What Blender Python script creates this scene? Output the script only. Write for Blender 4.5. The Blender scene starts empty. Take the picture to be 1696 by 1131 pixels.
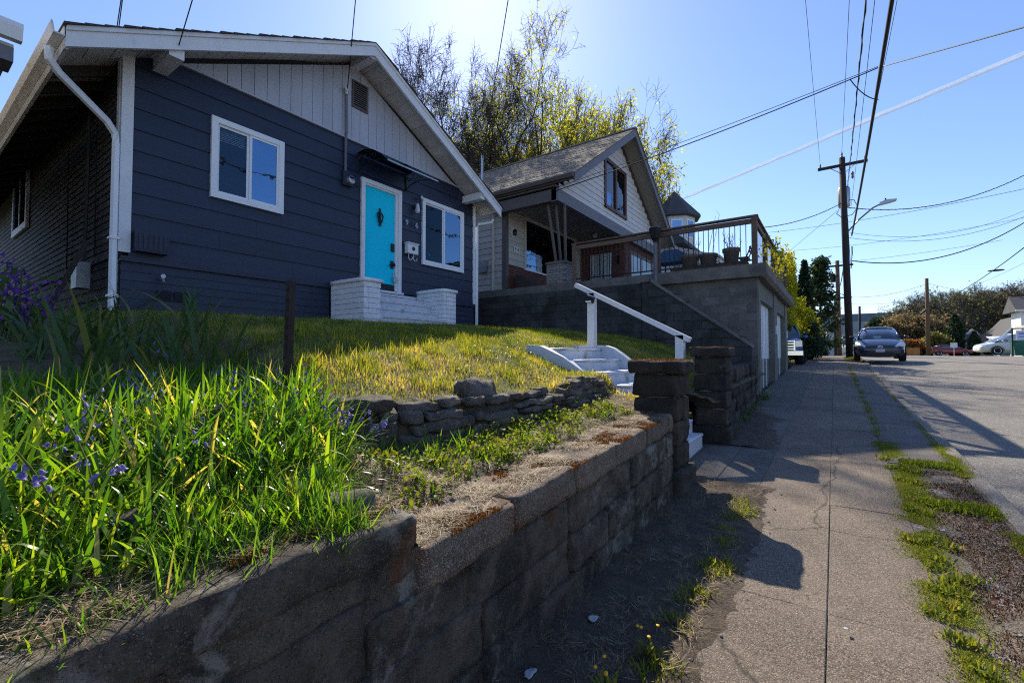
import bpy, math, random
import numpy as np
from mathutils import Vector, Matrix, Euler, noise as mn
R = math.radians
scene = bpy.context.scene
col = scene.collection
# ------------------------------------------------------------------ camera, sky, sun, exposure
cam_d = bpy.data.cameras.new('camera'); cam = bpy.data.objects.new('camera', cam_d); col.objects.link(cam)
cam_d.sensor_width = 36.0; cam_d.lens = 16.0; cam_d.clip_start = 0.05; cam_d.clip_end = 20000
cam.location = (0, 0, 1.45)
cam.rotation_euler = (R(90 + 1.71), 0, math.atan(535/754))
scene.camera = cam
SUN = Vector((-0.4906, 0.5795, 0.6508)).normalized()
world = bpy.data.worlds.new('World'); scene.world = world; world.use_nodes = True
wn = world.node_tree; sky = wn.nodes.new('ShaderNodeTexSky'); sky.sky_type = 'NISHITA'; sky.sun_disc = False
sky.sun_elevation = math.asin(SUN.z); sky.sun_rotation = math.atan2(SUN.x, SUN.y)
sky.altitude = 50; sky.air_density = 1.1; sky.dust_density = 0.3; sky.ozone_density = 3.2
tint = wn.nodes.new('ShaderNodeMix'); tint.data_type = 'RGBA'; tint.blend_type = 'MULTIPLY'; tint.inputs[0].default_value = 1.0; tint.inputs[7].default_value = (0.94, 0.98, 1.16, 1)
wn.links.new(sky.outputs[0], tint.inputs[6]); wn.links.new(tint.outputs[2], wn.nodes['Background'].inputs[0]); wn.nodes['Background'].inputs[1].default_value = 0.104
sl = bpy.data.lights.new('sun', 'SUN'); sl.energy = 5.0; sl.angle = R(0.53); sl.color = (1.0, 0.89, 0.72)
so = bpy.data.objects.new('sun', sl); col.objects.link(so); so.rotation_euler = (-SUN).to_track_quat('-Z', 'Y').to_euler()
so.location = SUN*60
vs = scene.view_settings; vs.view_transform = 'Standard'; vs.look = 'None'; vs.exposure = 0.72; vs.gamma = 1.0
scene.cycles.max_bounces = 8; scene.cycles.transparent_max_bounces = 16; scene.cycles.diffuse_bounces = 4
scene.cycles.use_denoising = False; scene.cycles.filter_width = 1.15
scene.cycles.sample_clamp_indirect = 6

# ------------------------------------------------------------------ materials
MATS = {}
def _ramp(nt, stops):
    n = nt.nodes.new('ShaderNodeValToRGB'); e = n.color_ramp.elements
    while len(e) < len(stops): e.new(0.5)
    for i, (p, c) in enumerate(stops):
        e[i].position = p; e[i].color = (c[0], c[1], c[2], 1) if hasattr(c, '__len__') else (c, c, c, 1)
    return n
def _noise(nt, vec, scale, detail=6, rough=0.6, dist=0.0):
    n = nt.nodes.new('ShaderNodeTexNoise'); n.inputs['Scale'].default_value = scale; n.inputs['Detail'].default_value = detail
    n.inputs['Roughness'].default_value = rough; n.inputs['Distortion'].default_value = dist
    nt.links.new(vec, n.inputs['Vector']); return n
def _mix(nt, a, b, f, mode='MIX'):
    n = nt.nodes.new('ShaderNodeMix'); n.data_type = 'RGBA'; n.blend_type = mode
    for s, v in ((n.inputs[6], a), (n.inputs[7], b)):
        if hasattr(v, 'links'): nt.links.new(v, s)
        else: s.default_value = (v[0], v[1], v[2], 1)
    if hasattr(f, 'links'): nt.links.new(f, n.inputs[0])
    else: n.inputs[0].default_value = f
    return n.outputs[2]
def mat(name, c1, c2=None, scale=6, rough=0.7, bump=0.2, bscale=60, metal=0.0, spec=0.4, layers=(), rnd=0.0, stretch=(1, 1, 1), speck=None, coat=0, bdist=0.01, bump2=None):
    """two-tone noise base + layers [(colour, noise scale, lo, hi, amount)] + speckle (colour, scale, lo, hi) + bump"""
    m = bpy.data.materials.new(name); m.use_nodes = True; nt = m.node_tree; b = nt.nodes['Principled BSDF']
    geo = nt.nodes.new('ShaderNodeNewGeometry'); mp = nt.nodes.new('ShaderNodeMapping'); mp.inputs['Scale'].default_value = stretch
    nt.links.new(geo.outputs['Position'], mp.inputs['Vector']); v = mp.outputs[0]
    c2 = c2 or tuple(x*0.75 for x in c1)
    n = _noise(nt, v, scale, 7, 0.65); r = _ramp(nt, [(0.32, c2), (0.68, c1)]); nt.links.new(n.outputs[0], r.inputs[0]); c = r.outputs[0]
    for (lc, ls, lo, hi, am) in layers:
        ln = _noise(nt, geo.outputs['Position'], ls, 8, 0.68, 0.3); lr = _ramp(nt, [(lo, 0.0), (hi, am)]); nt.links.new(ln.outputs[0], lr.inputs[0])
        c = _mix(nt, c, lc, lr.outputs[0])
    if speck:
        vo = nt.nodes.new('ShaderNodeTexVoronoi'); vo.inputs['Scale'].default_value = speck[1]; nt.links.new(geo.outputs['Position'], vo.inputs['Vector'])
        sp = nt.nodes.new('ShaderNodeSeparateColor'); nt.links.new(vo.outputs['Color'], sp.inputs[0])
        sr = _ramp(nt, [(speck[2], 0.0), (speck[3], 1.0)]); nt.links.new(sp.outputs[0], sr.inputs[0]); c = _mix(nt, c, speck[0], sr.outputs[0])
    if rnd:
        oi = nt.nodes.new('ShaderNodeObjectInfo'); hs = nt.nodes.new('ShaderNodeHueSaturation'); ma = nt.nodes.new('ShaderNodeMapRange')
        ma.inputs['To Min'].default_value = 1-rnd; ma.inputs['To Max'].default_value = 1+rnd
        nt.links.new(oi.outputs['Random'], ma.inputs['Value']); nt.links.new(ma.outputs[0], hs.inputs['Value']); nt.links.new(c, hs.inputs['Color']); c = hs.outputs[0]
    nt.links.new(c, b.inputs['Base Color'])
    b.inputs['Metallic'].default_value = metal; b.inputs['Specular IOR Level'].default_value = spec; b.inputs['Coat Weight'].default_value = coat
    rn = _noise(nt, v, scale*3, 4); rm = nt.nodes.new('ShaderNodeMapRange'); rm.inputs['To Min'].default_value = max(0.02, rough-0.12); rm.inputs['To Max'].default_value = min(1, rough+0.12)
    nt.links.new(rn.outputs[0], rm.inputs['Value']); nt.links.new(rm.outputs[0], b.inputs['Roughness'])
    if bump:
        bn = _noise(nt, v, bscale, 8, 0.7); bu = nt.nodes.new('ShaderNodeBump'); bu.inputs['Strength'].default_value = bump; bu.inputs['Distance'].default_value = bdist
        nt.links.new(bn.outputs[0], bu.inputs['Height']); last = bu
        if bump2:
            b2 = _noise(nt, v, bump2[0], 6, 0.6); bb = nt.nodes.new('ShaderNodeBump'); bb.inputs['Strength'].default_value = bump2[1]; bb.inputs['Distance'].default_value = bump2[2]
            nt.links.new(b2.outputs[0], bb.inputs['Height']); nt.links.new(bb.outputs[0], bu.inputs['Normal'])
        nt.links.new(last.outputs[0], b.inputs['Normal'])
    MATS[name] = m; return m
def leafmat(name, stops, trans=0.5, rough=0.5, tint=(1.25, 1.3, 0.6), spec=0.35):
    """leaf: per-leaf attribute 'v' (0..1) picks from a colour ramp; light passes through"""
    m = bpy.data.materials.new(name); m.use_nodes = True; nt = m.node_tree; b = nt.nodes['Principled BSDF']; out = nt.nodes['Material Output']
    at = nt.nodes.new('ShaderNodeAttribute'); at.attribute_name = 'v'; r = _ramp(nt, stops); nt.links.new(at.outputs['Fac'], r.inputs[0])
    nt.links.new(r.outputs[0], b.inputs['Base Color']); b.inputs['Roughness'].default_value = rough; b.inputs['Specular IOR Level'].default_value = spec
    tr = nt.nodes.new('ShaderNodeBsdfTranslucent'); nt.links.new(_mix(nt, r.outputs[0], tint, 1.0, 'MULTIPLY'), tr.inputs[0])
    mx = nt.nodes.new('ShaderNodeMixShader'); mx.inputs[0].default_value = trans
    nt.links.new(b.outputs[0], mx.inputs[1]); nt.links.new(tr.outputs[0], mx.inputs[2]); nt.links.new(mx.outputs[0], out.inputs[0])
    MATS[name] = m; return m
def glassmat(name, tint=(0.6, 0.7, 0.8), refl=0.08, rough=0.02, gcol=(0.9, 0.95, 1)):
    m = bpy.data.materials.new(name); m.use_nodes = True; nt = m.node_tree; out = nt.nodes['Material Output']; nt.nodes.remove(nt.nodes['Principled BSDF'])
    t = nt.nodes.new('ShaderNodeBsdfTransparent'); t.inputs[0].default_value = (*tint, 1)
    g = nt.nodes.new('ShaderNodeBsdfGlossy'); ge = nt.nodes.new('ShaderNodeNewGeometry'); nn = _noise(nt, ge.outputs['Position'], 1.7, 3, 0.5); bb = nt.nodes.new('ShaderNodeBump'); bb.inputs['Strength'].default_value = 0.10; bb.inputs['Distance'].default_value = 0.05; nt.links.new(nn.outputs[0], bb.inputs['Height']); nt.links.new(bb.outputs[0], g.inputs['Normal']); g.inputs['Roughness'].default_value = rough; g.inputs[0].default_value = (*gcol, 1)
    fr = nt.nodes.new('ShaderNodeFresnel'); fr.inputs[0].default_value = 1.5
    ad = nt.nodes.new('ShaderNodeMath'); ad.inputs[1].default_value = refl; nt.links.new(fr.outputs[0], ad.inputs[0]); ad.use_clamp = True
    mx = nt.nodes.new('ShaderNodeMixShader'); nt.links.new(ad.outputs[0], mx.inputs[0]); nt.links.new(t.outputs[0], mx.inputs[1]); nt.links.new(g.outputs[0], mx.inputs[2])
    nt.links.new(mx.outputs[0], out.inputs[0]); MATS[name] = m; return m

DK = (0.012, 0.012, 0.012)
mat('siding_navy', (0.019, 0.030, 0.063), (0.014, 0.022, 0.048), 3, 0.45, 0.2, 90, stretch=(1, 0.25, 3), layers=[((0.014, 0.018, 0.03), 1.2, 0.5, 0.75, 0.6), ((0.055, 0.06, 0.075), 9, 0.64, 0.8, 0.35)], rnd=0.10, spec=0.45, bump2=(1.2, 0.25, 0.02))
mat('siding_side', (0.060, 0.058, 0.062), (0.046, 0.046, 0.050), 3, 0.7, 0.2, 80, stretch=(0.25, 1, 3), layers=[((0.10, 0.09, 0.08), 3, 0.6, 0.85, 0.5)], rnd=0.15)
mat('paint_gable', (0.44, 0.46, 0.53), (0.38, 0.40, 0.47), 2.5, 0.55, 0.12, 70, stretch=(1, 1, 0.3), layers=[((0.40, 0.40, 0.44), 1.5, 0.55, 0.8, 0.4)], rnd=0.05)
mat('paint_white', (0.74, 0.75, 0.77), (0.66, 0.67, 0.70), 5, 0.5, 0.15, 70, layers=[((0.35, 0.33, 0.30), 7, 0.62, 0.8, 0.55)], rnd=0.04)
mat('paint_step', (0.66, 0.68, 0.72), (0.54, 0.57, 0.62), 6, 0.6, 0.5, 45, layers=[((0.14, 0.13, 0.12), 4, 0.54, 0.70, 0.8), ((0.30, 0.31, 0.30), 20, 0.62, 0.78, 0.6)], rnd=0.05)
mat('vinyl', (0.80, 0.82, 0.85), (0.76, 0.78, 0.82), 5, 0.35, 0.02, 60)
mat('door_teal', (0.001, 0.66, 0.88), (0.001, 0.62, 0.85), 3, 0.5, 0.04, 60, spec=0.15)
mat('black_metal', (0.02, 0.02, 0.022), (0.012, 0.012, 0.014), 8, 0.4, 0.05, 60, metal=0.3)
mat('dark', (0.010, 0.010, 0.012), (0.007, 0.007, 0.009), 5, 0.8, 0)
mat('room', (0.022, 0.024, 0.028), (0.014, 0.015, 0.018), 2, 0.9, 0)  # near-black colour holds the shade of unlit interiors; also backs the gable boards
mat('blind', (0.72, 0.72, 0.70), (0.66, 0.66, 0.64), 5, 0.6, 0)
glassmat('glass', (0.80, 0.86, 0.88), 0.0, gcol=(0.5, 0.75, 1)); glassmat('glass_sky', (0.55, 0.68, 0.78), 0.30, gcol=(0.36, 0.62, 0.92)); glassmat('glass_dark', (0.3, 0.33, 0.36), 0.03); glassmat('car_glass', (0.35, 0.42, 0.45), 0.16)  # blue gloss tints and raised reflectance paint a sky reflection into the window glass
mat('galv', (0.45, 0.46, 0.47), (0.35, 0.36, 0.38), 12, 0.38, 0.05, 60, metal=0.8)
mat('gutter_white', (0.72, 0.71, 0.68), (0.60, 0.58, 0.54), 4, 0.45, 0.08, 40, layers=[((0.32, 0.27, 0.20), 6, 0.55, 0.75, 0.6)])
mat('shingle_dark', (0.055, 0.052, 0.052), (0.032, 0.031, 0.032), 14, 0.9, 0.5, 160, rnd=0.15, speck=((0.11, 0.10, 0.10), 120, 0.7, 0.9))
mat('shingle_brown', (0.20, 0.17, 0.145), (0.13, 0.11, 0.095), 9, 0.92, 0.5, 160, rnd=0.14, layers=[((0.08, 0.07, 0.06), 1.3, 0.5, 0.7, 0.5)], speck=((0.30, 0.26, 0.22), 110, 0.75, 0.95))
mat('wood_dark', (0.055, 0.045, 0.040), (0.035, 0.03, 0.028), 8, 0.8, 0.3, 60, stretch=(4, 1, 4))
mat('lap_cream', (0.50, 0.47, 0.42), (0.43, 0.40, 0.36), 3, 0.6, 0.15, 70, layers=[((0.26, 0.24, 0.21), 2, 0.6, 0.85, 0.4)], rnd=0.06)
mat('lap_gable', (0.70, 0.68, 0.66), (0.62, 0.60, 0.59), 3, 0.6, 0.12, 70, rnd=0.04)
mat('trim_brown', (0.115, 0.095, 0.085), (0.085, 0.07, 0.064), 5, 0.6, 0.15, 60, layers=[((0.05, 0.04, 0.035), 4, 0.6, 0.8, 0.5)])
mat('trim_slate', (0.17, 0.17, 0.20), (0.14, 0.14, 0.165), 5, 0.6, 0.1, 60)
mat('soffit_tan', (0.30, 0.27, 0.235), (0.26, 0.23, 0.20), 3, 0.7, 0.08, 40)
mat('soffit_white', (0.60, 0.58, 0.56), (0.5, 0.48, 0.46), 3, 0.7, 0.1, 60, rnd=0.08)
mat('brick_red', (0.16, 0.062, 0.048), (0.10, 0.042, 0.034), 12, 0.85, 0.4, 90, rnd=0.25)
mat('maroon', (0.11, 0.042, 0.034), (0.08, 0.032, 0.028), 5, 0.5, 0.1, 60)
mat('brick_grey', (0.30, 0.27, 0.25), (0.20, 0.18, 0.17), 12, 0.85, 0.45, 70, rnd=0.18, layers=[((0.07, 0.07, 0.065), 6, 0.55, 0.75, 0.7)])
mat('mortar', (0.22, 0.21, 0.20), (0.15, 0.145, 0.14), 20, 0.95, 0.5, 120)
mat('brick_white', (0.82, 0.83, 0.86), (0.72, 0.73, 0.77), 7, 0.6, 0.5, 50, rnd=0.06, layers=[((0.25, 0.24, 0.23), 9, 0.64, 0.8, 0.6)])
mat('mortar_white', (0.45, 0.46, 0.49), (0.33, 0.34, 0.36), 9, 0.8, 0.5, 60)
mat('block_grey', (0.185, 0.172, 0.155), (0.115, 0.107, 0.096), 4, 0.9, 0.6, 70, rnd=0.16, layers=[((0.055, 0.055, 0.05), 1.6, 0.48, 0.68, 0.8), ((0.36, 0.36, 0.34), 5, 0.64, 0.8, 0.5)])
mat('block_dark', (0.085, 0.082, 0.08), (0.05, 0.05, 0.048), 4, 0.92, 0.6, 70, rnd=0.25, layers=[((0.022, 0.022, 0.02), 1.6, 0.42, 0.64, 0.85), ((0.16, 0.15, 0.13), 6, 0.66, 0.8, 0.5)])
mat('slab_conc', (0.22, 0.20, 0.175), (0.12, 0.112, 0.098), 3.5, 0.9, 0.5, 60, layers=[((0.06, 0.062, 0.055), 2.2, 0.52, 0.72, 0.75), ((0.42, 0.41, 0.38), 6, 0.66, 0.82, 0.6)], rnd=0.08)
mat('wall_stone', (0.165, 0.132, 0.096), (0.050, 0.039, 0.028), 7, 0.95, 1.0, 60, rnd=0.16, bdist=0.02, bump2=(11, 0.6, 0.03),
    layers=[((0.022, 0.020, 0.016), 2.6, 0.47, 0.58, 0.88), ((0.29, 0.28, 0.24), 3.2, 0.55, 0.62, 0.75), ((0.15, 0.055, 0.018), 3.4, 0.59, 0.66, 0.85), ((0.075, 0.080, 0.022), 3.1, 0.60, 0.70, 0.7), ((0.02, 0.018, 0.015), 30, 0.55, 0.68, 0.6), ((0.010, 0.009, 0.008), 150, 0.57, 0.61, 0.75), ((0.27, 0.24, 0.19), 190, 0.60, 0.64, 0.6)], speck=((0.20, 0.18, 0.15), 330, 0.9, 0.99))
mat('coping', (0.20, 0.145, 0.098), (0.085, 0.060, 0.042), 9, 0.93, 0.9, 55, rnd=0.14, bdist=0.02, bump2=(13, 0.5, 0.02),
    layers=[((0.06, 0.055, 0.045), 4, 0.52, 0.7, 0.7), ((0.16, 0.060, 0.020), 3.4, 0.56, 0.66, 0.85), ((0.38, 0.34, 0.28), 9, 0.62, 0.75, 0.6), ((0.02, 0.018, 0.014), 140, 0.56, 0.60, 0.75), ((0.36, 0.31, 0.24), 180, 0.60, 0.64, 0.6)], speck=((0.42, 0.38, 0.33), 300, 0.8, 0.96))
mat('pillar_stone', (0.085, 0.068, 0.050), (0.028, 0.023, 0.018), 5, 0.93, 0.9, 48, rnd=0.3, bdist=0.02, bump2=(10, 0.6, 0.03),
    layers=[((0.020, 0.019, 0.017), 3.6, 0.44, 0.62, 0.9), ((0.34, 0.32, 0.26), 5, 0.64, 0.74, 0.6), ((0.16, 0.055, 0.02), 6, 0.66, 0.74, 0.8), ((0.008, 0.008, 0.007), 120, 0.57, 0.61, 0.75), ((0.20, 0.17, 0.13), 160, 0.60, 0.64, 0.5)])
mat('rubble', (0.19, 0.165, 0.14), (0.07, 0.06, 0.052), 8, 0.93, 0.9, 55, rnd=0.35, bdist=0.02, bump2=(14, 0.5, 0.02),
    layers=[((0.035, 0.033, 0.028), 5, 0.46, 0.64, 0.85), ((0.40, 0.40, 0.38), 6, 0.63, 0.73, 0.6), ((0.20, 0.07, 0.02), 7, 0.68, 0.76, 0.8), ((0.012, 0.011, 0.009), 130, 0.57, 0.61, 0.75), ((0.30, 0.27, 0.22), 170, 0.61, 0.65, 0.5)], speck=((0.3, 0.28, 0.24), 280, 0.88, 0.97))
mat('sidewalk', (0.178, 0.142, 0.106), (0.115, 0.090, 0.068), 2.2, 0.9, 1.0, 120, bdist=0.010, rnd=0.13, speck=((0.36, 0.30, 0.235), 260, 0.74, 0.94), bump2=(2.5, 0.25, 0.04),
    layers=[((0.045, 0.036, 0.030), 70, 0.48, 0.58, 0.8), ((0.24, 0.20, 0.16), 0.9, 0.45, 0.7, 0.6), ((0.075, 0.064, 0.054), 1.7, 0.52, 0.72, 0.65), ((0.29, 0.25, 0.205), 3.3, 0.60, 0.75, 0.5)])
_nt = MATS['sidewalk'].node_tree; _b = _nt.nodes['Principled BSDF']; _geo = [q for q in _nt.nodes if q.type == 'NEW_GEOMETRY'][0]; _old = _b.inputs['Base Color'].links[0].from_socket
_wn = _noise(_nt, _geo.outputs['Position'], 2.3, 5, 0.6); _add = _nt.nodes.new('ShaderNodeVectorMath'); _add.operation = 'MULTIPLY_ADD'; _add.inputs[1].default_value = (0.35, 0.35, 0.35)
_nt.links.new(_wn.outputs['Color'], _add.inputs[0]); _nt.links.new(_geo.outputs['Position'], _add.inputs[2])
_vo = _nt.nodes.new('ShaderNodeTexVoronoi'); _vo.feature = 'DISTANCE_TO_EDGE'; _vo.inputs['Scale'].default_value = 0.42; _nt.links.new(_add.outputs[0], _vo.inputs['Vector'])
_cr = _ramp(_nt, [(0.0, 0.85), (0.006, 0.0)]); _nt.links.new(_vo.outputs['Distance'], _cr.inputs[0]); _nt.links.new(_mix(_nt, _old, (0.035, 0.03, 0.024), _cr.outputs[0]), _b.inputs['Base Color'])
mat('entry_slab', (0.165, 0.15, 0.135), (0.10, 0.092, 0.083), 3, 0.9, 0.8, 110, layers=[((0.045, 0.042, 0.038), 2.2, 0.48, 0.66, 0.7), ((0.05, 0.045, 0.04), 60, 0.5, 0.62, 0.6)], rnd=0.08, speck=((0.27, 0.24, 0.2), 200, 0.8, 0.95), bump2=(4, 0.3, 0.03))
mat('asphalt', (0.175, 0.162, 0.145), (0.118, 0.11, 0.10), 1.2, 0.9, 1.0, 90, bdist=0.008, speck=((0.34, 0.32, 0.29), 120, 0.68, 0.95), layers=[((0.07, 0.068, 0.066), 45, 0.5, 0.64, 0.6), ((0.085, 0.08, 0.075), 0.35, 0.5, 0.68, 0.55), ((0.26, 0.24, 0.21), 0.8, 0.58, 0.72, 0.4)], bump2=(1.2, 0.25, 0.06))
mat('kerb', (0.18, 0.162, 0.14), (0.12, 0.108, 0.094), 5, 0.9, 0.6, 80, layers=[((0.09, 0.085, 0.08), 4, 0.5, 0.7, 0.6)], speck=((0.40, 0.37, 0.33), 150, 0.8, 0.95))
mat('verge', (0.22, 0.195, 0.165), (0.15, 0.135, 0.12), 20, 0.92, 1.0, 90, bdist=0.012, speck=((0.40, 0.38, 0.36), 75, 0.55, 0.9), bump2=(7, 0.5, 0.03),
    layers=[((0.085, 0.034, 0.018), 3.0, 0.44, 0.55, 0.9), ((0.05, 0.025, 0.015), 11, 0.5, 0.68, 0.6)])
mat('dirt', (0.125, 0.090, 0.062), (0.055, 0.040, 0.028), 6, 0.95, 1.0, 60, bdist=0.02, bump2=(9, 0.7, 0.04), layers=[((0.17, 0.14, 0.105), 10, 0.56, 0.72, 0.7), ((0.018, 0.016, 0.012), 3, 0.5, 0.7, 0.7), ((0.20, 0.19, 0.18), 2.0, 0.60, 0.72, 0.5)], speck=((0.17, 0.14, 0.105), 220, 0.86, 0.97))
mat('soil', (0.15, 0.115, 0.065), (0.08, 0.065, 0.036), 8, 0.95, 1.0, 60, bdist=0.02, bump2=(9, 0.6, 0.04), layers=[((0.24, 0.19, 0.11), 5, 0.48, 0.66, 0.75), ((0.06, 0.085, 0.02), 3, 0.5, 0.7, 0.6)])
mat('far_ground', (0.11, 0.12, 0.05), (0.07, 0.085, 0.035), 0.6, 0.95, 0.4, 8)
mat('post_rust', (0.050, 0.040, 0.034), (0.028, 0.022, 0.020), 15, 0.75, 0.4, 90, metal=0.3, layers=[((0.12, 0.05, 0.025), 18, 0.58, 0.72, 0.6)])
mat('bark', (0.085, 0.062, 0.052), (0.045, 0.034, 0.03), 12, 0.9, 0.6, 30, stretch=(1, 1, 0.3))
mat('bark_grey', (0.10, 0.09, 0.08), (0.05, 0.045, 0.042), 12, 0.9, 0.6, 30, stretch=(1, 1, 0.3))
mat('pole_wood', (0.040, 0.033, 0.030), (0.026, 0.021, 0.02), 10, 0.9, 0.5, 30, stretch=(5, 5, 0.5))
mat('pole_wood_light', (0.16, 0.095, 0.06), (0.11, 0.065, 0.042), 10, 0.9, 0.5, 30, stretch=(5, 5, 0.5))
mat('cedar', (0.185, 0.115, 0.075), (0.12, 0.078, 0.055), 6, 0.75, 0.3, 60, stretch=(1, 4, 4), layers=[((0.08, 0.055, 0.045), 3, 0.5, 0.72, 0.6)], rnd=0.15)
mat('wire_black', (0.012, 0.012, 0.014), (0.009, 0.009, 0.01), 5, 0.6, 0)
mat('pot_grey', (0.20, 0.165, 0.14), (0.14, 0.115, 0.10), 8, 0.8, 0.3, 60)
mat('blue_tarp', (0.05, 0.12, 0.24), (0.04, 0.10, 0.20), 5, 0.6, 0.2, 20)
mat('car_navy', (0.012, 0.018, 0.050), (0.010, 0.015, 0.044), 3, 0.25, 0, coat=1.0, metal=0.35)
mat('car_red', (0.30, 0.012, 0.020), (0.28, 0.011, 0.018), 3, 0.3, 0, coat=0.8)
mat('car_white', (0.72, 0.72, 0.70), (0.68, 0.68, 0.66), 3, 0.3, 0, coat=0.8)
mat('car_blue', (0.012, 0.085, 0.36), (0.010, 0.075, 0.33), 3, 0.3, 0, coat=0.8)
mat('tyre', (0.018, 0.018, 0.018), (0.012, 0.012, 0.012), 10, 0.85, 0.2, 50)
mat('chrome', (0.75, 0.76, 0.78), (0.68, 0.7, 0.72), 10, 0.16, 0, metal=1.0)
mat('headlamp', (0.75, 0.78, 0.82), (0.55, 0.58, 0.62), 30, 0.12, 0, metal=0.3, coat=1)
mat('plate', (0.75, 0.77, 0.80), (0.72, 0.74, 0.77), 5, 0.4, 0)
mat('plate_ink', (0.03, 0.05, 0.16), (0.03, 0.05, 0.15), 5, 0.4, 0)
mat('amber', (0.55, 0.16, 0.03), (0.5, 0.14, 0.03), 5, 0.3, 0)
mat('office_glass', (0.10, 0.20, 0.28), (0.07, 0.14, 0.20), 0.3, 0.2, 0, spec=0.8)
mat('office_band', (0.10, 0.16, 0.22), (0.085, 0.14, 0.19), 0.3, 0.6, 0)
mat('office_wall', (0.50, 0.50, 0.49), (0.43, 0.43, 0.43), 0.3, 0.8, 0)
mat('house_white', (0.68, 0.69, 0.70), (0.60, 0.61, 0.62), 1, 0.7, 0.05, 30)
mat('house_grey', (0.27, 0.28, 0.30), (0.22, 0.23, 0.25), 1, 0.7, 0.05, 30)
mat('roof_far', (0.085, 0.088, 0.095), (0.06, 0.062, 0.068), 2, 0.9, 0.2, 20)
mat('fence_orange', (0.45, 0.20, 0.055), (0.36, 0.15, 0.045), 3, 0.8, 0.1, 20, rnd=0.15)
mat('bin_green', (0.02, 0.12, 0.085), (0.016, 0.10, 0.07), 3, 0.6, 0)
mat('banner', (0.62, 0.70, 0.85), (0.58, 0.66, 0.82), 3, 0.6, 0)
mat('banner_ink', (0.10, 0.22, 0.60), (0.09, 0.2, 0.55), 3, 0.6, 0)
mat('hose', (0.03, 0.045, 0.04), (0.022, 0.035, 0.03), 8, 0.5, 0)
mat('litter', (0.45, 0.46, 0.48), (0.35, 0.36, 0.38), 20, 0.7, 0.4, 40)
mat('flower_yellow', (0.75, 0.42, 0.02), (0.65, 0.34, 0.015), 20, 0.6, 0)
mat('stucco_green', (0.18, 0.185, 0.165), (0.12, 0.125, 0.11), 4, 0.9, 0.4, 60, layers=[((0.09, 0.13, 0.12), 2, 0.5, 0.7, 0.6)])
mat('door_white', (0.70, 0.74, 0.78), (0.62, 0.66, 0.70), 3, 0.55, 0.08, 40)
mat('screen_dark', (0.025, 0.035, 0.055), (0.02, 0.028, 0.045), 3, 0.7, 0.1, 200)
_nt = MATS['screen_dark'].node_tree; _mx = _nt.nodes.new('ShaderNodeMixShader'); _mx.inputs[0].default_value = 0.30; _tp = _nt.nodes.new('ShaderNodeBsdfTransparent')
_nt.links.new(_tp.outputs[0], _mx.inputs[1]); _nt.links.new(_nt.nodes['Principled BSDF'].outputs[0], _mx.inputs[2]); _nt.links.new(_mx.outputs[0], _nt.nodes['Material Output'].inputs[0])
mat('art_dark', (0.05, 0.055, 0.07), (0.03, 0.035, 0.045), 6, 0.7, 0.1, 40)
mat('art_pale', (0.55, 0.58, 0.60), (0.42, 0.45, 0.47), 6, 0.7, 0.1, 40)
leafmat('leaf_bluebell', [(0, (0.030, 0.095, 0.014)), (0.45, (0.085, 0.20, 0.016)), (0.8, (0.20, 0.33, 0.022)), (0.94, (0.34, 0.40, 0.04)), (1, (0.50, 0.42, 0.14))], 0.55, 0.34, (1.55, 1.5, 0.5), spec=0.5)
leafmat('leaf_iris', [(0, (0.05, 0.10, 0.035)), (0.7, (0.09, 0.155, 0.045)), (1, (0.30, 0.24, 0.07))], 0.35, 0.45)
leafmat('leaf_lawn', [(0, (0.09, 0.16, 0.016)), (0.35, (0.27, 0.30, 0.03)), (0.6, (0.50, 0.42, 0.09)), (1, (0.68, 0.52, 0.26))], 0.55, 0.5, (1.4, 1.3, 0.6))
leafmat('leaf_verge', [(0, (0.085, 0.14, 0.013)), (0.55, (0.20, 0.23, 0.022)), (0.85, (0.30, 0.25, 0.05)), (1, (0.34, 0.24, 0.10))], 0.55, 0.55, (1.3, 1.3, 0.6))
leafmat('straw', [(0, (0.14, 0.10, 0.06)), (0.6, (0.32, 0.24, 0.14)), (1, (0.46, 0.38, 0.25))], 0.25, 0.6, (1, 1, 0.9))
leafmat('moss_rust', [(0, (0.04, 0.024, 0.008)), (0.45, (0.13, 0.048, 0.013)), (0.8, (0.27, 0.105, 0.022)), (1, (0.15, 0.15, 0.03))], 0.3, 0.8, (1.2, 1, 0.7), 0.1)
leafmat('leaf_spring', [(0, (0.34, 0.40, 0.04)), (0.6, (0.54, 0.53, 0.06)), (1, (0.66, 0.55, 0.14))], 0.7, 0.5, (1.25, 1.25, 0.7))
leafmat('leaf_hedge', [(0, (0.12, 0.17, 0.015)), (0.6, (0.36, 0.37, 0.025)), (1, (0.56, 0.47, 0.04))], 0.62, 0.5, (1.4, 1.3, 0.5))
leafmat('leaf_dark', [(0, (0.012, 0.030, 0.012)), (0.7, (0.030, 0.060, 0.022)), (1, (0.055, 0.085, 0.03))], 0.25, 0.6)
leafmat('leaf_far', [(0, (0.09, 0.115, 0.04)), (0.5, (0.18, 0.19, 0.06)), (1, (0.32, 0.27, 0.11))], 0.5, 0.6)
leafmat('leaf_brown', [(0, (0.13, 0.09, 0.06)), (0.5, (0.22, 0.16, 0.09)), (1, (0.25, 0.25, 0.08))], 0.45, 0.7, (1.1, 1, 0.8))
leafmat('leaf_orange', [(0, (0.20, 0.07, 0.025)), (0.5, (0.32, 0.13, 0.035)), (1, (0.20, 0.20, 0.04))], 0.4, 0.6, (1.2, 1, 0.6))
leafmat('petal_purple', [(0, (0.085, 0.02, 0.22)), (1, (0.22, 0.07, 0.45))], 0.4, 0.5, (1.2, 1, 1.2))
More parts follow.
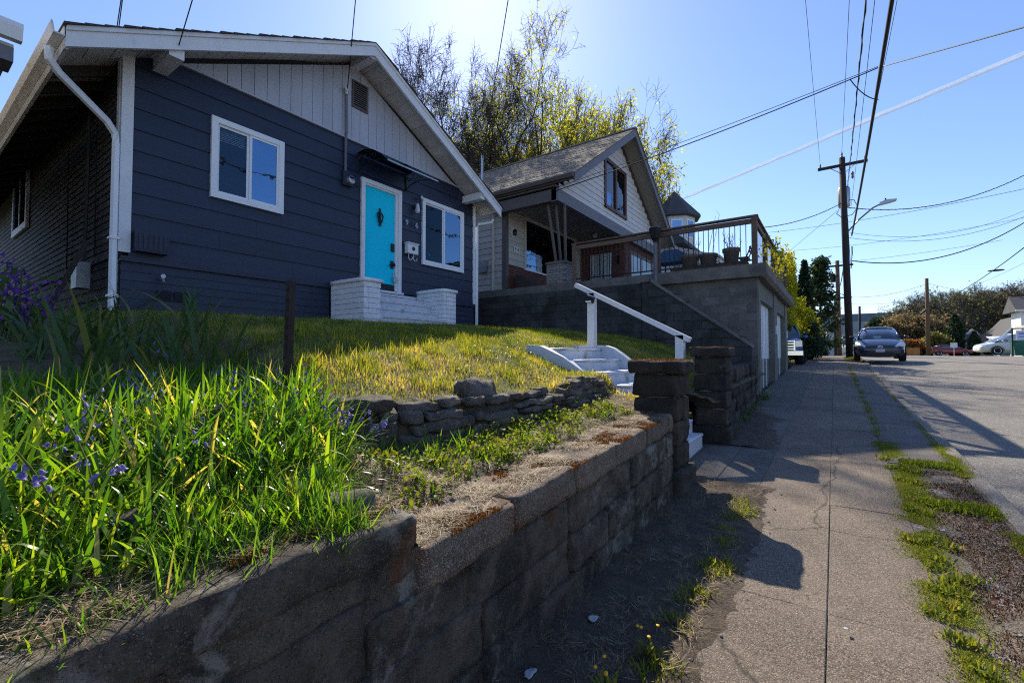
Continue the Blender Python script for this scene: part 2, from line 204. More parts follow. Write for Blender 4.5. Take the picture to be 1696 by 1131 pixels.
leafmat('petal_blue', [(0, (0.13, 0.12, 0.36)), (0.6, (0.22, 0.20, 0.50)), (1, (0.36, 0.33, 0.62))], 0.45, 0.5, (1.1, 1, 1.2))
leafmat('stem_green', [(0, (0.07, 0.12, 0.02)), (1, (0.16, 0.20, 0.04))], 0.2, 0.5)

# ------------------------------------------------------------------ building helpers
BASE = {}
def tag(o, label, cat, group=None, kind=None):
    if label: o['label'] = label
    if cat: o['category'] = cat
    if group: o['group'] = group
    if kind: o['kind'] = kind
    return o
def thing(name, label, cat, loc=(0, 0, 0), group=None):
    o = bpy.data.objects.new(name, None); col.objects.link(o); o.empty_display_size = 0.1; o.location = loc
    BASE[o.name] = Vector(loc); return tag(o, label, cat, group)
def link(name, me, parent, loc=None):
    o = bpy.data.objects.new(name, me); col.objects.link(o)
    if parent is not None:
        o.parent = parent; BASE[o.name] = BASE.get(parent.name, Vector())
    else: BASE[o.name] = Vector()
    if loc is not None: o.location = loc
    return o
class MB:
    def __init__(s): s.v = []; s.f = []; s.sm = False
    def add(s, vs, fs):
        n = len(s.v); s.v += [tuple(p) for p in vs]; s.f += [tuple(i+n for i in q) for q in fs]; return s
    def box(s, lo, hi, rot=None, piv=None):
        x0, y0, z0 = lo; x1, y1, z1 = hi
        p = [(x0, y0, z0), (x1, y0, z0), (x1, y1, z0), (x0, y1, z0), (x0, y0, z1), (x1, y0, z1), (x1, y1, z1), (x0, y1, z1)]
        if rot is not None:
            c = Vector(piv) if piv is not None else Vector(((x0+x1)/2, (y0+y1)/2, (z0+z1)/2)); E = Euler(rot).to_matrix()
            p = [E @ (Vector(q)-c) + c for q in p]
        return s.add(p, [(0, 3, 2, 1), (4, 5, 6, 7), (0, 1, 5, 4), (1, 2, 6, 5), (2, 3, 7, 6), (3, 0, 4, 7)])
    def prism(s, poly, axis, a, b):
        """poly: 2D outline in the plane across axis: x->(y,z)  y->(x,z)  z->(x,y)"""
        def P(q, t): return {'x': (t, q[0], q[1]), 'y': (q[0], t, q[1]), 'z': (q[0], q[1], t)}[axis]
        n = len(poly); vs = [P(q, a) for q in poly] + [P(q, b) for q in poly]
        fs = [tuple(range(n))[::-1], tuple(range(n, 2*n))] + [(i, (i+1) % n, n+(i+1) % n, n+i) for i in range(n)]
        return s.add(vs, fs)
    def tube(s, pts, r, n=8, cap=True):
        pts = [Vector(p) for p in pts]; rs = r if hasattr(r, '__len__') else [r]*len(pts); rings = []; up = Vector((0, 0, 1))
        for i, p in enumerate(pts):
            t = (pts[min(i+1, len(pts)-1)] - pts[max(i-1, 0)]).normalized()
            a = t.cross(up)
            if a.length < 0.05: a = t.cross(Vector((1, 0, 0)))
            a.normalize(); b = t.cross(a).normalized()
            rings.append([p + (a*math.cos(2*math.pi*k/n) + b*math.sin(2*math.pi*k/n))*rs[i] for k in range(n)])
        vs = [q for g in rings for q in g]; fs = []
        for i in range(len(pts)-1):
            for k in range(n): fs.append((i*n+k, i*n+(k+1) % n, (i+1)*n+(k+1) % n, (i+1)*n+k))
        if cap: fs += [tuple(range(n))[::-1], tuple(range((len(pts)-1)*n, len(pts)*n))]
        return s.add(vs, fs)
    def lathe(s, prof, n=16, axis='z', c=(0, 0, 0)):
        vs = []; fs = []
        for (r, h) in prof:
            for k in range(n):
                a = 2*math.pi*k/n; p = (r*math.cos(a), r*math.sin(a), h)
                if axis == 'x': p = (p[2], p[0], p[1])
                if axis == 'y': p = (p[0], p[2], p[1])
                vs.append((p[0]+c[0], p[1]+c[1], p[2]+c[2]))
        m = len(prof)
        for i in range(m-1):
            for k in range(n): fs.append((i*n+k, i*n+(k+1) % n, (i+1)*n+(k+1) % n, (i+1)*n+k))
        fs += [tuple(range(n))[::-1], tuple(range((m-1)*n, m*n))]
        return s.add(vs, fs)
    def build(s, name, m, parent=None, smooth=False):
        b = BASE.get(parent.name, Vector()) if parent is not None else Vector()
        me = bpy.data.meshes.new(name); me.from_pydata([(p[0]-b.x, p[1]-b.y, p[2]-b.z) for p in s.v], [], s.f)
        me.materials.append(MATS[m])
        if smooth: me.polygons.foreach_set('use_smooth', [True]*len(me.polygons))
        return link(name, me, parent)
_UC = {}
def unit(m, kind='box'):
    k = (m, kind)
    if k not in _UC:
        b = MB()
        if kind == 'box': b.box((0, 0, 0), (1, 1, 1))
        if kind == 'lapx': b.prism([(0, 0), (1, 0), (0.45, 1), (0, 1)], 'y', 0, 1)          # board facing +x, thick at the bottom
        if kind == 'lapy': b.prism([(0, 0), (1, 0), (1, 1), (0.55, 1)], 'x', 0, 1)          # board facing -y
        me = bpy.data.meshes.new(m+'_'+kind); me.from_pydata(b.v, [], b.f); me.materials.append(MATS[m]); _UC[k] = me
    return _UC[k]
def pc(name, parent, lo, hi, m, kind='box', rot=None):
    """a piece sharing mesh data: box (or lap board) from lo to hi in world coordinates"""
    b = BASE.get(parent.name, Vector())
    o = bpy.data.objects.new(name, unit(m, kind)); col.objects.link(o); o.parent = parent; BASE[o.name] = b
    o.location = Vector(lo)-b; o.scale = (hi[0]-lo[0], hi[1]-lo[1], hi[2]-lo[2])
    if rot: o.rotation_euler = rot
    return o
def rough_box(name, m, size, seed, n=(4, 4, 4), k=9, amp=0.012, freq=7.0):
    nx, ny, nz = n; idx = {}; vs = []; fs = []
    def vid(i, j, l):
        if (i, j, l) not in idx:
            p = Vector((2*i/nx-1, 2*j/ny-1, 2*l/nz-1)); q = (abs(p.x)**k+abs(p.y)**k+abs(p.z)**k)**(1/k); p /= q
            w = Vector((p.x*size[0]/2, p.y*size[1]/2, p.z*size[2]/2))
            d = mn.noise_vector(w*freq + Vector((seed*3.7, seed*1.3, seed*7.1))) + 0.5*mn.noise_vector(w*freq*2.7 + Vector((seed, 5, seed*2))) + 0.3*mn.noise_vector(w*freq*6.1 + Vector((seed, 9, seed*3)))
            idx[(i, j, l)] = len(vs); vs.append(w + d*amp)
        return idx[(i, j, l)]
    for i in range(nx):
        for j in range(ny):
            fs.append((vid(i, j, 0), vid(i, j+1, 0), vid(i+1, j+1, 0), vid(i+1, j, 0))); fs.append((vid(i, j, nz), vid(i+1, j, nz), vid(i+1, j+1, nz), vid(i, j+1, nz)))
    for i in range(nx):
        for l in range(nz):
            fs.append((vid(i, 0, l), vid(i+1, 0, l), vid(i+1, 0, l+1), vid(i, 0, l+1))); fs.append((vid(i, ny, l), vid(i, ny, l+1), vid(i+1, ny, l+1), vid(i+1, ny, l)))
    for j in range(ny):
        for l in range(nz):
            fs.append((vid(0, j, l), vid(0, j, l+1), vid(0, j+1, l+1), vid(0, j+1, l))); fs.append((vid(nx, j, l), vid(nx, j+1, l), vid(nx, j+1, l+1), vid(nx, j, l+1)))
    me = bpy.data.meshes.new(name); me.from_pydata(vs, [], fs); me.materials.append(MATS[m]); me.polygons.foreach_set('use_smooth', [True]*len(fs))
    return me
def put(name, me, parent, loc, rot=(0, 0, 0), scale=(1, 1, 1)):
    o = bpy.data.objects.new(name, me); col.objects.link(o); o.parent = parent; b = BASE.get(parent.name, Vector()); BASE[o.name] = b
    o.location = Vector(loc)-b; o.rotation_euler = rot; o.scale = scale; return o
def fastmesh(name, V, Q=None, T=None, m=None, att=None, smooth=False):
    V = np.asarray(V, np.float32); me = bpy.data.meshes.new(name); me.vertices.add(len(V)); me.vertices.foreach_set('co', V.ravel())
    loops = []; starts = []; tot = []; s = 0
    if Q is not None and len(Q): Q = np.asarray(Q, np.int32); loops.append(Q.ravel()); starts.append(np.arange(len(Q))*4); tot.append(np.full(len(Q), 4)); s = len(Q)*4
    if T is not None and len(T): T = np.asarray(T, np.int32); loops.append(T.ravel()); starts.append(s+np.arange(len(T))*3); tot.append(np.full(len(T), 3))
    L = np.concatenate(loops); S = np.concatenate(starts).astype(np.int32); N = np.concatenate(tot).astype(np.int32)
    me.loops.add(len(L)); me.loops.foreach_set('vertex_index', L); me.polygons.add(len(S)); me.polygons.foreach_set('loop_start', S); me.polygons.foreach_set('loop_total', N)
    if smooth: me.polygons.foreach_set('use_smooth', np.ones(len(S), bool))
    if att is not None: a = me.attributes.new('v', 'FLOAT', 'POINT'); a.data.foreach_set('value', np.asarray(att, np.float32))
    me.update(calc_edges=True); me.validate()
    if m: me.materials.append(MATS[m])
    return me
def blades(P, h, w, lean, curl, seed, segs=3, az=None, fold=0.0, droop=None):
    """strap leaves: P (n,3) roots, h lengths, w widths, lean = tilt at the root, curl = added tilt to the tip"""
    rng = np.random.default_rng(seed); n = len(P); P = np.asarray(P, float)
    az = rng.uniform(0, 2*np.pi, n) if az is None else az
    dx, dy = np.cos(az), np.sin(az); tw = rng.normal(0, 0.5, n); sx, sy = -np.sin(az+tw), np.cos(az+tw)
    pos = P.copy(); V = np.zeros((n, segs*2+1, 3)); th = lean.copy()
    for i in range(segs):
        t = i/segs; ww = (w*(0.75+0.9*t-1.35*t*t))[:, None]*0.5
        side = np.stack([sx, sy, np.zeros(n)], 1)
        V[:, 2*i] = pos - side*ww; V[:, 2*i+1] = pos + side*ww
        step = h/segs
        pos = pos + np.stack([np.sin(th)*dx*step, np.sin(th)*dy*step, np.cos(th)*step], 1); th = th + curl/segs*(0.4+1.2*t)
    V[:, segs*2] = pos
    base = (np.arange(n)*(segs*2+1))[:, None]
    Q = np.concatenate([base + np.array([[2*i, 2*i+1, 2*i+3, 2*i+2]]) for i in range(segs-1)]) if segs > 1 else None
    T = base + np.array([[2*segs-2, 2*segs-1, 2*segs]])
    return V.reshape(-1, 3), Q, T, segs*2+1
def blade_obj(name, parts, m, parent=None):
    """parts: list of (V,Q,T,nv,vals) merged into one mesh"""
    Vs, Qs, Ts, A = [], [], [], []; o = 0
    for (V, Q, T, nv, val) in parts:
        Vs.append(V)
        if Q is not None: Qs.append(Q+o)
        Ts.append(T+o); A.append(np.repeat(val, nv)); o += len(V)
    V = np.concatenate(Vs)
    if parent is not None: V = V - np.array(BASE[parent.name])
    me = fastmesh(name, V, np.concatenate(Qs) if Qs else None, np.concatenate(Ts), m, np.concatenate(A))
    return link(name, me, parent)
def leafquads(P, size, seed, up=0.3, aspect=0.6):
    rng = np.random.default_rng(seed); n = len(P); P = np.asarray(P, float)
    d = rng.normal(0, 1, (n, 3)); d /= np.linalg.norm(d, axis=1)[:, None]; e = rng.normal(0, 1, (n, 3)); e[:, 2] += up
    s = np.cross(d, e); s /= np.linalg.norm(s, axis=1)[:, None]+1e-9
    L = (size*rng.uniform(0.6, 1.3, n))[:, None]
    V = np.stack([P, P+d*L*0.5+s*L*aspect*0.5, P+d*L, P+d*L*0.5-s*L*aspect*0.5], 1).reshape(-1, 3)
    return V, np.arange(n*4).reshape(n, 4)
def leaf_obj(name, P, size, seed, m, parent=None, val=None, up=0.3, aspect=0.6):
    V, Q = leafquads(P, size, seed, up, aspect); rng = np.random.default_rng(seed+1)
    val = np.clip(rng.normal(0.5, 0.25, len(P)), 0, 1) if val is None else val
    if parent is not None: V = V - np.array(BASE[parent.name])
    me = fastmesh(name, V, Q, None, m, np.repeat(val, 4)); return link(name, me, parent)
def sticks(segs, sides=4):
    """segs: array (n,8) p0 p1 r0 r1 -> tube quads"""
    S = np.asarray(segs, float); p0, p1, r0, r1 = S[:, :3], S[:, 3:6], S[:, 6], S[:, 7]; t = p1-p0; t /= np.linalg.norm(t, axis=1)[:, None]+1e-9
    a = np.cross(t, np.array([0.31, 0.2, 0.93])); a /= np.linalg.norm(a, axis=1)[:, None]+1e-9; b = np.cross(t, a)
    V = np.zeros((len(S), 2*sides, 3))
    for k in range(sides):
        c, s = math.cos(2*math.pi*k/sides), math.sin(2*math.pi*k/sides)
        V[:, k] = p0+(a*c+b*s)*r0[:, None]; V[:, sides+k] = p1+(a*c+b*s)*r1[:, None]
    base = (np.arange(len(S))*2*sides)[:, None]
    Q = np.concatenate([base+np.array([[k, (k+1) % sides, sides+(k+1) % sides, sides+k]]) for k in range(sides)])
    return V.reshape(-1, 3), Q
def stick_obj(name, segs, m, parent=None, sides=4):
    V, Q = sticks(segs, sides)
    if parent is not None: V = V - np.array(BASE[parent.name])
    return link(name, fastmesh(name, V, Q, None, m, None, True), parent)
def textmesh(name, s, size, m, parent, loc, rot, depth=0.004, align='CENTER'):
    cu = bpy.data.curves.new(name, 'FONT'); cu.body = s; cu.size = size; cu.extrude = depth; cu.align_x = align; cu.align_y = 'CENTER'
    t = bpy.data.objects.new(name, cu); col.objects.link(t); dg = bpy.context.evaluated_depsgraph_get(); me = bpy.data.meshes.new_from_object(t.evaluated_get(dg))
    bpy.data.objects.remove(t); me.materials.clear(); me.materials.append(MATS[m]); return put(name, me, parent, loc, rot)
def sstep(a, b, x):
    t = min(1, max(0, (x-a)/(b-a))); return t*t*(3-2*t)
def interp(x, xs, ys): return float(np.interp(x, xs, ys))
def g(y):
    return 0.046*y if y < 22 else 1.012 + 0.418*(1-math.exp(-(y-22)*0.11))
# ------------------------------------------------------------------ ground, road, pavement
def sheet(name, xs, ys, zf, m, skip=None, jit=0):
    xs = list(xs); ys = list(ys); nx = len(xs); V = [(x, y, zf(x, y)) for y in ys for x in xs]; Q = []
    for j in range(len(ys)-1):
        for i in range(nx-1):
            if skip and skip((xs[i]+xs[i+1])/2, (ys[j]+ys[j+1])/2): continue
            Q.append((j*nx+i, j*nx+i+1, (j+1)*nx+i+1, (j+1)*nx+i))
    o = link(name, fastmesh(name, V, Q, None, m, None, True), None); o['kind'] = 'structure'; return o
YG = list(np.arange(-60, 20, 4)) + list(np.arange(20, 60, 2)) + [70, 90, 130, 200, 400, 900, 2500]
sheet('ground', [-2500, -600, -200, -60, -20, 0, 20, 60, 200, 600, 2500], YG, lambda x, y: g(y)-0.16, 'far_ground')
YR = [y for y in np.arange(-24, 50.1, 1.0)]
def road_z(x, y): return g(y) - 0.075 + 0.02*min(3.0, x-1.16)*0.6
sheet('road', [1.155, 1.6, 2.4, 4, 7, 12, 20, 35, 70], YR, road_z, 'asphalt')
sheet('road_beyond_junction', [1.155, 4, 8.5], [50, 60, 75, 100, 140, 180], lambda x, y: g(y)-0.05, 'asphalt')
sheet('cross_street', [-60, -30, -8, 1.155], [37, 42, 47], lambda x, y: g(y)-0.11, 'asphalt')
# kerb in lengths
kb = thing('kerb', None, None); kb['kind'] = 'structure'
rk = random.Random(4)
y = -8.0
while y < 48:
    L = 2.9; dx = rk.uniform(-0.012, 0.012); dz = rk.uniform(-0.008, 0.008); b = MB(); y1 = min(y+L-0.014, 60)
    for (a, c) in ((y, y1),):
        pr = [(1.015, -0.25), (1.165, -0.25), (1.155, -0.015), (1.135, 0.004), (1.02, 0.006)]
        vs = [(px+dx, a, g(a)+pz+dz) for px, pz in pr] + [(px+dx, c, g(c)+pz+dz) for px, pz in pr]; n = 5
        b.add(vs, [tuple(range(n)), tuple(range(n, 2*n))[::-1]] + [(i, n+i, n+(i+1) % n, (i+1) % n) for i in range(n)])
    b.build('kerb_stone', 'kerb', kb); y += L
# pavement slabs
def slabs(root, name, m, x0, x1, ys, seed, gap=0.004, lift=0.0):
    rr = random.Random(seed)
    for a, c in zip(ys[:-1], ys[1:]):
        t = [rr.uniform(-0.006, 0.006)+lift for _ in range(4)]; b = MB(); A, C = a+gap/2, c-gap/2; X0, X1 = x0+gap/2, x1-gap/2; ch = 0.004
        top = [(X0+ch, A+ch, g(A)+t[0]), (X1-ch, A+ch, g(A)+t[1]), (X1-ch, C-ch, g(C)+t[2]), (X0+ch, C-ch, g(C)+t[3])]
        mid = [(X0, A, g(A)+t[0]-ch), (X1, A, g(A)+t[1]-ch), (X1, C, g(C)+t[2]-ch), (X0, C, g(C)+t[3]-ch)]
        bot = [(p[0], p[1], p[2]-0.12) for p in mid]
        b.add(top+mid+bot, [(0, 1, 2, 3)] + [(4+i, 4+(i+1) % 4, (i+1) % 4, i) for i in range(4)] + [(8+i, 8+(i+1) % 4, 4+(i+1) % 4, 4+i) for i in range(4)])
        b.build(name, m, root)
sheet('sidewalk_bedding', [-1.43, -0.5, 0.3, 1.02], np.arange(-8, 50, 1.0), lambda x, y: g(y)-0.008, 'sidewalk')
sw = thing('sidewalk', None, None); sw['kind'] = 'structure'
yj = [2.87+1.76*k for k in range(-5, 26)]
slabs(sw, 'slab', 'sidewalk', -0.60, -0.055, yj, 1); slabs(sw, 'slab', 'sidewalk', -0.055, 0.44, yj, 2)
slabs(sw, 'slab', 'entry_slab', -1.42, -0.60, [6.39, 8.15, 9.91, 11.67, 13.4, 15.2, 17.0, 18.8, 20.5], 3)
slabs(sw, 'slab', 'entry_slab', 0.44, 1.012, [6.39, 8.15, 9.0, 10.6, 12.4, 14.2, 16.0, 17.8, 19.6, 21.4], 5)
ep = thing('entry_path', None, None); ep['kind'] = 'structure'
slabs(ep, 'slab', 'entry_slab', -1.36, -0.98, [4.86, 6.38], 6); slabs(ep, 'slab', 'entry_slab', -0.98, -0.60, [4.80, 6.38], 7)
sheet('verge', np.linspace(0.44, 1.02, 9), np.arange(-8, 6.41, 0.1), lambda x, y: g(y)-0.012+0.02*mn.noise(Vector((x*5, y*5, 3)))*1.0, 'verge')
sheet('verge_beyond', np.linspace(0.44, 1.02, 5), np.arange(21.4, 48, 0.6), lambda x, y: g(y)-0.01, 'soil')
def dirt_z(x, y):
    e = -0.55+0.07*mn.noise(Vector((0.3, y*1.9, 2)))+0.05*mn.noise(Vector((0.7, y*6.5, 5)))
    return g(y)+0.010+0.022*mn.noise(Vector((x*6, y*6, 9)))*sstep(e, e-0.2, x)+0.010*mn.noise(Vector((x*22, y*22, 4)))+0.05*max(0, -0.95-x)-0.16*max(0, x-e)
sheet('dirt_strip', np.linspace(-1.34, -0.40, 30), np.arange(-8, 4.90, 0.05), dirt_z, 'dirt')
def patch_z(x, y):
    e = -0.78+0.22*mn.noise(Vector((1.3, y*1.1, 7)))+0.07*mn.noise(Vector((2.7, y*5, 5)))-0.5*max(0, abs(y-7.6)-1.0)
    return g(y)+0.016+0.014*mn.noise(Vector((x*7, y*7, 2)))-0.14*max(0, x-e)
sheet('dirt_patch', np.linspace(-1.42, -0.42, 26), np.arange(6.4, 9.6, 0.06), patch_z, 'dirt')
# ------------------------------------------------------------------ the raised yard
def cz(y): return 0.705+0.052*y if y > 1.12 else 0.80+0.046*y*0.6
def wall_x(y): return interp(y, [1.2, 1.45, 1.75, 2.1, 3, 3.8, 4.7], [-2.5, -2.36, -2.2, -2.08, -2.0, -1.99, -2.06])
def yard(x, y):
    L = interp(x, [-20, -7.6, -6.2, -5, -4, -3, -2.3, -1.9, -1.4], [2.1, 2.05, 1.98, 1.87, 1.73, 1.50, 1.23, 1.08, 0.95]) + 0.02*(y-5)
    if y > 6.1: L = L + 0.02
    L -= 0.10*sstep(4.1, 4.85, y)*(1-sstep(6.3, 7.2, y))*sstep(-3.5, -2.9, x)
    B = interp(x, [-20, -7.6, -4.5, -3.5, -2.6, -2.0, -1.5, -1.2], [2.0, 1.95, 1.46, 1.20, 1.06, 0.97, 0.905, 0.885]) + 0.015*y
    T = cz(max(y, 1.2)) + 0.015 + 0.06*sstep(-1.55, -2.1, x) - 0.07*sstep(-1.57, -1.50, x)*sstep(1.45, 1.7, y)
    if y < 4.95:
        s = sstep(1.25, 1.75, y); w = wall_x(y); k = sstep(w+0.06, w-0.10, x)
        z = (1-s)*B + s*(T*(1-k) + (max(L, T+0.2))*k)
    else: z = L
    if x > -1.30 and y <= 1.1: z -= (x+1.30)*0.7+0.03*mn.noise(Vector((3, y*9, 1)))
    if y > 1.75 and x > -1.33: z -= 0.05
    if 1.1 < y < 1.75 and x > -2.0: z = min(z, cz(max(y, 1.121))-0.004+0.42*max(0, -1.50-x)+0.0*y)
    return z + 0.018*sstep(-1.4, -1.6, x)*mn.noise(Vector((x*3.1, y*3.1, 1.7))) + 0.03*mn.noise(Vector((x*0.9, y*0.9, 5)))*sstep(-2.2, -3, x)
xs = sorted(set(list(np.round(np.arange(-20, -7.5, 0.8), 3)) + list(np.round(np.arange(-7.6, -3.9, 0.14), 3)) + list(np.round(np.arange(-4, -1.31, 0.05), 3)) + [-3.06, -1.28, -1.25, -1.22]))
ys = sorted(set(list(np.round(np.arange(-8, -1, 0.5), 3)) + list(np.round(np.arange(-1, 11.46, 0.09), 3)) + [4.97, 6.23]))
def stair_cut(x, y): return (4.97 < y < 6.23 and x > -3.06)
sheet('yard', xs, ys, yard, 'soil', stair_cut)
# ------------------------------------------------------------------ retaining wall of rough blocks
rw = thing('retaining_wall', 'long rough block retaining wall with mossy coping along the sidewalk', 'wall', (-1.3, 1.5, 0))
b = MB()
for (a, c) in ((-4.0, 1.1), (1.1, 4.15)):
    b.add([(-1.215, a, g(a)-0.2), (-1.215, c, g(c)-0.2), (-1.215, c, cz(c)-0.06), (-1.215, a, cz(a)-0.06), (-1.5, a, g(a)-0.2), (-1.5, c, g(c)-0.2), (-1.5, c, cz(c)-0.06), (-1.5, a, cz(a)-0.06)],
          [(0, 1, 2, 3), (7, 6, 5, 4), (3, 2, 6, 7), (0, 4, 5, 1), (1, 5, 6, 2), (0, 3, 7, 4)])
b.build('mortar_core', 'wall_stone', rw)
rb = random.Random(11)
NC = 3
for ci in range(NC):
    y = -4.0 + rb.uniform(0, 0.4)
    while y < 4.12:
        L = rb.uniform(0.45, 1.05); y1 = min(y+L, 4.15); m_ = (y+y1)/2; z0 = g(m_)-0.06; H_ = (cz(m_)-0.145-z0)/NC
        me = rough_box('block', 'wall_stone', (0.24, y1-y-0.002, H_-0.002), rb.random()*90, (4, 26, 9), rb.choice([16, 26, 40]), 0.013, 6.0)
        sl_ = math.atan(0.048 if m_ > 1.12 else 0.03)
        put('block', me, rw, (-1.315+0.035*ci/NC*0.2+rb.uniform(-0.010, 0.012)+0.03*(NC-1-ci)/NC, m_, z0+H_*(ci+0.5)), (sl_+rb.uniform(-0.012, 0.012), rb.uniform(-0.03, 0.03), rb.uniform(-0.012, 0.012)))
        y = y1
y = -4.0; ynext = -4.0
while y < 4.1:                                                    # coping course, lower length and raised length
    L = rb.uniform(0.42, 0.6); y1 = min(y+L, 4.15) if y > 1.119 else min(y+L, 1.12); m_ = (y+y1)/2
    me = rough_box('coping_stone', 'coping' if y > 1.1 else 'wall_stone', (0.40, y1-y-0.003, 0.15), rb.random()*90, (12, 15, 5), 26, 0.011, 6.0)
    put('coping_stone', me, rw, (-1.385-(0.02 if y1 <= 1.121 else 0)+rb.uniform(-0.008, 0.008), m_, cz(m_)-0.072), (math.atan(0.052), rb.uniform(-0.03, 0.03), rb.uniform(-0.015, 0.015)))
    y = y1
for ya, yb in zip([-4.0, -2.7, -1.4, -0.25], [-2.7, -1.4, -0.25, 1.12]):
    m0_ = (ya+yb)/2; me = rough_box('raised_coping_stone', 'wall_stone', (0.34, yb-ya-0.005, 0.125), rb.random()*90, (12, 44, 6), 30, 0.016, 6.0)
    put('raised_coping_stone', me, rw, (-1.36+rb.uniform(-0.006, 0.006), m0_, cz(m0_)+0.020), (0.03, rb.uniform(0, 0.02), rb.uniform(-0.008, 0.008)))
# ------------------------------------------------------------------ stacked rubble wall under the lawn
sw2 = thing('rubble_wall', 'low dry stacked wall of dark rubble stones at the lawn edge', 'wall', (-2.0, 3, 0.9))
rs = random.Random(21)
for ci in range(5):
    y = 1.32 + ci*0.03
    while y < 4.50:
        L = rs.choice([0.12, 0.18, 0.26, 0.34, 0.42, 0.50])*rs.uniform(0.85, 1.15); y1 = y+L; m_ = (y+y1)/2
        zb = cz(m_)+0.02; top = max(yard(wall_x(m_)-0.15, m_), zb+0.22-0.08*sstep(3.9, 4.5, m_)); H_ = (top+0.02-zb)/5; hh = H_*rs.uniform(0.75, 1.2); dpt = rs.uniform(0.18, 0.28)
        if not (ci == 4 and rs.random() < 0.25):
            me = rough_box('stone', 'rubble', (dpt, L*0.99, hh), rs.random()*99, (6, 9, 5), rs.choice([8, 16, 30]), 0.024, 9.0)
            dy = wall_x(m_+0.1)-wall_x(m_-0.1)
            put('stone', me, sw2, (wall_x(m_)-0.03-0.024*ci+rs.uniform(-0.035, 0.035), m_, zb+H_*(ci+0.42)), (0.035+rs.uniform(-0.07, 0.07), rs.uniform(-0.10, 0.10), -math.atan(dy/0.2)+rs.uniform(-0.12, 0.12)))
        y = y1+rs.uniform(0.0, 0.02)
bd = tag(link('boulder', rough_box('boulder', 'rubble', (0.24, 0.28, 0.20), 5.5, (10, 10, 8), 5, 0.035, 8), None, (-2.20, 2.62, 1.16)), 'rounded grey boulder sitting on top of the rubble wall', 'stone')
bd2 = tag(link('boulder', rough_box('boulder', 'rubble', (0.10, 0.12, 0.08), 8.5, (6, 6, 6), 3, 0.03, 8), None, (-1.62, 0.42, 0.98)), 'small mossy stone lying among the bluebell leaves', 'stone')
bd3 = tag(link('boulder', rough_box('boulder', 'rubble', (0.15, 0.17, 0.10), 3.5, (6, 6, 6), 3, 0.03, 8), None, (-1.40, 0.99, 0.915)), 'broken dark stone on the mossy end of the raised coping', 'stone')
# ------------------------------------------------------------------ gate pillars
def pillar(y0, y1, x0, x1, ztop, label, seed):
    cy, cx = (y0+y1)/2, (x0+x1)/2; zb = g(cy)-0.05; t = thing('gate_pillar', label, 'pillar', (cx, cy, zb), 'stone gate pillars'); rr = random.Random(seed)
    w, d = x1-x0, y1-y0
    put('plinth', rough_box('plinth', 'pillar_stone', (w+0.10, d+0.10, 0.26), seed, (10, 10, 6), 16, 0.018, 6), t, (cx, cy, zb+0.13))
    z = zb+0.26; ct = ztop-0.13
    n = 4; H_ = (ct-z)/n
    for k in range(n):
        if rr.random() < 0.5:
            put('block', rough_box('block', 'pillar_stone', (w, d*0.55-0.006, H_-0.01), seed+k, (10, 7, 7), 20, 0.016, 7), t, (cx, y0+d*0.275, z+H_*(k+0.5)))
            put('block', rough_box('block', 'pillar_stone', (w, d*0.45-0.006, H_-0.01), seed+k+.5, (10, 7, 7), 20, 0.016, 7), t, (cx, y1-d*0.225, z+H_*(k+0.5)))
        else: put('block', rough_box('block', 'pillar_stone', (w, d, H_-0.01), seed+k, (10, 10, 7), 20, 0.016, 7), t, (cx+rr.uniform(-.01, .01), cy+rr.uniform(-.01, .01), z+H_*(k+0.5)), (0, 0, rr.uniform(-.03, .03)))
    MB().box((x0+0.04, y0+0.04, z), (x1-0.04, y1-0.04, ct)).build('mortar_core', 'mortar', t)
    put('cap', rough_box('cap', 'pillar_stone', (w+0.10, d+0.10, 0.12), seed+9, (14, 14, 6), 12, 0.018, 8), t, (cx, cy, ct+0.06))
    rng = np.random.default_rng(seed); N = 3800; P = np.stack([rng.uniform(x0-0.02, x1+0.02, N), rng.uniform(y0-0.02, y1+0.02, N), np.full(N, ct+0.112)], 1)
    keep = np.array([mn.noise(Vector((p[0]*9, p[1]*9, seed))) > -0.28 for p in P]); P = P[keep]; N = len(P)
    V, Q, T, nv = blades(P, rng.uniform(0.012, 0.034, N), rng.uniform(0.003, 0.006, N), rng.uniform(0, 0.9, N), rng.uniform(0, 0.8, N), seed, 2)
    o = blade_obj('moss', [(V, Q, T, nv, rng.uniform(0, 1, N))], 'moss_rust', t); o['kind'] = 'stuff'
pillar(4.18, 4.62, -1.56, -1.16, 1.41, 'rusty moss topped stone pillar nearest the camera, at the wall end', 31)
pillar(6.42, 6.86, -1.56, -1.16, 1.56, 'rusty moss topped stone pillar on the far side of the entry steps', 57)
# dark retaining wall from far pillar to the neighbour's stair
dw = thing('side_retaining_wall', 'low black mossy retaining wall between the far pillar and the garage stair', 'wall', (-1.4, 8.6, 0.3))
for ci in range(4):
    y = 6.9
    while y < 10.55:
        L = rb.uniform(0.35, 0.6); y1 = min(y+L, 10.55); m_ = (y+y1)/2; z0 = g(m_)-0.05; H_ = (1.22+0.03*(m_-7)-z0)/4
        put('block', rough_box('block', 'pillar_stone', (0.26, y1-y-0.01, H_-0.01), rb.random()*90, (3, 5, 3), 10, 0.016, 7), dw, (-1.42+rb.uniform(-.02, .02), m_, z0+H_*(ci+0.5)), (0.04, 0, 0)); y = y1
MB().box((-1.56, 6.88, 0.1), (-1.46, 10.56, 1.2)).build('mortar_core', 'mortar', dw)
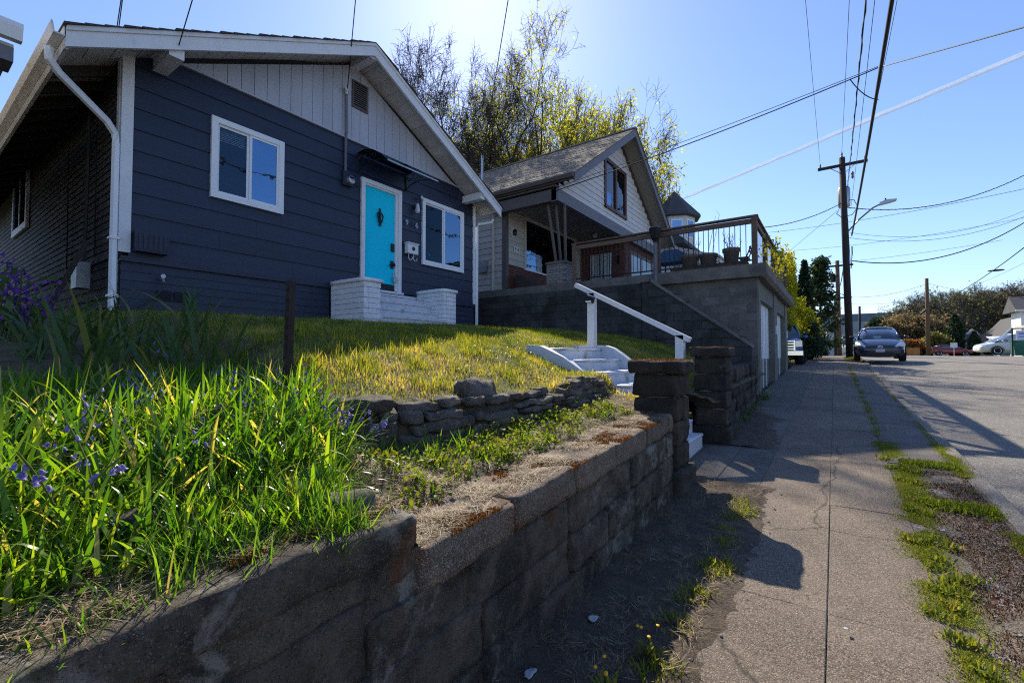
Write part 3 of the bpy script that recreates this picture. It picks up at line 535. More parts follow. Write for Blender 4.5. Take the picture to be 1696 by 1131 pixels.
# ------------------------------------------------------------------ white painted garden stair
st = thing('garden_stair', 'white painted concrete garden stair with sloping side walls', 'stairs', (-2.2, 5.6, 0.5))
xe_ = [-3.06, -2.775, -2.49, -2.205, -1.92, -1.78, -1.65, -1.52, -1.40]; zt_ = [1.54, 1.395, 1.25, 1.105, 0.95, 0.79, 0.63, 0.46]
for k in range(8):
    x, x1, zt = xe_[k], xe_[k+1], zt_[k]
    MB().box((x, 5.03, 0.1), (x1, 6.17, zt-0.034)).build('riser', 'paint_step', st)
    me = rough_box('tread', 'paint_step', (x1-x+0.03, 1.14, 0.034), k+3.3, (4, 10, 2), 14, 0.004, 6); put('tread', me, st, ((x+x1)/2+0.008, 5.6, zt-0.017))
def cheek(y0, y1, prof, nm):
    pts = prof + [(prof[-1][0], 0.1), (prof[0][0], 0.1)]
    MB().prism(pts, 'y', y0, y1).build(nm, 'paint_step', st)
cheek(4.90, 5.03, [(-3.25, 1.58), (-3.05, 1.57), (-2.72, 1.43), (-2.32, 1.18), (-2.16, 1.07), (-1.98, 1.015), (-1.60, 0.985)], 'side_wall')
cheek(6.17, 6.30, [(-3.25, 1.60), (-3.0, 1.60), (-2.72, 1.59), (-2.6, 1.55), (-2.48, 1.47), (-2.12, 1.20), (-1.85, 0.98), (-1.60, 0.90)], 'side_wall')
MB().add([(-2.10, 5.95, 1.10), (-2.02, 6.00, 1.10), (-2.03, 5.96, 1.24), (-2.06, 5.93, 1.10)], [(0, 1, 2), (1, 3, 2), (3, 0, 2), (0, 3, 1)]).build('chipped_paint_flake', 'paint_step', st)
MB().box((-3.2, 5.03, 1.40), (-3.062, 6.17, 1.545)).build('landing', 'paint_step', st)
# handrail
hr = thing('handrail', 'white wooden handrail beside the garden stair', 'handrail', (-2.4, 6.45, 1.3))
MB().box((-3.11, 6.39, 1.45), (-3.0, 6.50, 2.40)).build('post', 'paint_white', hr)
MB().box((-1.79, 6.39, 1.0), (-1.68, 6.50, 1.72)).build('post', 'paint_white', hr)
dxx = 1.72; ang = math.atan2(0.90, dxx); c = Vector((-2.465, 6.445, 2.115)); Lr = math.hypot(dxx, 0.90)
MB().box((c.x-Lr/2, 6.39, c.z-0.045), (c.x+Lr/2, 6.50, c.z+0.022), rot=(0, ang, 0)).build('rail', 'paint_white', hr)
sb = thing('solar_lamp', 'small black solar lamp clipped to the handrail post', 'lamp', (-3.05, 6.38, 2.27))
MB().prism([(-3.13, 2.38), (-2.98, 2.33), (-2.98, 2.30), (-3.0, 2.24), (-3.11, 2.27), (-3.13, 2.33)], 'y', 6.32, 6.385).build('case', 'black_metal', sb)
MB().box((-3.10, 6.312, 2.255), (-3.01, 6.319, 2.275)).build('lens', 'vinyl', sb)
# metal post on the lawn
tp = thing('fence_post', 'rusty dark metal post standing in the bluebell bed', 'post', (-2.6, 1.40, 0.95))
MB().box((-2.622, 1.381, 0.9), (-2.578, 1.389, 1.885)).build('flange', 'post_rust', tp)
MB().box((-2.604, 1.390, 0.9), (-2.596, 1.425, 1.88)).build('web', 'post_rust', tp)
for k in range(16):
    MB().box((-2.612, 1.372, 1.0+k*0.055), (-2.588, 1.3805, 1.016+k*0.055)).build('stud', 'post_rust', tp)
tp.rotation_euler = (R(-1.0), R(0.8), 0)
# ------------------------------------------------------------------ the navy bungalow
bh = thing('blue_bungalow', 'navy blue bungalow with pale gable and turquoise door', 'house', (-12, 5.4, 2.0))
FX = -7.6; HY0, HY1 = 1.84, 9.02; BX = -19.5; RY = 5.35; RZ = 7.33; SL = 0.52; RX = -6.95
def roof_z(y): return RZ - SL*abs(y-RY)
MB().box((BX, HY0+0.05, 1.4), (FX-0.14, HY1-0.05, 5.35)).prism([(HY0+0.05, 5.36), (HY1-0.05, 5.36), (RY, RZ-0.36)], 'x', BX, FX-0.14).build('wall_core', 'dark', bh)
wins = [(2.88, 3.98, 3.82, 5.05), (7.16, 8.56, 3.50, 5.02), (5.53, 6.55, 2.70, 4.97)]
def board_row(x, z0, z1, m, y0, y1, th, holes):
    segs = [(y0, y1)]
    for (a, b_, c, d) in holes:
        if z1 > c+0.01 and z0 < d-0.01:
            ns = []
            for (s, e) in segs:
                if a > s and b_ < e: ns += [(s, a), (b_, e)]
                else: ns.append((s, e))
            segs = ns
    for (s, e) in segs: pc('siding_board', bh, (x-th, s, z0), (x+0.012, e, z1), m, 'lapx')
nz = 10; H_ = (5.62-2.76)/nz
wh = [(a+0.02, b_-0.02, c+0.02, d-0.02) for (a, b_, c, d) in wins]
rj = random.Random(6)
def lapboard(y0, y1, z0, z1):
    if y1-y0 > 2.2:
        c = y0+(y1-y0)*rj.uniform(0.3, 0.7); d = rj.uniform(-0.0015, 0.0015)
        pc('siding_board', bh, (FX-0.022, y0, z0), (FX+0.012, c-0.0015, z1), 'siding_navy', 'lapx'); pc('siding_board', bh, (FX-0.022, c+0.0015, z0+d), (FX+0.013, y1, z1+d), 'siding_navy', 'lapx')
    else: pc('siding_board', bh, (FX-0.022, y0, z0), (FX+0.012, y1, z1), 'siding_navy', 'lapx')
for k in range(nz):
    z0 = 2.76+k*H_; z1 = z0+H_+0.012; y = HY0+0.10
    for (a, b_, c, d) in sorted(wh):
        if z1 > c+0.01 and z0 < d-0.01:
            lapboard(y, a, z0, z1); y = b_
            if c > z0+0.02: pc('siding_board', bh, (FX-0.022, a+0.002, z0), (FX+0.011, b_-0.002, c), 'siding_navy', 'lapx')
            if d < z1-0.02: pc('siding_board', bh, (FX-0.022, a+0.002, d), (FX+0.011, b_-0.002, z1), 'siding_navy', 'lapx')
    lapboard(y, HY1-0.06, z0, z1)
pc('water_table', bh, (FX-0.06, HY0+0.02, 2.685), (FX+0.035, 5.2, 2.755), 'siding_navy'); pc('water_table', bh, (FX-0.06, 6.9, 2.685), (FX+0.035, HY1-0.02, 2.755), 'siding_navy')
for k in range(8):
    z0 = 1.72+k*0.12
    for (s, e) in ((HY0+0.03, 4.88), (7.26, HY1-0.03)): pc('foundation_board', bh, (FX-0.022, s, z0), (FX+0.0, e, z0+0.128), 'siding_navy', 'lapx')
MB().box((FX-0.10, 4.8, 1.6), (FX-0.03, 7.3, 2.72)).build('foundation', 'dark', bh)
pc('corner_board', bh, (FX-0.05, HY0-0.012, 2.80), (FX+0.03, HY0+0.115, 5.50), 'paint_white'); pc('corner_board', bh, (FX-0.05, HY1-0.075, 2.76), (FX+0.03, HY1+0.012, 5.30), 'paint_white')
pc('corner_board', bh, (FX-0.145, HY0-0.02, 2.80), (FX-0.052, HY0+0.02, 5.40), 'paint_white')
# side wall boards (faces -y), with a window hole
sx0, sx1, sz0, sz1 = -15.25, -13.62, 4.10, 5.50
n = 26
for k in range(n):
    z0 = 2.80+k*0.1
    segs = [(BX, FX-0.15)]
    if z0+0.11 > sz0+0.03 and z0 < sz1-0.03: segs = [(BX, sx0+0.05), (sx1-0.05, FX-0.15)]
    for (s, e) in segs: pc('clapboard', bh, (s, HY0+0.004, z0), (e, HY0+0.03, z0+0.108), 'siding_side', 'lapy')
for k in range(9):
    pc('foundation_board', bh, (BX, HY0+0.02, 1.55+k*0.14), (FX-0.06, HY0+0.048, 1.55+k*0.14+0.148), 'siding_side', 'lapy')
pc('sill_band', bh, (BX, HY0-0.006, 2.76), (FX-0.06, HY0+0.05, 2.80), 'siding_side')
# gable boards
y = HY0+0.05; k = 0; gw = 0.2
while y < HY1-0.06:
    y1 = min(y+gw-0.008, HY1-0.05); tops = [(y, roof_z(y)-0.215), (y1, roof_z(y1)-0.215)]
    poly = [(y, 5.63), (y1, 5.63), (y1, tops[1][1]), (y, tops[0][1])]
    if y < RY < y1: poly = [(y, 5.63), (y1, 5.63), (y1, tops[1][1]), (RY, roof_z(RY)-0.215), (y, tops[0][1])]
    if max(p[1] for p in poly[2:]) > 5.66:
        poly = [(a, max(b_, 5.632)) if i > 1 else (a, b_) for i, (a, b_) in enumerate(poly)]
        MB().prism(poly, 'x', FX-0.06, FX+0.028).build('gable_board', 'paint_gable', bh)
    y += gw
MB().prism([(HY0+0.06, 5.62), (HY1-0.06, 5.62), (RY, RZ-0.25)], 'x', FX-0.10, FX+0.016).build('gable_backing', 'room', bh)
pc('gable_drip_edge', bh, (FX-0.04, 2.35, 5.606), (FX+0.042, 8.50, 5.632), 'paint_gable')
# gable vent
gv = MB(); gv.box((FX+0.03, 5.29, 6.27), (FX+0.055, 5.325, 6.81)); gv.box((FX+0.03, 5.615, 6.27), (FX+0.055, 5.65, 6.81)); gv.box((FX+0.031, 5.325, 6.27), (FX+0.054, 5.615, 6.30)); gv.box((FX+0.031, 5.325, 6.78), (FX+0.054, 5.615, 6.81))
gvo = gv.build('gable_vent', 'trim_brown', bh); MB().box((FX+0.029, 5.325, 6.30), (FX+0.034, 5.615, 6.78)).build('vent_backing', 'dark', gvo)
for k in range(11): MB().box((FX+0.032, 5.325, 6.315+k*0.042), (FX+0.052, 5.615, 6.325+k*0.042), rot=(0, R(35), 0)).build('louvre', 'trim_slate', gvo)
# roof
for sd in (-1, 1):
    ye = 1.18 if sd < 0 else 9.32; L = abs(ye-RY); NR = 24; rf = None
    c = [(RY, RZ-0.03), (ye, roof_z(ye)-0.03), (ye, roof_z(ye)-0.11), (RY, RZ-0.11)]
    deck = MB().prism(c, 'x', BX-0.4, RX-0.02).build('roof', 'soffit_white', bh)
    for k in range(NR):
        a = RY+sd*L*k/NR; b_ = RY+sd*(L*(k+1)/NR+0.03); za, zb_ = roof_z(a), roof_z(b_)
        MB().prism([(a, za-0.03), (b_, zb_-0.028), (b_, zb_-0.002), (a, za-0.022)], 'x', BX-0.42, RX+0.035+0.012*((k*7) % 3)).build('shingle_course', 'shingle_dark', deck)
    # rake fascia: lower wide board and upper trim
    f = lambda o1, o2: [(RY, RZ-o1), (ye, roof_z(ye)-o1), (ye, roof_z(ye)-o2), (RY, RZ-o2)]
    MB().prism(f(0.085, 0.265), 'x', RX-0.045, RX).build('rake_board', 'paint_white', bh)
    MB().prism(f(0.03, 0.084), 'x', RX-0.04, RX+0.022).build('rake_trim', 'paint_white', bh)
    # soffit planks under the front overhang
    for q in range(16):
        a = RY+sd*L*q/16; b_ = RY+sd*(L*(q+1)/16-0.01)
        MB().prism([(a, roof_z(a)-0.112), (b_, roof_z(b_)-0.112), (b_, roof_z(b_)-0.128), (a, roof_z(a)-0.128)], 'x', FX-0.05, RX-0.05).build('soffit_plank', 'soffit_white', bh)
# eave fascia, gutter, rafters on the near side
ye = 1.18; ze = roof_z(ye)
pc('eave_fascia', bh, (BX-0.4, ye-0.005, ze-0.27), (RX-0.05, ye+0.03, ze-0.10), 'gutter_white')
gt = MB(); prof = [(ye-0.12, ze-0.02), (ye-0.12, ze-0.06), (ye-0.10, ze-0.15), (ye-0.008, ze-0.15), (ye-0.008, ze-0.02), (ye-0.02, ze-0.02), (ye-0.02, ze-0.135), (ye-0.09, ze-0.135), (ye-0.105, ze-0.03)]
gt.prism(prof, 'x', BX-0.4, RX-0.01).build('gutter', 'gutter_white', bh)
x = FX-0.35
while x > BX:
    MB().prism([(ye+0.03, ze-0.25), (HY0+0.02, roof_z(HY0)-0.25), (HY0+0.02, roof_z(HY0)-0.112), (ye+0.03, ze-0.112)], 'x', x-0.025, x+0.025).build('rafter_tail', 'wood_dark', bh); x -= 0.6
MB().box((BX, HY0-0.012, 5.38), (FX-0.06, HY0+0.03, 5.42)).build('frieze', 'siding_side', bh)
# downspouts
def rect_tube(pts, w=0.075, d=0.055): return MB().tube(pts, w*0.62, 4)
ds = [(-7.30, 1.10, 4.98), (-7.30, 1.11, 4.84), (-7.34, 1.20, 4.74), (-7.55, 1.68, 4.44), (-7.60, 1.775, 4.33), (-7.60, 1.79, 4.2), (-7.60, 1.79, 2.0)]
MB().tube(ds, 0.045, 6).build('downspout', 'vinyl', bh)
for zz in (2.95, 2.2): MB().box((-7.66, 1.735, zz), (-7.545, 1.842, zz+0.03)).build('downspout_strap', 'vinyl', bh)
MB().tube([(-7.25, 9.36, 5.0), (-7.28, 9.34, 4.92), (-7.55, 9.12, 4.86), (-7.57, 9.09, 4.78), (-7.57, 9.085, 2.1)], 0.036, 6).build('downspout', 'vinyl', bh)
# gable beams
for (yy, zz, s) in ((2.24, None, 0.085), (5.35, None, 0.075), (8.62, None, 0.075)):
    top = roof_z(yy)-0.135-(0.05 if abs(yy-RY) > 1 else 0)
    MB().box((FX-0.02, yy-s, top-0.17), (RX-0.05, yy+s, top)).build('gable_beam', 'paint_white', bh)
    if yy < 3: MB().box((FX+0.25, yy-s-0.02, top-0.11), (RX-0.12, yy-s-0.001, top+0.05)).build('beam_block', 'paint_white', bh)
# windows
def window(root, x, y0, y1, z0, z1, fw=0.085, sx=1, split=0.5, mf='vinyl', blind=None, panes=('glass', 'glass_sky'), nm='window', deep=0.16):
    m = MB(); X0, X1 = x, x+0.05*sx
    m.box((min(X0, X1), y0, z0), (max(X0, X1), y0+fw, z1)).box((min(X0, X1), y1-fw, z0), (max(X0, X1), y1, z1))
    m.box((min(X0, X1)+.001, y0+fw, z0), (max(X0, X1)-.001, y1-fw, z0+fw)).box((min(X0, X1)+.001, y0+fw, z1-fw), (max(X0, X1)-.001, y1-fw, z1))
    w = m.build(nm, mf, root); ym = y0+(y1-y0)*split; sw_ = 0.035
    MB().box((x-deep, y0+fw*0.5, z0+fw*0.5), (x-deep+0.01, y1-fw*0.5, z1-fw*0.5)).build('dark_room', 'room', w)  # thin dark sheet behind the panes, interior shade put into its colour
    for i, (a, b_) in enumerate(((y0+fw, ym), (ym, y1-fw))):
        xo = x+(-0.012 if i == 0 else 0.012)*sx; s = MB(); zl, zh = z0+fw, z1-fw
        s.box((xo, a, zl), (xo+0.022, a+sw_, zh)).box((xo, b_-sw_, zl), (xo+0.022, b_, zh)).box((xo+.001, a+sw_, zl), (xo+0.021, b_-sw_, zl+sw_)).box((xo+.001, a+sw_, zh-sw_), (xo+0.021, b_-sw_, zh))
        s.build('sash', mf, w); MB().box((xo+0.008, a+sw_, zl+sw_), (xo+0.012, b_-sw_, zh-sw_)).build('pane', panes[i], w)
        if blind and blind[i] > 0:
            bl = MB(); zt = zh-sw_; k = 0; zz = zt-0.01; sp = 0.028
            while zz > zt-(zt-zl-sw_)*blind[i]: bl.box((x-0.075, a+sw_+0.005, zz-0.002), (x-0.045, b_-sw_-0.005, zz), rot=(0, R(38), 0)); zz -= sp
            bl.build('blind', 'blind', w)
    return w
window(bh, FX, 2.88, 3.98, 3.82, 5.05, blind=(0.18, 0.22))
window(bh, FX, 7.16, 8.56, 3.50, 5.02, blind=(1.0, 0.12))
# side window (faces -y)
m = MB(); yy0, yy1 = HY0-0.05, HY0+0.0
m.box((sx0, yy0, sz0), (sx0+0.12, yy1, sz1)).box((sx1-0.12, yy0, sz0), (sx1, yy1, sz1)).box((sx0+.12, yy0+.001, sz0), (sx1-.12, yy1, sz0+.14)).box((sx0+.12, yy0+.001, sz1-.12), (sx1-.12, yy1, sz1))
w = m.build('side_window', 'paint_white', bh); MB().box((sx0+.12, HY0-0.035, sz0+.14), (sx1-.12, HY0-0.03, sz1-.12)).build('pane', 'glass', w)
MB().box(((sx0+sx1)/2-.03, HY0-0.045, sz0+.14), ((sx0+sx1)/2+.03, HY0-0.036, sz1-.12)).build('mullion', 'paint_white', w); MB().box((sx0+.1, HY0+0.0, sz0+.1), (sx1-.1, HY0+0.005, sz1-.1)).build('dark_room', 'room', w)  # last box: dark sheet whose colour stands in for the unlit interior
# door
dz0, dz1 = 2.80, 4.90
df = MB(); df.box((FX, 5.53, 2.74), (FX+0.05, 5.615, 4.97)).box((FX, 6.465, 2.74), (FX+0.05, 6.55, 4.97)).box((FX+.001, 5.615, 4.885), (FX+0.049, 6.465, 4.97)); dfo = df.build('door_frame', 'paint_white', bh)
MB().box((FX-0.03, 6.40, 2.80), (FX+0.025, 6.464, 4.884)).box((FX-0.03, 5.616, 4.85), (FX+0.024, 6.399, 4.884)).build('door_stop', 'paint_white', dfo)
MB().box((FX-0.03, 5.5, 2.735), (FX+0.09, 6.58, 2.775)).build('threshold', 'paint_white', dfo)
dr = MB().box((FX-0.05, 5.616, 2.93), (FX-0.012, 6.398, 4.848)).build('door', 'door_teal', bh)
MB().box((FX-0.05, 5.616, 2.79), (FX-0.010, 6.398, 2.928)).build('kick_plate', 'black_metal', dr)
MB().box((FX-0.012, 6.30, 3.63), (FX+0.018, 6.37, 3.80)).build('keypad_lock', 'black_metal', dr)
hd = MB().box((FX-0.012, 6.295, 3.27), (FX+0.012, 6.365, 3.43)); hd.tube([(FX+0.03, 6.33, 3.33), (FX+0.05, 6.30, 3.33), (FX+0.05, 6.22, 3.33)], 0.012, 6); hd.build('door_handle', 'black_metal', dr)
MB().lathe([(0.012, 0), (0.03, 0.005), (0.03, 0.05), (0.012, 0.06)], 10, 'x', (FX+0.03, 6.33, 3.345)).build('knob', 'black_metal', dr)
MB().box((FX+0.012, 6.33, 2.98), (FX+0.06, 6.42, 3.09)).tube([(FX+0.03, 6.345, 3.09), (FX+0.03, 6.35, 3.20), (FX+0.03, 6.385, 3.20), (FX+0.03, 6.40, 3.09)], 0.008, 6).build('lock_box', 'galv', dr)
kn = MB(); kn.tube([(FX-0.012, 6.0, 4.36), (FX+0.02, 6.0, 4.36)], 0.032, 8); kn.tube([(FX+0.01, 5.96, 4.38), (FX+0.025, 5.93, 4.30), (FX+0.03, 5.96, 4.20), (FX+0.03, 6.0, 4.14), (FX+0.03, 6.04, 4.20), (FX+0.025, 6.07, 4.30), (FX+0.01, 6.04, 4.38)], 0.016, 6); kn.tube([(FX+0.01, 6.0, 4.46), (FX+0.02, 6.0, 4.10)], [0.02, 0.028], 6)
kn.build('door_knocker', 'black_metal', dr); MB().lathe([(0.008, 0), (0.012, 0.004), (0.006, 0.008)], 8, 'x', (FX-0.012, 6.0, 4.70)).build('peephole', 'galv', dr)
# door awning: two scroll brackets and a clear panel
aw = MB()
pts = [(FX+0.05, 5.45, 5.42)]
prof = [(FX+0.02, 5.40), (FX+0.25, 5.42), (FX+0.5, 5.36), (FX+0.75, 5.22), (FX+0.95, 5.04)]
am = MB(); vs = [(x_, 5.42, z_) for x_, z_ in prof] + [(x_, 6.72, z_) for x_, z_ in prof]; am.add(vs, [(i, i+1, 6+i, 5+i) for i in range(4)]); am.add([(x_, y_, z_-0.006) for x_, y_, z_ in vs], [(5+i, 6+i, i+1, i) for i in range(4)])
awo = am.build('awning', 'glass', bh)
MB().box((FX+0.94, 5.42, 5.03), (FX+0.96, 6.72, 5.055)).build('awning_front_bar', 'galv', awo)
for yy in (5.46, 6.68):
    k = MB(); k.tube([(p[0], yy, p[1]-0.02) for p in prof], 0.012, 5); k.tube([(FX+0.02, yy, 5.40), (FX+0.02, yy, 5.02)], 0.016, 5); k.tube([(FX+0.02, yy, 5.04), (FX+0.15, yy, 5.12), (FX+0.4, yy, 5.17), (FX+0.7, yy, 5.13), (FX+0.93, yy, 5.03)], 0.012, 5)
    for (cx, cz_, rr_) in ((FX+0.14, 5.30, 0.075), (FX+0.32, 5.29, 0.07), (FX+0.5, 5.26, 0.055)):
        k.tube([(cx+rr_*math.cos(a*0.5), yy, cz_+rr_*math.sin(a*0.5)) for a in range(13)], 0.009, 4)
    k.build('scroll_bracket', 'black_metal', awo)
# meter, mast, number, letterbox, lamps
mt = MB().box((FX+0.01, 5.10, 4.68), (FX+0.07, 5.30, 4.95)).build('meter_box', 'siding_navy', bh)
MB().lathe([(0.085, 0), (0.085, 0.06), (0.07, 0.10), (0.03, 0.11)], 16, 'x', (FX+0.07, 5.22, 4.78)).build('meter_glass', 'galv', mt); MB().box((FX+0.175, 5.17, 4.79), (FX+0.183, 5.25, 4.83)).build('meter_display', 'dark', mt)
MB().tube([(FX+0.045, 5.16, 4.95), (FX+0.045, 5.16, 5.62), (FX+0.075, 5.155, 5.70), (FX+0.075, 5.14, 6.42)], 0.024, 8).build('service_conduit', 'trim_slate', bh)
MB().tube([(FX+0.075, 5.14, 6.42), (FX+0.09, 5.13, 6.52), (FX+0.14, 5.11, 6.50)], [0.03, 0.045, 0.04], 8).build('weatherhead', 'galv', bh)
for q, d in (('9', 0), ('1', 0.15), ('6', 0.30)): textmesh('house_number', q, 0.17, 'galv' if q != '1' else 'black_metal', bh, (FX+0.035, 6.70+d*0.95, 4.33-0.0*d), (R(90), 0, R(90)), 0.006)
mb = MB().box((FX+0.02, 6.66, 3.66), (FX+0.12, 6.96, 3.87)).build('letterbox', 'paint_white', bh)
MB().box((FX+0.02, 6.64, 3.872), (FX+0.14, 6.98, 3.895)).build('lid', 'paint_white', mb); MB().lathe([(0.045, 0), (0.045, 0.006), (0.03, 0.008)], 14, 'x', (FX+0.12, 6.82, 3.77)).build('emblem', 'black_metal', mb)
for yy in (6.73, 6.87): MB().tube([(FX+0.07, yy, 3.66), (FX+0.06, yy+0.005, 3.56), (FX+0.09, yy+0.02, 3.51), (FX+0.13, yy+0.04, 3.53), (FX+0.13, yy+0.045, 3.58)], 0.008, 5).build('newspaper_hook', 'paint_white', mb)
lm = MB().lathe([(0.045, 0), (0.045, 0.02), (0.02, 0.03)], 12, 'x', (FX+0.01, 6.93, 4.74)).build('wall_lamp', 'black_metal', bh); MB().lathe([(0.03, 0.10), (0.05, 0.0), (0.055, -0.08), (0.03, -0.11)], 12, 'z', (FX+0.10, 6.95, 4.70)).build('lamp_glass', 'headlamp', lm)
fl = MB().lathe([(0.02, 0.0), (0.045, 0.09), (0.04, 0.1)], 10, 'x', (FX+0.03, 7.06, 4.97)).build('floodlight', 'galv', bh)
# boxes on the wall, vents, tap
vb = MB().box((FX+0.03, 1.98, 2.82), (FX+0.17, 2.34, 3.10)).build('wall_vent_hood', 'siding_navy', bh)
for k in range(6): MB().box((FX+0.171, 2.0+k*0.056, 2.85), (FX+0.18, 2.03+k*0.056, 3.05)).build('louvre', 'siding_navy', vb)
for (a, b_) in ((2.26, 2.43), (2.46, 2.64)):
    v = MB().box((FX+0.004, a, 2.21), (FX+0.016, b_, 2.34)).build('foundation_vent', 'dark', bh)
    for k in range(4): MB().box((FX+0.016, a, 2.22+k*0.03), (FX+0.022, b_, 2.227+k*0.03)).build('louvre', 'siding_navy', v)
tpv = MB().tube([(FX, 2.30, 2.49), (FX+0.10, 2.30, 2.49), (FX+0.13, 2.30, 2.44)], 0.016, 6); tpv.lathe([(0.03, 0), (0.03, 0.012)], 10, 'x', (FX+0.09, 2.30, 2.53)); tpv.build('garden_tap', 'galv', bh)
ub = MB().box((-9.15, HY0-0.16, 2.42), (-8.85, HY0-0.01, 2.80)).build('utility_box', 'galv', bh)
MB().tube([(-9.0, HY0-0.05, 2.80), (-9.0, HY0-0.03, 5.3)], 0.02, 6).build('side_conduit', 'siding_side', bh)
for k, (a, b_) in enumerate(((-10.2, -10.0), (-8.6, -8.35))): MB().tube([(a, HY0-0.04, 5.3), (a, HY0-0.02, 2.85)], 0.008, 5).build('side_cable', 'wire_black', bh)
# leaning board and hose
lb = MB().box((-8.22, 1.45, 2.0), (-8.16, 1.50, 3.0), rot=(R(-18), R(14), 0)).build('plank', 'wood_dark'); tag(lb, 'weathered dark plank leaning by the bungalow downspout', 'plank')
hs = MB().tube([(FX+0.13, 2.30, 2.43), (FX+0.14, 2.28, 2.34), (FX+0.12, 2.18, 2.2), (FX+0.11, 2.02, 2.08), (FX+0.10, 1.86, 2.03), (FX+0.08, 1.70, 2.0), (FX+0.05, 1.55, 1.98)], 0.014, 6).build('garden_hose', 'hose'); tag(hs, 'dark green garden hose hanging from the tap on the navy wall', 'hose')
# ------------------------------------------------------------------ front steps with painted brick piers
fs = thing('front_steps', 'white painted front steps between two brick piers below the turquoise door', 'steps', (-7.1, 6.05, 2.0))
def brick_pier(x0, x1, y0, y1, z0, z1, nm):
    core = MB().box((x0+0.02, y0+0.02, z0), (x1-0.02, y1-0.02, z1)).build(nm, 'mortar_white', fs); rr = random.Random(int(y0*100)); nc = 9; H_ = (z1-z0-0.07)/nc
    for k in range(nc):
        z = z0+k*H_
        def run(a, b_, L0, off):
            q = a-off; out = []
            while q < b_-0.02:
                s, e = max(q, a), min(q+L0, b_)
                if e-s > 0.03: out.append((s, e))
                q += L0
            return out
        for (s, e) in run(x0, x1, 0.215, 0.107*(k % 2)):
            d = rr.uniform(-0.004, 0.005)
            for yy in ((y0, y0+0.09), (y1-0.09, y1)):
                pc('brick', core, (s+0.003, yy[0]-d, z+0.004), (e-0.003, yy[1]+d, z+H_-0.004), 'brick_white')
        for (s, e) in run(y0+0.092, y1-0.092, 0.215, 0.1*(k % 2)):
            pc('brick', core, (x1-0.09, s+0.001, z+0.004), (x1+rr.uniform(-0.003, 0.006), e-0.001, z+H_-0.004), 'brick_white')
    me = rough_box('cap', 'brick_white', (x1-x0+0.06, y1-y0+0.09, 0.07), rr.random()*9, (8, 4, 2), 16, 0.004, 5); put('cap', me, core, ((x0+x1)/2+0.02, (y0+y1)/2, z1-0.035))
brick_pier(-7.58, -6.60, 4.90, 5.25, 1.90, 2.80, 'pier'); brick_pier(-7.40, -6.60, 6.85, 7.23, 1.95, 2.83, 'pier')
for k in range(4):
    zt = 2.66-0.165*k; x1 = -7.18+0.22*k
    MB().box((-7.58, 5.252, 1.8), (x1-0.012, 6.848, zt-0.045)).build('riser', 'paint_step', fs); MB().box((-7.575, 5.253, zt-0.044), (x1+0.012, 6.847, zt)).build('tread', 'paint_step', fs)
# ------------------------------------------------------------------ the cream house with the porch
th = thing('cream_house', 'cream lap sided house with steep brown roof and open porch', 'house', (-11, 16, 3.5))
TY0, TY1 = 11.62, 20.5; TF = -8.5; TP = -6.45; TB = -16.5; TR = 16.0; TRZ = 9.74; TS = 0.665; TRX = -5.8; TE0, TE1 = 11.2, 20.9
def troof(y): return TRZ - TS*abs(y-TR)
MB().box((TB, TY0+0.05, 2.2), (TF-0.12, TY1-0.05, 6.3)).build('wall_core', 'dark', th)
MB().prism([(TY0, 6.32), (TY1, 6.32), (TR, TRZ-0.4)], 'x', TB, TP-0.06).build('attic_core', 'dark', th)
# near side wall (faces -y) behind the porch
k = 0; z = 3.35
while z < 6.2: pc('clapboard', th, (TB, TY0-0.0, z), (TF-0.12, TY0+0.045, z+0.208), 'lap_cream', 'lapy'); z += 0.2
pc('corner_board', th, (TF-0.12, TY0-0.02, 3.35), (TF+0.03, TY0+0.13, 6.2), 'trim_brown')
# recessed front wall: boards above, red bricks below, big window
wy0, wy1, wz0, wz1 = 12.78, 16.3, 4.36, 6.02
z = 4.36
while z < 6.15:
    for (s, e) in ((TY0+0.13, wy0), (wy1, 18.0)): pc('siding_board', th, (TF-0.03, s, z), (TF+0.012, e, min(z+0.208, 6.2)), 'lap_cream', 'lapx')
    z += 0.2
bw = MB().box((TF-0.1, TY0+0.13, 3.4), (TF-0.012, 18.0, 4.34)).build('brick_base', 'mortar', th); rr = random.Random(5)
for k in range(12):
    y = TY0+0.14-0.11*(k % 2)
    while y < 17.0:
        s, e = max(y, TY0+0.14), min(y+0.212, 17.0)
        if e-s > 0.04: pc('brick', bw, (TF-0.02, s, 3.42+k*0.077), (TF+0.006+rr.uniform(0, .005), e, 3.42+k*0.077+0.066), 'brick_red')
        y += 0.222
pw = MB(); pw.box((TF, wy0-0.1, wz0), (TF+0.035, wy0, wz1+0.1)).box((TF, wy1, wz0), (TF+0.035, wy1+0.1, wz1+0.1)).box((TF+.001, wy0, wz1), (TF+0.034, wy1, wz1+0.1)); pwo = pw.build('picture_window', 'lap_cream', th)
MB().box((TF-0.02, wy0, wz0), (TF-0.014, wy1, wz1)).build('pane', 'glass_dark', pwo); MB().box((TF-0.11, wy0, wz0), (TF-0.1, wy1, wz1)).build('dark_room', 'room', pwo)  # second box: near-black sheet painted as the shaded interior
MB().box((TF+0.0, wy0+0.0, wz0+0.02), (TF+0.004, wy0+0.62, 5.1)).build('sky_reflection_patch', 'glass_sky', pwo)  # extra blue mirror box painting a sky reflection over part of the glass
MB().box((TF-0.02, wy0-0.1, wz0-0.05), (TF+0.06, wy1+0.1, wz0)).build('sill', 'paint_white', pwo)
wl = MB().box((TF+0.012, 11.92, 5.28), (TF+0.03, 12.12, 5.56)).build('porch_lamp', 'lap_gable', th); MB().lathe([(0.05, -0.09), (0.07, 0), (0.05, 0.09), (0.02, 0.12)], 10, 'z', (TF+0.09, 12.02, 5.42)).build('lamp_glass', 'black_metal', wl)
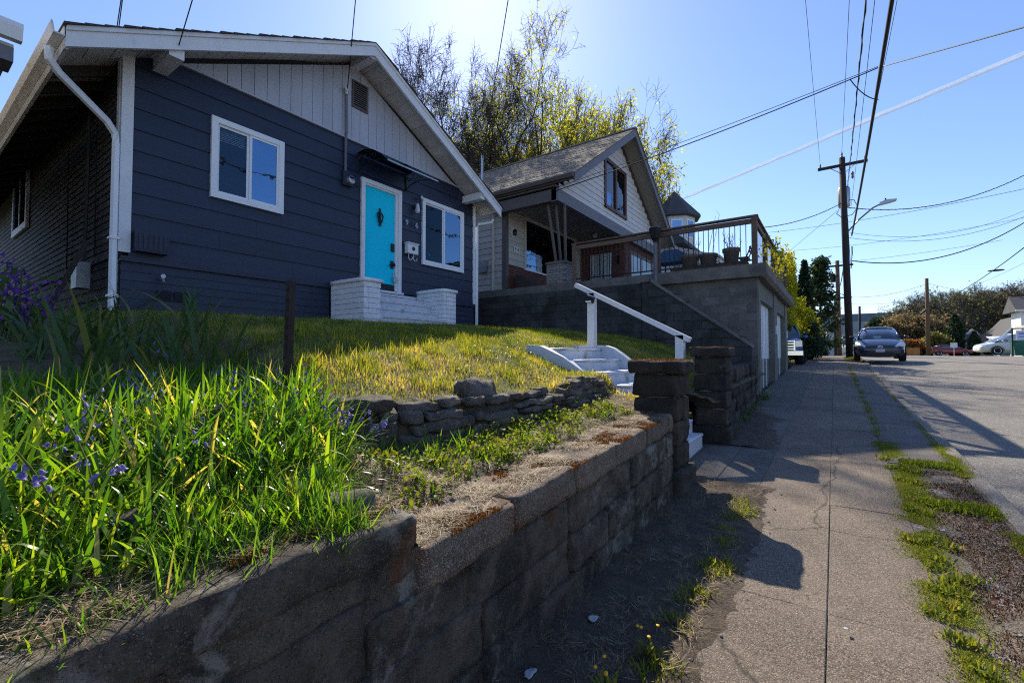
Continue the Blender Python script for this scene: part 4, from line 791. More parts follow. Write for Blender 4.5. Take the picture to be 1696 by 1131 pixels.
ns = MB().box((TF+0.014, 12.06, 4.80), (TF+0.03, 12.38, 5.0)).build('number_sign', 'lap_gable', th); textmesh('number', '914', 0.15, 'black_metal', ns, (TF+0.034, 12.22, 4.90), (R(90), 0, R(90)), 0.003)
# porch: ceiling, beams, posts, pier
MB().box((TF-0.1, TY0-0.05, 6.12), (TP-0.16, TY1, 6.17)).build('porch_ceiling', 'soffit_tan', th)
MB().box((TF-0.2, TY0-0.34, 5.90), (TP, TY0-0.12, 6.24)).build('porch_beam', 'trim_brown', th)
MB().box((TP-0.16, TY0-0.34, 5.88), (TP+0.06, TY1+0.1, 6.235)).build('porch_beam', 'trim_slate', th)
pr = MB().box((-6.92, 11.58, 3.45), (-6.34, 12.16, 4.12)).build('porch_pier', 'mortar', th)
for k in range(8):
    z = 3.47+k*0.082
    for j in range(3):
        o = 0.1*(k % 2); s, e = -6.94+j*0.22-o, -6.94+j*0.22-o+0.208; s, e = max(s, -6.94), min(e, -6.32)
        if e-s > 0.04: pc('brick', pr, (s, 11.555, z), (e, 11.66, z+0.072), 'brick_grey')
        s, e = 11.665+j*0.2-o, 11.665+j*0.2-o+0.19; s, e = max(s, 11.665), min(e, 12.18)
        if e-s > 0.04: pc('brick', pr, (-6.42, s, z), (-6.315, e, z+0.072), 'brick_grey')
MB().box((-6.97, 11.53, 4.125), (-6.29, 12.21, 4.19)).build('pier_cap', 'slab_conc', pr)
for (xa, ya, xb, yb) in ((-6.72, 11.75, -6.86, 11.50), (-6.62, 11.85, -6.66, 11.62), (-6.52, 11.95, -6.42, 11.72)):
    MB().tube([(xa, ya, 4.19), (xb, yb, 5.92)], 0.045, 6).build('porch_post', 'trim_brown', th)
pf = MB().lathe([(0.02, 0.12), (0.09, 0.1), (0.1, 0.0), (0.05, -0.06)], 10, 'z', (-7.4, 15.9, 5.98)).build('porch_ceiling_lamp', 'headlamp', th)
# brick bay on the far side of the porch
bb = MB().box((TF, 16.95, 3.4), (-6.62, TY1-0.1, 6.12)).build('brick_bay', 'mortar', th)
for k in range(32):
    z = 3.45+k*0.082; x = TF-0.02-0.1*(k % 2)
    if z > 6.0: break
    while x < -6.66:
        s, e = max(x, TF), min(x+0.208, -6.6)
        if e-s > 0.05: pc('brick', bb, (s, 16.92, z), (e, 16.96, z+0.072), 'brick_red')
        x += 0.218
    if 4.3 < z < 5.55: yr = ((16.97, 17.45),)
    else: yr = ((16.97, 20.3),)
    for (a, c) in yr:
        y = a-0.1*(k % 2)
        while y < c:
            s, e = max(y, a), min(y+0.208, c)
            if e-s > 0.05: pc('brick', bb, (-6.63, s, z), (-6.595, e, z+0.072), 'brick_red')
            y += 0.218
bwn = MB().box((-6.63, 17.46, 5.5), (-6.58, 20.0, 5.62)).box((-6.63, 17.46, 4.3), (-6.585, 17.56, 5.5)).box((-6.63, 18.6, 4.3), (-6.585, 18.7, 5.5)).build('bay_window', 'trim_brown', th); MB().box((-6.63, 17.56, 4.3), (-6.60, 20.0, 5.5)).build('pane', 'office_glass', bwn)
bl_ = MB().box((-6.95, 16.84, 5.05), (-6.83, 16.92, 5.35)).build('bay_lamp', 'black_metal', th)
# gable front
z = 6.24
while z < TRZ-0.4:
    hw = (TRZ-0.28-z-0.2)/TS
    if hw > 0.12:
        a, c = max(TR-hw, TY0-0.2), min(TR+hw, TY1+0.2)
        def seg(s, e):
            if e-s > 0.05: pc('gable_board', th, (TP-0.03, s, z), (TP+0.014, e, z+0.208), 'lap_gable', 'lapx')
        if 6.6 < z+0.1 < 8.35: seg(a, 14.62); seg(16.62, c)
        else: seg(a, c)
    z += 0.2
MB().prism([(TY0-0.1, 6.25), (TY1+0.1, 6.25), (TR, TRZ-0.3)], 'x', TP-0.08, TP-0.028).build('gable_backing', 'lap_gable', th)
gw_ = MB(); X0, X1 = TP-0.01, TP+0.05
for (a, c) in ((14.62, 14.75), (15.55, 15.69), (16.49, 16.62)): gw_.box((X0, a, 6.60), (X1, c, 8.40))
gw_.box((X0+.002, 14.62, 6.60), (X1+.02, 16.62, 6.70)).box((X0+.002, 14.62, 8.28), (X1-.002, 16.62, 8.40))
gwo = gw_.build('gable_window', 'maroon', th)
for (a, c) in ((14.75, 15.55), (15.69, 16.49)): MB().box((TP-0.005, a, 6.7), (TP, c, 8.28)).build('pane', 'glass_dark', gwo)
MB().box((TP-0.026, 14.7, 6.65), (TP-0.022, 16.55, 8.3)).build('dark_room', 'room', gwo); MB().box((TP+0.003, 14.78, 6.74), (TP+0.005, 15.2, 7.2)).build('sky_reflection_patch', 'glass_sky', gwo)  # dark sheet for the shaded interior; small mirror box paints a sky reflection
# roof
for sd in (-1, 1):
    ye = TE0 if sd < 0 else TE1; L = abs(ye-TR); NR = 30
    deck = MB().prism([(TR, TRZ-0.03), (ye, troof(ye)-0.03), (ye, troof(ye)-0.12), (TR, TRZ-0.12)], 'x', TB-0.3, TRX-0.02).build('roof', 'soffit_tan', th)
    for k in range(NR):
        a = TR+sd*L*k/NR; b_ = TR+sd*(L*(k+1)/NR+0.02); za, zb_ = troof(a), troof(b_)
        if sd < 0:                                                     # the slope in view: shingles along each course
            x = TB-0.3-0.5*((k*37) % 10)/10; rr = random.Random(k)
            cb = MB()
            cb.prism([(a, za-0.03), (b_, zb_-0.028), (b_, zb_-0.006), (a, za-0.024)], 'x', TB-0.3, TRX+0.03)
            while x < TRX:
                x1 = x+0.33; s, e = max(x, TB-0.3), min(x1-0.012, TRX+0.03); dz = rr.choice([0.0, 0.006, 0.012])
                cb.prism([(a, za-0.02), (b_-0.0, zb_-0.005), (b_, zb_+0.004+dz), (a, za-0.012+dz)], 'x', s, e); x = x1
            cb.build('shingle_course', 'shingle_brown', deck)
        else: MB().prism([(a, za-0.03), (b_, zb_-0.028), (b_, zb_-0.002), (a, za-0.022)], 'x', TB-0.3, TRX+0.03).build('shingle_course', 'shingle_brown', deck)
    f = lambda o1, o2: [(TR, TRZ-o1), (ye, troof(ye)-o1), (ye, troof(ye)-o2), (TR, TRZ-o2)]
    MB().prism(f(0.03, 0.30), 'x', TRX-0.05, TRX).build('rake_board', 'trim_slate', th)
    MB().prism(f(0.125, 0.16), 'x', TP+0.02, TRX-0.052).build('rake_soffit', 'soffit_tan', th)
MB().box((TB-0.3, TR-0.1, TRZ-0.035), (TRX+0.03, TR+0.1, TRZ+0.012)).build('ridge_cap', 'shingle_brown', th)
ze = troof(TE0); MB().box((TB-0.3, TE0-0.02, ze-0.20), (TRX-0.055, TE0+0.02, ze-0.045)).build('eave_fascia', 'trim_brown', th)
MB().prism([(TE0-0.13, ze-0.04), (TE0-0.13, ze-0.09), (TE0-0.10, ze-0.16), (TE0-0.022, ze-0.16), (TE0-0.022, ze-0.04)], 'x', TB-0.3, TRX-0.02).build('gutter', 'trim_brown', th)
MB().box((TB-0.3, TE0+0.03, ze-0.26), (TP, TY0+0.1, ze-0.21)).build('eave_soffit', 'trim_brown', th)
MB().tube([(-8.95, TE0-0.08, ze-0.16), (-8.95, TE0-0.08, ze-0.3), (-8.95, TY0-0.1, ze-0.55), (-8.95, TY0-0.06, ze-0.75), (-8.95, TY0-0.06, 3.5)], 0.045, 6).build('downspout', 'lap_cream', th)
for (a, c, z0, z1, m_) in ((-9.85, -9.68, 4.45, 4.95, 'lap_cream'), (-9.5, -9.2, 4.15, 4.5, 'galv')): MB().box((a, TY0-0.12, z0), (c, TY0-0.002, z1)).build('meter_box', m_, th)
MB().tube([(-9.76, TY0-0.05, 3.6), (-9.76, TY0-0.05, 6.2)], 0.03, 6).build('conduit', 'lap_cream', th)
MB().tube([(-10.5, 12.9, 7.5), (-10.5, 12.9, 8.8)], 0.045, 8).build('vent_pipe', 'galv', th)
ar = thing('art_screen', 'tall pale streaked art panel leaning on the porch brick wall', 'artwork', (-7.55, 16.8, 3.5))
MB().box((-8.02, 16.82, 3.55), (-7.10, 16.86, 5.5), rot=(R(-2), 0, 0)).build('panel', 'art_dark', ar); rr = random.Random(3)
for k in range(14):
    x = -8.0+k*0.064; w_ = rr.uniform(0.015, 0.035); MB().prism([(x, 3.58), (x+w_, 3.58), (x+w_+rr.uniform(-.02, .03), 5.47), (x+rr.uniform(-.02, .03), 5.47)], 'y', 16.75, 16.80).build('streak', 'art_pale', ar)
pb = MB().prism([(-8.3, 3.5), (-7.75, 3.5), (-7.75, 3.85), (-7.9, 3.83), (-8.1, 3.95), (-8.3, 4.05)], 'y', 11.9, 12.3).build('porch_chair', 'wood_dark'); tag(pb, 'low dark wooden chair on the cream house porch', 'chair')
# ------------------------------------------------------------------ garage below the deck, its slab and side wall
gr = thing('garage', 'old concrete block garage with flat slab roof beside the sidewalk', 'garage', (-3, 15, 0.6))
GX = -1.40; GY0, GY1 = 11.5, 19.3
MB().box((-9.6, GY0+0.20, 0.3), (GX-0.35, GY1-0.1, 3.2)).build('wall_core', 'dark', gr)
rr = random.Random(8)
for k in range(14):
    z = 0.42+k*0.2; x = -9.6-0.2*(k % 2)
    while x < GX-0.02:
        s, e = max(x, -9.6), min(x+0.4, GX)
        m_ = 'block_grey' if (s > -3.9+(z-3.2)*-1.33*-1 and s > -3.95) else 'block_dark'
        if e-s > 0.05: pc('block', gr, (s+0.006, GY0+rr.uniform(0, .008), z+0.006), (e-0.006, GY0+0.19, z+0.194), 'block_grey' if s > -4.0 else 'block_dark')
        x += 0.4
MB().box((-9.6, GY0+0.016, 0.4), (GX-0.01, GY0+0.18, 3.2)).build('mortar_core', 'mortar', gr)
for (a, c) in ((GY0+0.192, GY0+0.55), (14.95, 15.75), (18.5, GY1)): MB().box((GX-0.35, a, 0.3), (GX, c, 3.2)).build('front_post', 'stucco_green', gr)
for (a, c) in ((GY0+0.55, 14.95), (15.75, 18.5)):
    MB().box((GX-0.30, a, 2.78), (GX-0.03, c, 3.2)).build('lintel', 'stucco_green', gr)
    d = MB().box((GX-0.20, a, 1.35), (GX-0.15, c, 2.78)).build('garage_door', 'door_white', gr); MB().box((GX-0.20, a, 0.45), (GX-0.151, c, 1.345)).build('lower_panel', 'stucco_green', d)
    for q in range(1, 4): MB().box((GX-0.15, a+(c-a)*q/4-0.03, 0.6), (GX-0.13, a+(c-a)*q/4+0.03, 2.75)).build('batten', 'door_white', d)
for yy in (15.2, 18.75): MB().box((GX, yy, 2.05), (GX+0.03, yy+0.2, 2.3)).build('wall_box', 'lap_gable', gr)
MB().prism([(-9.6, 3.2), (-1.28, 3.2), (-1.20, 3.27), (-1.20, 3.49), (-9.6, 3.49)], 'y', GY0-0.16, GY1+0.25).build('roof_slab', 'slab_conc', gr)
# neighbour's street stair: sloping parapet in front of the garage wall
ns_ = thing('street_stair', 'dark concrete stair with sloping parapet climbing to the deck', 'stairs', (-2.6, 11, 0.6))
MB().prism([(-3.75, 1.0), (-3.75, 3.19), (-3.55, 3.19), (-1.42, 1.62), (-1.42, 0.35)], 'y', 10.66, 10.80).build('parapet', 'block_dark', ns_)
MB().prism([(-3.80, 3.19), (-3.54, 3.19), (-3.53, 3.25), (-3.80, 3.25)], 'y', 10.63, 10.83).build('parapet_cap', 'slab_conc', ns_)
a_ = math.atan2(1.57, 2.13)
MB().prism([(-3.56, 3.195), (-1.40, 1.605), (-1.40, 1.665), (-3.55, 3.255)], 'y', 10.63, 10.83).build('parapet_cap', 'slab_conc', ns_)
rr = random.Random(14)
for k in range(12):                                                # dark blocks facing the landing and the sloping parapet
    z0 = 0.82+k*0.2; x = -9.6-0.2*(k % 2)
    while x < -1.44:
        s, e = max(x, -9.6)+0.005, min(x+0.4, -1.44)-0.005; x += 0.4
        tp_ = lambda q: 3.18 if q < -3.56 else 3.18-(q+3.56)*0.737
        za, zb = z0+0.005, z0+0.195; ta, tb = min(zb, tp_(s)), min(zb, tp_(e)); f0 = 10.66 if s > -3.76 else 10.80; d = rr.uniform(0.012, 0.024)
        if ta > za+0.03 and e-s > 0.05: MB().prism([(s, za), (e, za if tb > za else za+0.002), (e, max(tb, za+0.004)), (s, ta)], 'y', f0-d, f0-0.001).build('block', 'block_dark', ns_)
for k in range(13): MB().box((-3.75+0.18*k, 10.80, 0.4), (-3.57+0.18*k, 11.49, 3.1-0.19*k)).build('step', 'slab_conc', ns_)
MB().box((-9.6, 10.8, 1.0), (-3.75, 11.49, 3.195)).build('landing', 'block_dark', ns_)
# ------------------------------------------------------------------ deck railing
dk = thing('deck_railing', 'cedar deck railing with black metal balusters above the garage', 'railing', (-3.6, 11.5, 3.5))
RYN = 11.5
for x in (-5.98, -3.62, -1.44): MB().box((x-0.055, RYN-0.055, 3.49), (x+0.055, RYN+0.055, 4.57)).build('post', 'cedar', dk)
for (a, c) in ((-5.92, -3.68), (-3.56, -1.50)):
    MB().box((a, RYN-0.03, 4.43), (c, RYN+0.03, 4.54)).build('rail', 'cedar', dk); MB().box((a, RYN-0.018, 3.58), (c, RYN+0.018, 3.61)).build('bottom_rail', 'black_metal', dk)
    n = int((c-a)/0.118)
    for k in range(1, n+1): MB().tube([(a+(c-a)*k/(n+1), RYN, 3.61), (a+(c-a)*k/(n+1), RYN, 4.43)], 0.009, 5).build('baluster', 'black_metal', dk)
MB().box((-6.05, RYN-0.07, 4.572), (-1.36, RYN+0.07, 4.61)).build('cap_rail', 'cedar', dk)
for y in (13.4, 15.3, 17.2, 19.2): MB().box((-1.495, y-0.05, 3.49), (-1.385, y+0.05, 4.57)).build('post', 'cedar', dk)
ys_ = [11.555, 13.35, 13.45, 15.25, 15.35, 17.15, 17.25, 19.15]
for a, c in zip(ys_[::2], ys_[1::2]):
    MB().box((-1.47, a, 4.43), (-1.41, c, 4.54)).build('rail', 'cedar', dk); MB().box((-1.455, a, 3.55), (-1.445, c, 4.43)).build('mesh_screen', 'screen_dark', dk)
MB().box((-1.51, 11.572, 4.572), (-1.37, 19.3, 4.61)).build('cap_rail', 'cedar', dk)
# lantern post by the stair head
ln = thing('lantern_post', 'dark lantern on a post at the head of the street stair', 'lamp', (-3.62, 11.3, 3.2))
MB().tube([(-3.62, 11.30, 3.2), (-3.62, 11.30, 4.28)], 0.05, 8).build('post', 'trim_slate', ln)
MB().lathe([(0.06, 4.26), (0.07, 4.32), (0.10, 4.36), (0.155, 4.58), (0.165, 4.62), (0.10, 4.66)], 6, 'z', (-3.62, 11.30, 0)).build('lantern', 'black_metal', ln)
# pots, grill, chair on the deck
def pot(x, y, r, h, label, twig, seed):
    t = thing('plant_pot', label, 'plant pot', (x, y, 3.5), 'pots on the deck'); rr = random.Random(seed)
    MB().lathe([(r*0.66, 3.5), (r*0.92, 3.5+h*0.85), (r*1.03, 3.5+h*0.86), (r*1.03, 3.5+h), (r*0.88, 3.5+h), (r*0.86, 3.5+h-0.04)], 18, 'z', (x, y, 0)).build('pot', 'pot_grey', t, True)
    sg = []
    for k in range(twig):
        a = rr.uniform(0, 6.28); hh = rr.uniform(0.2, 0.5) if twig > 3 else 1.0; p = Vector((x+rr.uniform(-r, r)*0.5, y+rr.uniform(-r, r)*0.5, 3.5+h-0.05))
        for q in range(4):
            p2 = p+Vector((math.cos(a)*0.05, math.sin(a)*0.05, hh/4))*rr.uniform(0.8, 1.2); sg.append((*p, *p2, 0.006, 0.005)); p = p2; a += rr.uniform(-.6, .6)
            if rr.random() < 0.7: sg.append((*p, *(p+Vector((rr.uniform(-.12, .12), rr.uniform(-.1, .1), 0.1))), 0.004, 0.002))
    stick_obj('twigs', sg, 'bark', t)
pot(-3.02, 12.2, 0.22, 0.52, 'grey deck pot nearest the lantern post', 4, 1); pot(-2.58, 12.25, 0.22, 0.50, 'middle deck pot with one tall bare stem', 2, 2); pot(-2.04, 12.2, 0.20, 0.56, 'deck pot nearest the railing corner with short twigs', 9, 3)
gl = thing('barbecue', 'barbecue under a blue cover on the deck', 'barbecue', (-3.5, 12.6, 3.5))
MB().prism([(-3.95, 3.95), (-3.15, 3.95), (-3.2, 4.15), (-3.4, 4.28), (-3.75, 4.28), (-3.9, 4.15)], 'y', 12.4, 12.95).build('cover', 'blue_tarp', gl)
for (x, y) in ((-3.85, 12.45), (-3.25, 12.45), (-3.85, 12.9), (-3.25, 12.9)): MB().tube([(x, y, 3.5), (x, y, 3.96)], 0.025, 6).build('leg', 'black_metal', gl)
MB().tube([(-3.95, 12.45, 3.8), (-4.0, 12.4, 3.65), (-3.6, 12.38, 3.6), (-3.3, 12.4, 3.7)], 0.02, 6).build('handle', 'black_metal', gl)
dc = thing('folding_chair', 'small black folding chair beside the corner pot', 'chair', (-1.72, 12.4, 3.5))
for (a, c) in (((-1.85, 12.3, 3.5), (-1.62, 12.3, 4.1)), ((-1.60, 12.3, 3.5), (-1.85, 12.3, 3.85)), ((-1.85, 12.6, 3.5), (-1.62, 12.6, 4.1)), ((-1.60, 12.6, 3.5), (-1.85, 12.6, 3.85))): MB().tube([a, c], 0.015, 5).build('leg', 'black_metal', dc)
for z in (3.95, 4.05): MB().box((-1.66, 12.28, z), (-1.63, 12.62, z+0.04)).build('back_slat', 'black_metal', dc)
MB().box((-1.9, 12.28, 3.82), (-1.68, 12.62, 3.85)).build('seat', 'black_metal', dc)
bx_ = MB().box((-3.35, 11.62, 3.5), (-1.6, 11.85, 3.60)).build('trough', 'cedar'); tag(bx_, 'long low cedar planting trough behind the balusters', 'planter')
# ------------------------------------------------------------------ victorian house with turret beyond
vh = thing('turret_house', 'pale house with octagonal slate roofed turret beyond the deck', 'house', (-9.5, 31, 2))
tc = Vector((-8.35, 30.0))
MB().lathe([(1.25, 3.0), (1.25, 10.25)], 8, 'z', (tc.x, tc.y, 0)).build('turret_wall', 'house_white', vh)
MB().lathe([(1.62, 10.15), (1.6, 10.3), (0.05, 12.05), (0.02, 12.1)], 8, 'z', (tc.x, tc.y, 0)).build('turret_roof', 'roof_far', vh)
for k in range(8):
    a = (k+0.5)*math.pi/4; nrm = Vector((math.cos(a), math.sin(a))); tan = Vector((-nrm.y, nrm.x)); c = tc+nrm*1.165
    def quad(w, z0, z1, o):
        p = [(c+nrm*o+tan*s_*w) for s_ in (-1, 1)]; return [(p[0].x, p[0].y, z0), (p[1].x, p[1].y, z0), (p[1].x, p[1].y, z1), (p[0].x, p[0].y, z1)]
    q1 = quad(0.36, 8.75, 9.95, 0.0); q2 = quad(0.36, 8.75, 9.95, 0.03); w = MB().add(q1+q2, [(4, 5, 6, 7), (0, 1, 5, 4), (1, 2, 6, 5), (2, 3, 7, 6), (3, 0, 4, 7)]).build('turret_window', 'vinyl', vh)
    MB().add(quad(0.27, 8.85, 9.85, 0.034), [(0, 1, 2, 3)]).build('pane', 'glass_sky', w)
MB().box((-16, 26.0, 2), (-7.2, 33, 7.6)).build('wall', 'house_white', vh)
MB().prism([(-17, 7.6), (-6.6, 7.6), (-6.7, 7.9), (-11.5, 11.2), (-16.9, 7.9)], 'y', 25.6, 33.4).build('roof', 'roof_far', vh)
MB().box((-7.2, 25.7, 6.4), (-4.9, 33, 6.65)).build('porch_roof_edge', 'house_white', vh); MB().prism([(-7.3, 7.5), (-4.8, 6.68), (-4.8, 6.6), (-7.3, 6.6)], 'y', 25.6, 33.1).build('porch_roof', 'lap_cream', vh)
for y in (26.0, 28.3, 30.6, 32.8): MB().tube([(-5.05, y, 2), (-5.05, y, 6.4)], 0.11, 8).build('porch_column', 'house_white', vh)
MB().box((-7.2, 25.9, 3.2), (-4.9, 33, 3.5)).build('porch_floor', 'house_white', vh)
# eave of the house on the near side, top edge of the frame
nh = thing('grey_neighbour_house', 'corner of the neighbouring house with pale gutter at the frame edge', 'house', (-10, -3, 1.5))
MB().box((-15, -7, 1.2), (-7.6, 0.12, 4.70)).build('wall', 'siding_side', nh)
MB().box((-15.2, -7.5, 4.70), (-7.05, 0.80, 4.735)).build('soffit', 'soffit_white', nh)
MB().prism([(-7.0, 4.90), (-11.2, 7.1), (-15.4, 4.90), (-15.4, 4.80), (-11.2, 6.95), (-7.0, 4.78)], 'y', -7.5, 0.83).build('roof', 'soffit_white', nh)
for k in range(16):
    x = -6.98-k*0.27; z = 4.905+k*0.1414; MB().prism([(x+0.03, z+0.0), (x+0.03, z+0.03), (x-0.30, z+0.185), (x-0.30, z+0.155)], 'y', -7.5, 0.62-0.035*(k % 2)-k*0.02).build('shingle_course', 'shingle_brown', nh)
MB().prism([(-7.02, 4.92), (-6.90, 4.92), (-6.90, 4.87), (-6.935, 4.75), (-7.02, 4.75)], 'y', -7.5, 0.85).build('gutter', 'vinyl', nh)
MB().box((-7.35, 0.50, 4.54), (-7.03, 0.80, 4.695)).build('corbel', 'trim_slate', nh); MB().box((-7.55, -0.3, 4.50), (-7.05, 0.49, 4.66)).build('frieze_block', 'soffit_tan', nh)
# ------------------------------------------------------------------ utility poles and wires
def pole(name, label, base, top, r0, r1, m, group='utility poles'):
    t = thing(name, label, 'utility pole', base, group); MB().tube([base, ((base[0]+top[0])/2, base[1], (base[2]+top[2])/2), top], [r0, (r0+r1)/2, r1], 10).build('shaft', m, t, True); return t
p1 = pole('utility_pole', 'tall dark utility pole with transformer behind the navy car', (0.67, 31, 1.0), (0.50, 31, 12.4), 0.19, 0.15, 'pole_wood')
MB().box((-0.62, 30.84, 11.88), (1.62, 30.96, 12.02)).build('crossarm', 'pole_wood', p1)
for x in (-0.5, 0.50, 1.5): MB().lathe([(0.02, 12.02), (0.05, 12.06), (0.03, 12.10), (0.055, 12.14), (0.03, 12.20), (0.02, 12.24)] if x != 0.5 else [(0.02, 12.38), (0.05, 12.44), (0.03, 12.5), (0.055, 12.56), (0.03, 12.64), (0.02, 12.7)], 8, 'z', (x, 30.9, 0)).build('insulator', 'trim_slate', p1)
for s in (-1, 1): MB().tube([(0.52+s*0.55, 30.88, 11.88), (0.52+s*0.1, 30.86, 11.5)], 0.02, 5).build('arm_brace', 'galv', p1)
tr = MB().lathe([(0.02, 9.72), (0.27, 9.75), (0.29, 9.85), (0.29, 10.75), (0.24, 10.85), (0.05, 10.9)], 14, 'z', (0.56, 31.42, 0)).build('transformer', 'galv', p1, True)
MB().lathe([(0.04, 10.85), (0.05, 10.95), (0.02, 11.1)], 8, 'z', (0.62, 31.35, 0)).build('bushing', 'trim_slate', tr)
sa = MB().tube([(0.70, 31, 8.25), (1.2, 30.6, 8.75), (1.75, 30.2, 9.15), (2.0, 30.0, 9.22)], 0.04, 6).build('lamp_arm', 'galv', p1)
sh = MB().prism([(2.0, 9.18), (2.45, 9.24), (2.68, 9.30), (2.70, 9.36), (2.3, 9.40), (2.0, 9.30)], 'y', 29.85, 30.12).build('lamp_head', 'galv', sa); MB().lathe([(0.03, 9.40), (0.035, 9.5)], 8, 'z', (2.25, 29.98, 0)).build('photocell', 'black_metal', sa)
MB().lathe([(0.03, -0.2), (0.07, -0.1), (0.05, 0), (0.08, 0.1), (0.03, 0.2)], 8, 'z', (0.95, 30.9, 11.3)).build('fuse_cutout', 'trim_slate', p1)
MB().tube([(0.3, 31.2, 9.5), (0.2, 30.9, 9.3), (0.45, 30.8, 9.0), (0.9, 30.8, 9.1), (1.15, 30.9, 9.5), (1.0, 31.2, 10.0), (0.75, 31.3, 10.1)], 0.02, 5).build('jumper_loop', 'wire_black', p1)
MB().tube([(0.86, 31, 7.4), (0.86, 31, 7.0), (0.80, 31, 6.2)], 0.03, 5).build('riser_cable', 'wire_black', p1)
p2 = pole('utility_pole', 'brown utility pole with crossarm, next along the sidewalk after the transformer pole', (0.33, 50, 1.0), (0.30, 50, 9.9), 0.2, 0.16, 'pole_wood_light')
MB().box((-1.15, 49.85, 9.35), (1.45, 49.97, 9.50)).build('crossarm', 'pole_wood', p2); MB().lathe([(0.02, 8.0), (0.24, 8.05), (0.24, 8.75), (0.03, 8.85)], 10, 'z', (-0.05, 50.3, 0)).build('transformer', 'black_metal', p2)
p3 = pole('utility_pole', 'distant thin utility pole with crossarm beyond the brown pole', (0.1, 72, 1.0), (0.12, 72, 9.1), 0.2, 0.16, 'pole_wood'); MB().box((-1.5, 71.85, 8.7), (1.9, 71.97, 8.85)).build('crossarm', 'pole_wood', p3)
p4 = pole('utility_pole', 'bare brown pole standing by the red car', (9.95, 80, 1.2), (9.97, 80, 11.5), 0.24, 0.19, 'pole_wood_light'); MB().tube([(9.8, 80, 7.4), (9.3, 79.6, 6.9), (9.25, 79.6, 6.7)], 0.12, 6).build('streetlight_stub', 'black_metal', p4)
p5 = pole('utility_pole', 'grey pole stub with small white tag behind the navy car', (3.3, 92, 1.2), (3.35, 92, 9.3), 0.2, 0.16, 'pole_wood'); MB().box((3.1, 91.7, 5.0), (3.9, 91.75, 5.2)).build('tag_plate', 'plate', p5)
def wire(label, p0, p1_, sag=0.3, r=0.012, n=18, wav=0.0, group='overhead wires'):
    a, b_ = Vector(p0), Vector(p1_); pts = []
    for i in range(n+1):
        t = i/n; p = a.lerp(b_, t); p.z -= sag*4*t*(1-t); pts.append(p)
        if wav and i < n:
            pass
    o = MB().tube(pts, r, 5).build('overhead_wire', 'wire_black', None, True); tag(o, label, 'wire', group)
    if wav:
        pts2 = []
        for i in range(90*1+1):
            t = i/90; p = a.lerp(b_, t); p.z -= sag*4*t*(1-t); p += Vector((math.sin(i*1.7), 0, math.cos(i*1.7)))*wav; pts2.append(p)
        MB().tube(pts2, r*0.8, 4).build('twisted_strand', 'wire_black', o)
wire('thick black cable running overhead along the street past the transformer pole', (0.86, 31, 8.0), (1.0, -14, 8.9), 0.75, 0.038)
wire('twisted triplex wire overhead between thick cable and transformer pole', (0.72, 31, 10.7), (0.78, -14, 10.3), 0.7, 0.016, wav=0.022)
wire('thin street wire from the street side end of the crossarm', (1.5, 30.9, 12.2), (1.62, -14, 11.2), 0.9, 0.008)
wire('thin street wire from the house side end of the crossarm', (-0.5, 30.9, 12.2), (-0.66, -14, 13.4), 0.3, 0.008)
wire('thin street wire from the pin on the pole top', (0.5, 30.9, 12.7), (0.42, -14, 8.6), 0.4, 0.008)
wire('faint telephone wire beside the twisted street wire', (0.86, 31, 9.6), (0.99, -14, 11.4), 0.5, 0.008)
wire('service wire crossing the street from cream house porch to the thick cable', (-6.43, 11.2, 6.13), (0.95, 13.6, 8.22), 0.10, 0.014)
wire('second thinner service wire just above the porch service wire', (-6.4, 11.25, 6.24), (0.95, 13.7, 8.30), 0.05, 0.008)
wire('service wire leaving the thick cable across the street', (0.95, 13.6, 8.22), (3.6, 8.0, 5.4), 0.0, 0.012)
wire('hanging tail loop of cable under the thick street cable', (0.40, 13.4, 8.05), (0.95, 13.8, 7.55), 0.12, 0.012)
wire('service wire from transformer pole over the roadway above street lamp', (0.62, 31, 9.6), (9.24, 39, 12.0), 0.8, 0.022, wav=0.02)
wire('long thin wire crossing behind the transformer pole at lamp height', (-5.45, 50, 13.3), (10.64, 45, 12.7), 0.3, 0.016)
wire('heavy sagging cable from transformer pole out over the road', (0.86, 31, 6.6), (9.17, 39, 9.2), 0.9, 0.03)
wire('thin wire parallel to the heavy sagging cable', (0.7, 31, 7.9), (9.3, 39, 9.6), 0.7, 0.012)
wire('faint upper wire parallel to the sagging cables', (0.7, 31, 8.2), (9.4, 39, 10.0), 0.8, 0.010)
wire('thick cable descending over the distant trees with a coil on it', (12.24, 80, 9.0), (10.54, 45, 8.7), 0.25, 0.035)
wire('thin wire descending beside the coiled cable', (12.9, 80, 9.6), (10.9, 45, 7.9), 0.2, 0.012)
wire('far wire reaching the bare brown pole', (0.35, 72, 9.0), (9.97, 80, 10.8), 0.7, 0.02); wire('far wire leaving the bare brown pole', (9.97, 80, 10.9), (14.4, 75, 8.4), 0.1, 0.02)
wire('service wire from turret house side to the transformer pole', (-2.91, 26, 7.9), (0.5, 31, 9.9), 0.25, 0.018, wav=0.015); wire('steep dashed guy wire from transformer pole towards the hedge', (-3.38, 40, 8.7), (0.5, 31, 9.7), 0.0, 0.012)
wire('wire from transformer pole to brown pole crossarm', (0.7, 31, 9.0), (1.3, 50, 9.5), 0.8, 0.016); wire('cable from transformer pole to brown pole shaft', (0.6, 31, 7.6), (0.35, 50, 7.4), 0.6, 0.03); wire('service wire from brown pole down to the conifers', (0.3, 50, 7.9), (-5, 44, 5.2), 0.3, 0.018)
wire('second service wire from brown pole down to the hedge', (0.3, 50, 7.0), (-5, 42, 3.9), 0.3, 0.018); wire('far street wire high behind deck corner', (-8.15, 60, 13.6), (12.95, 55, 12.8), 0.6, 0.014)
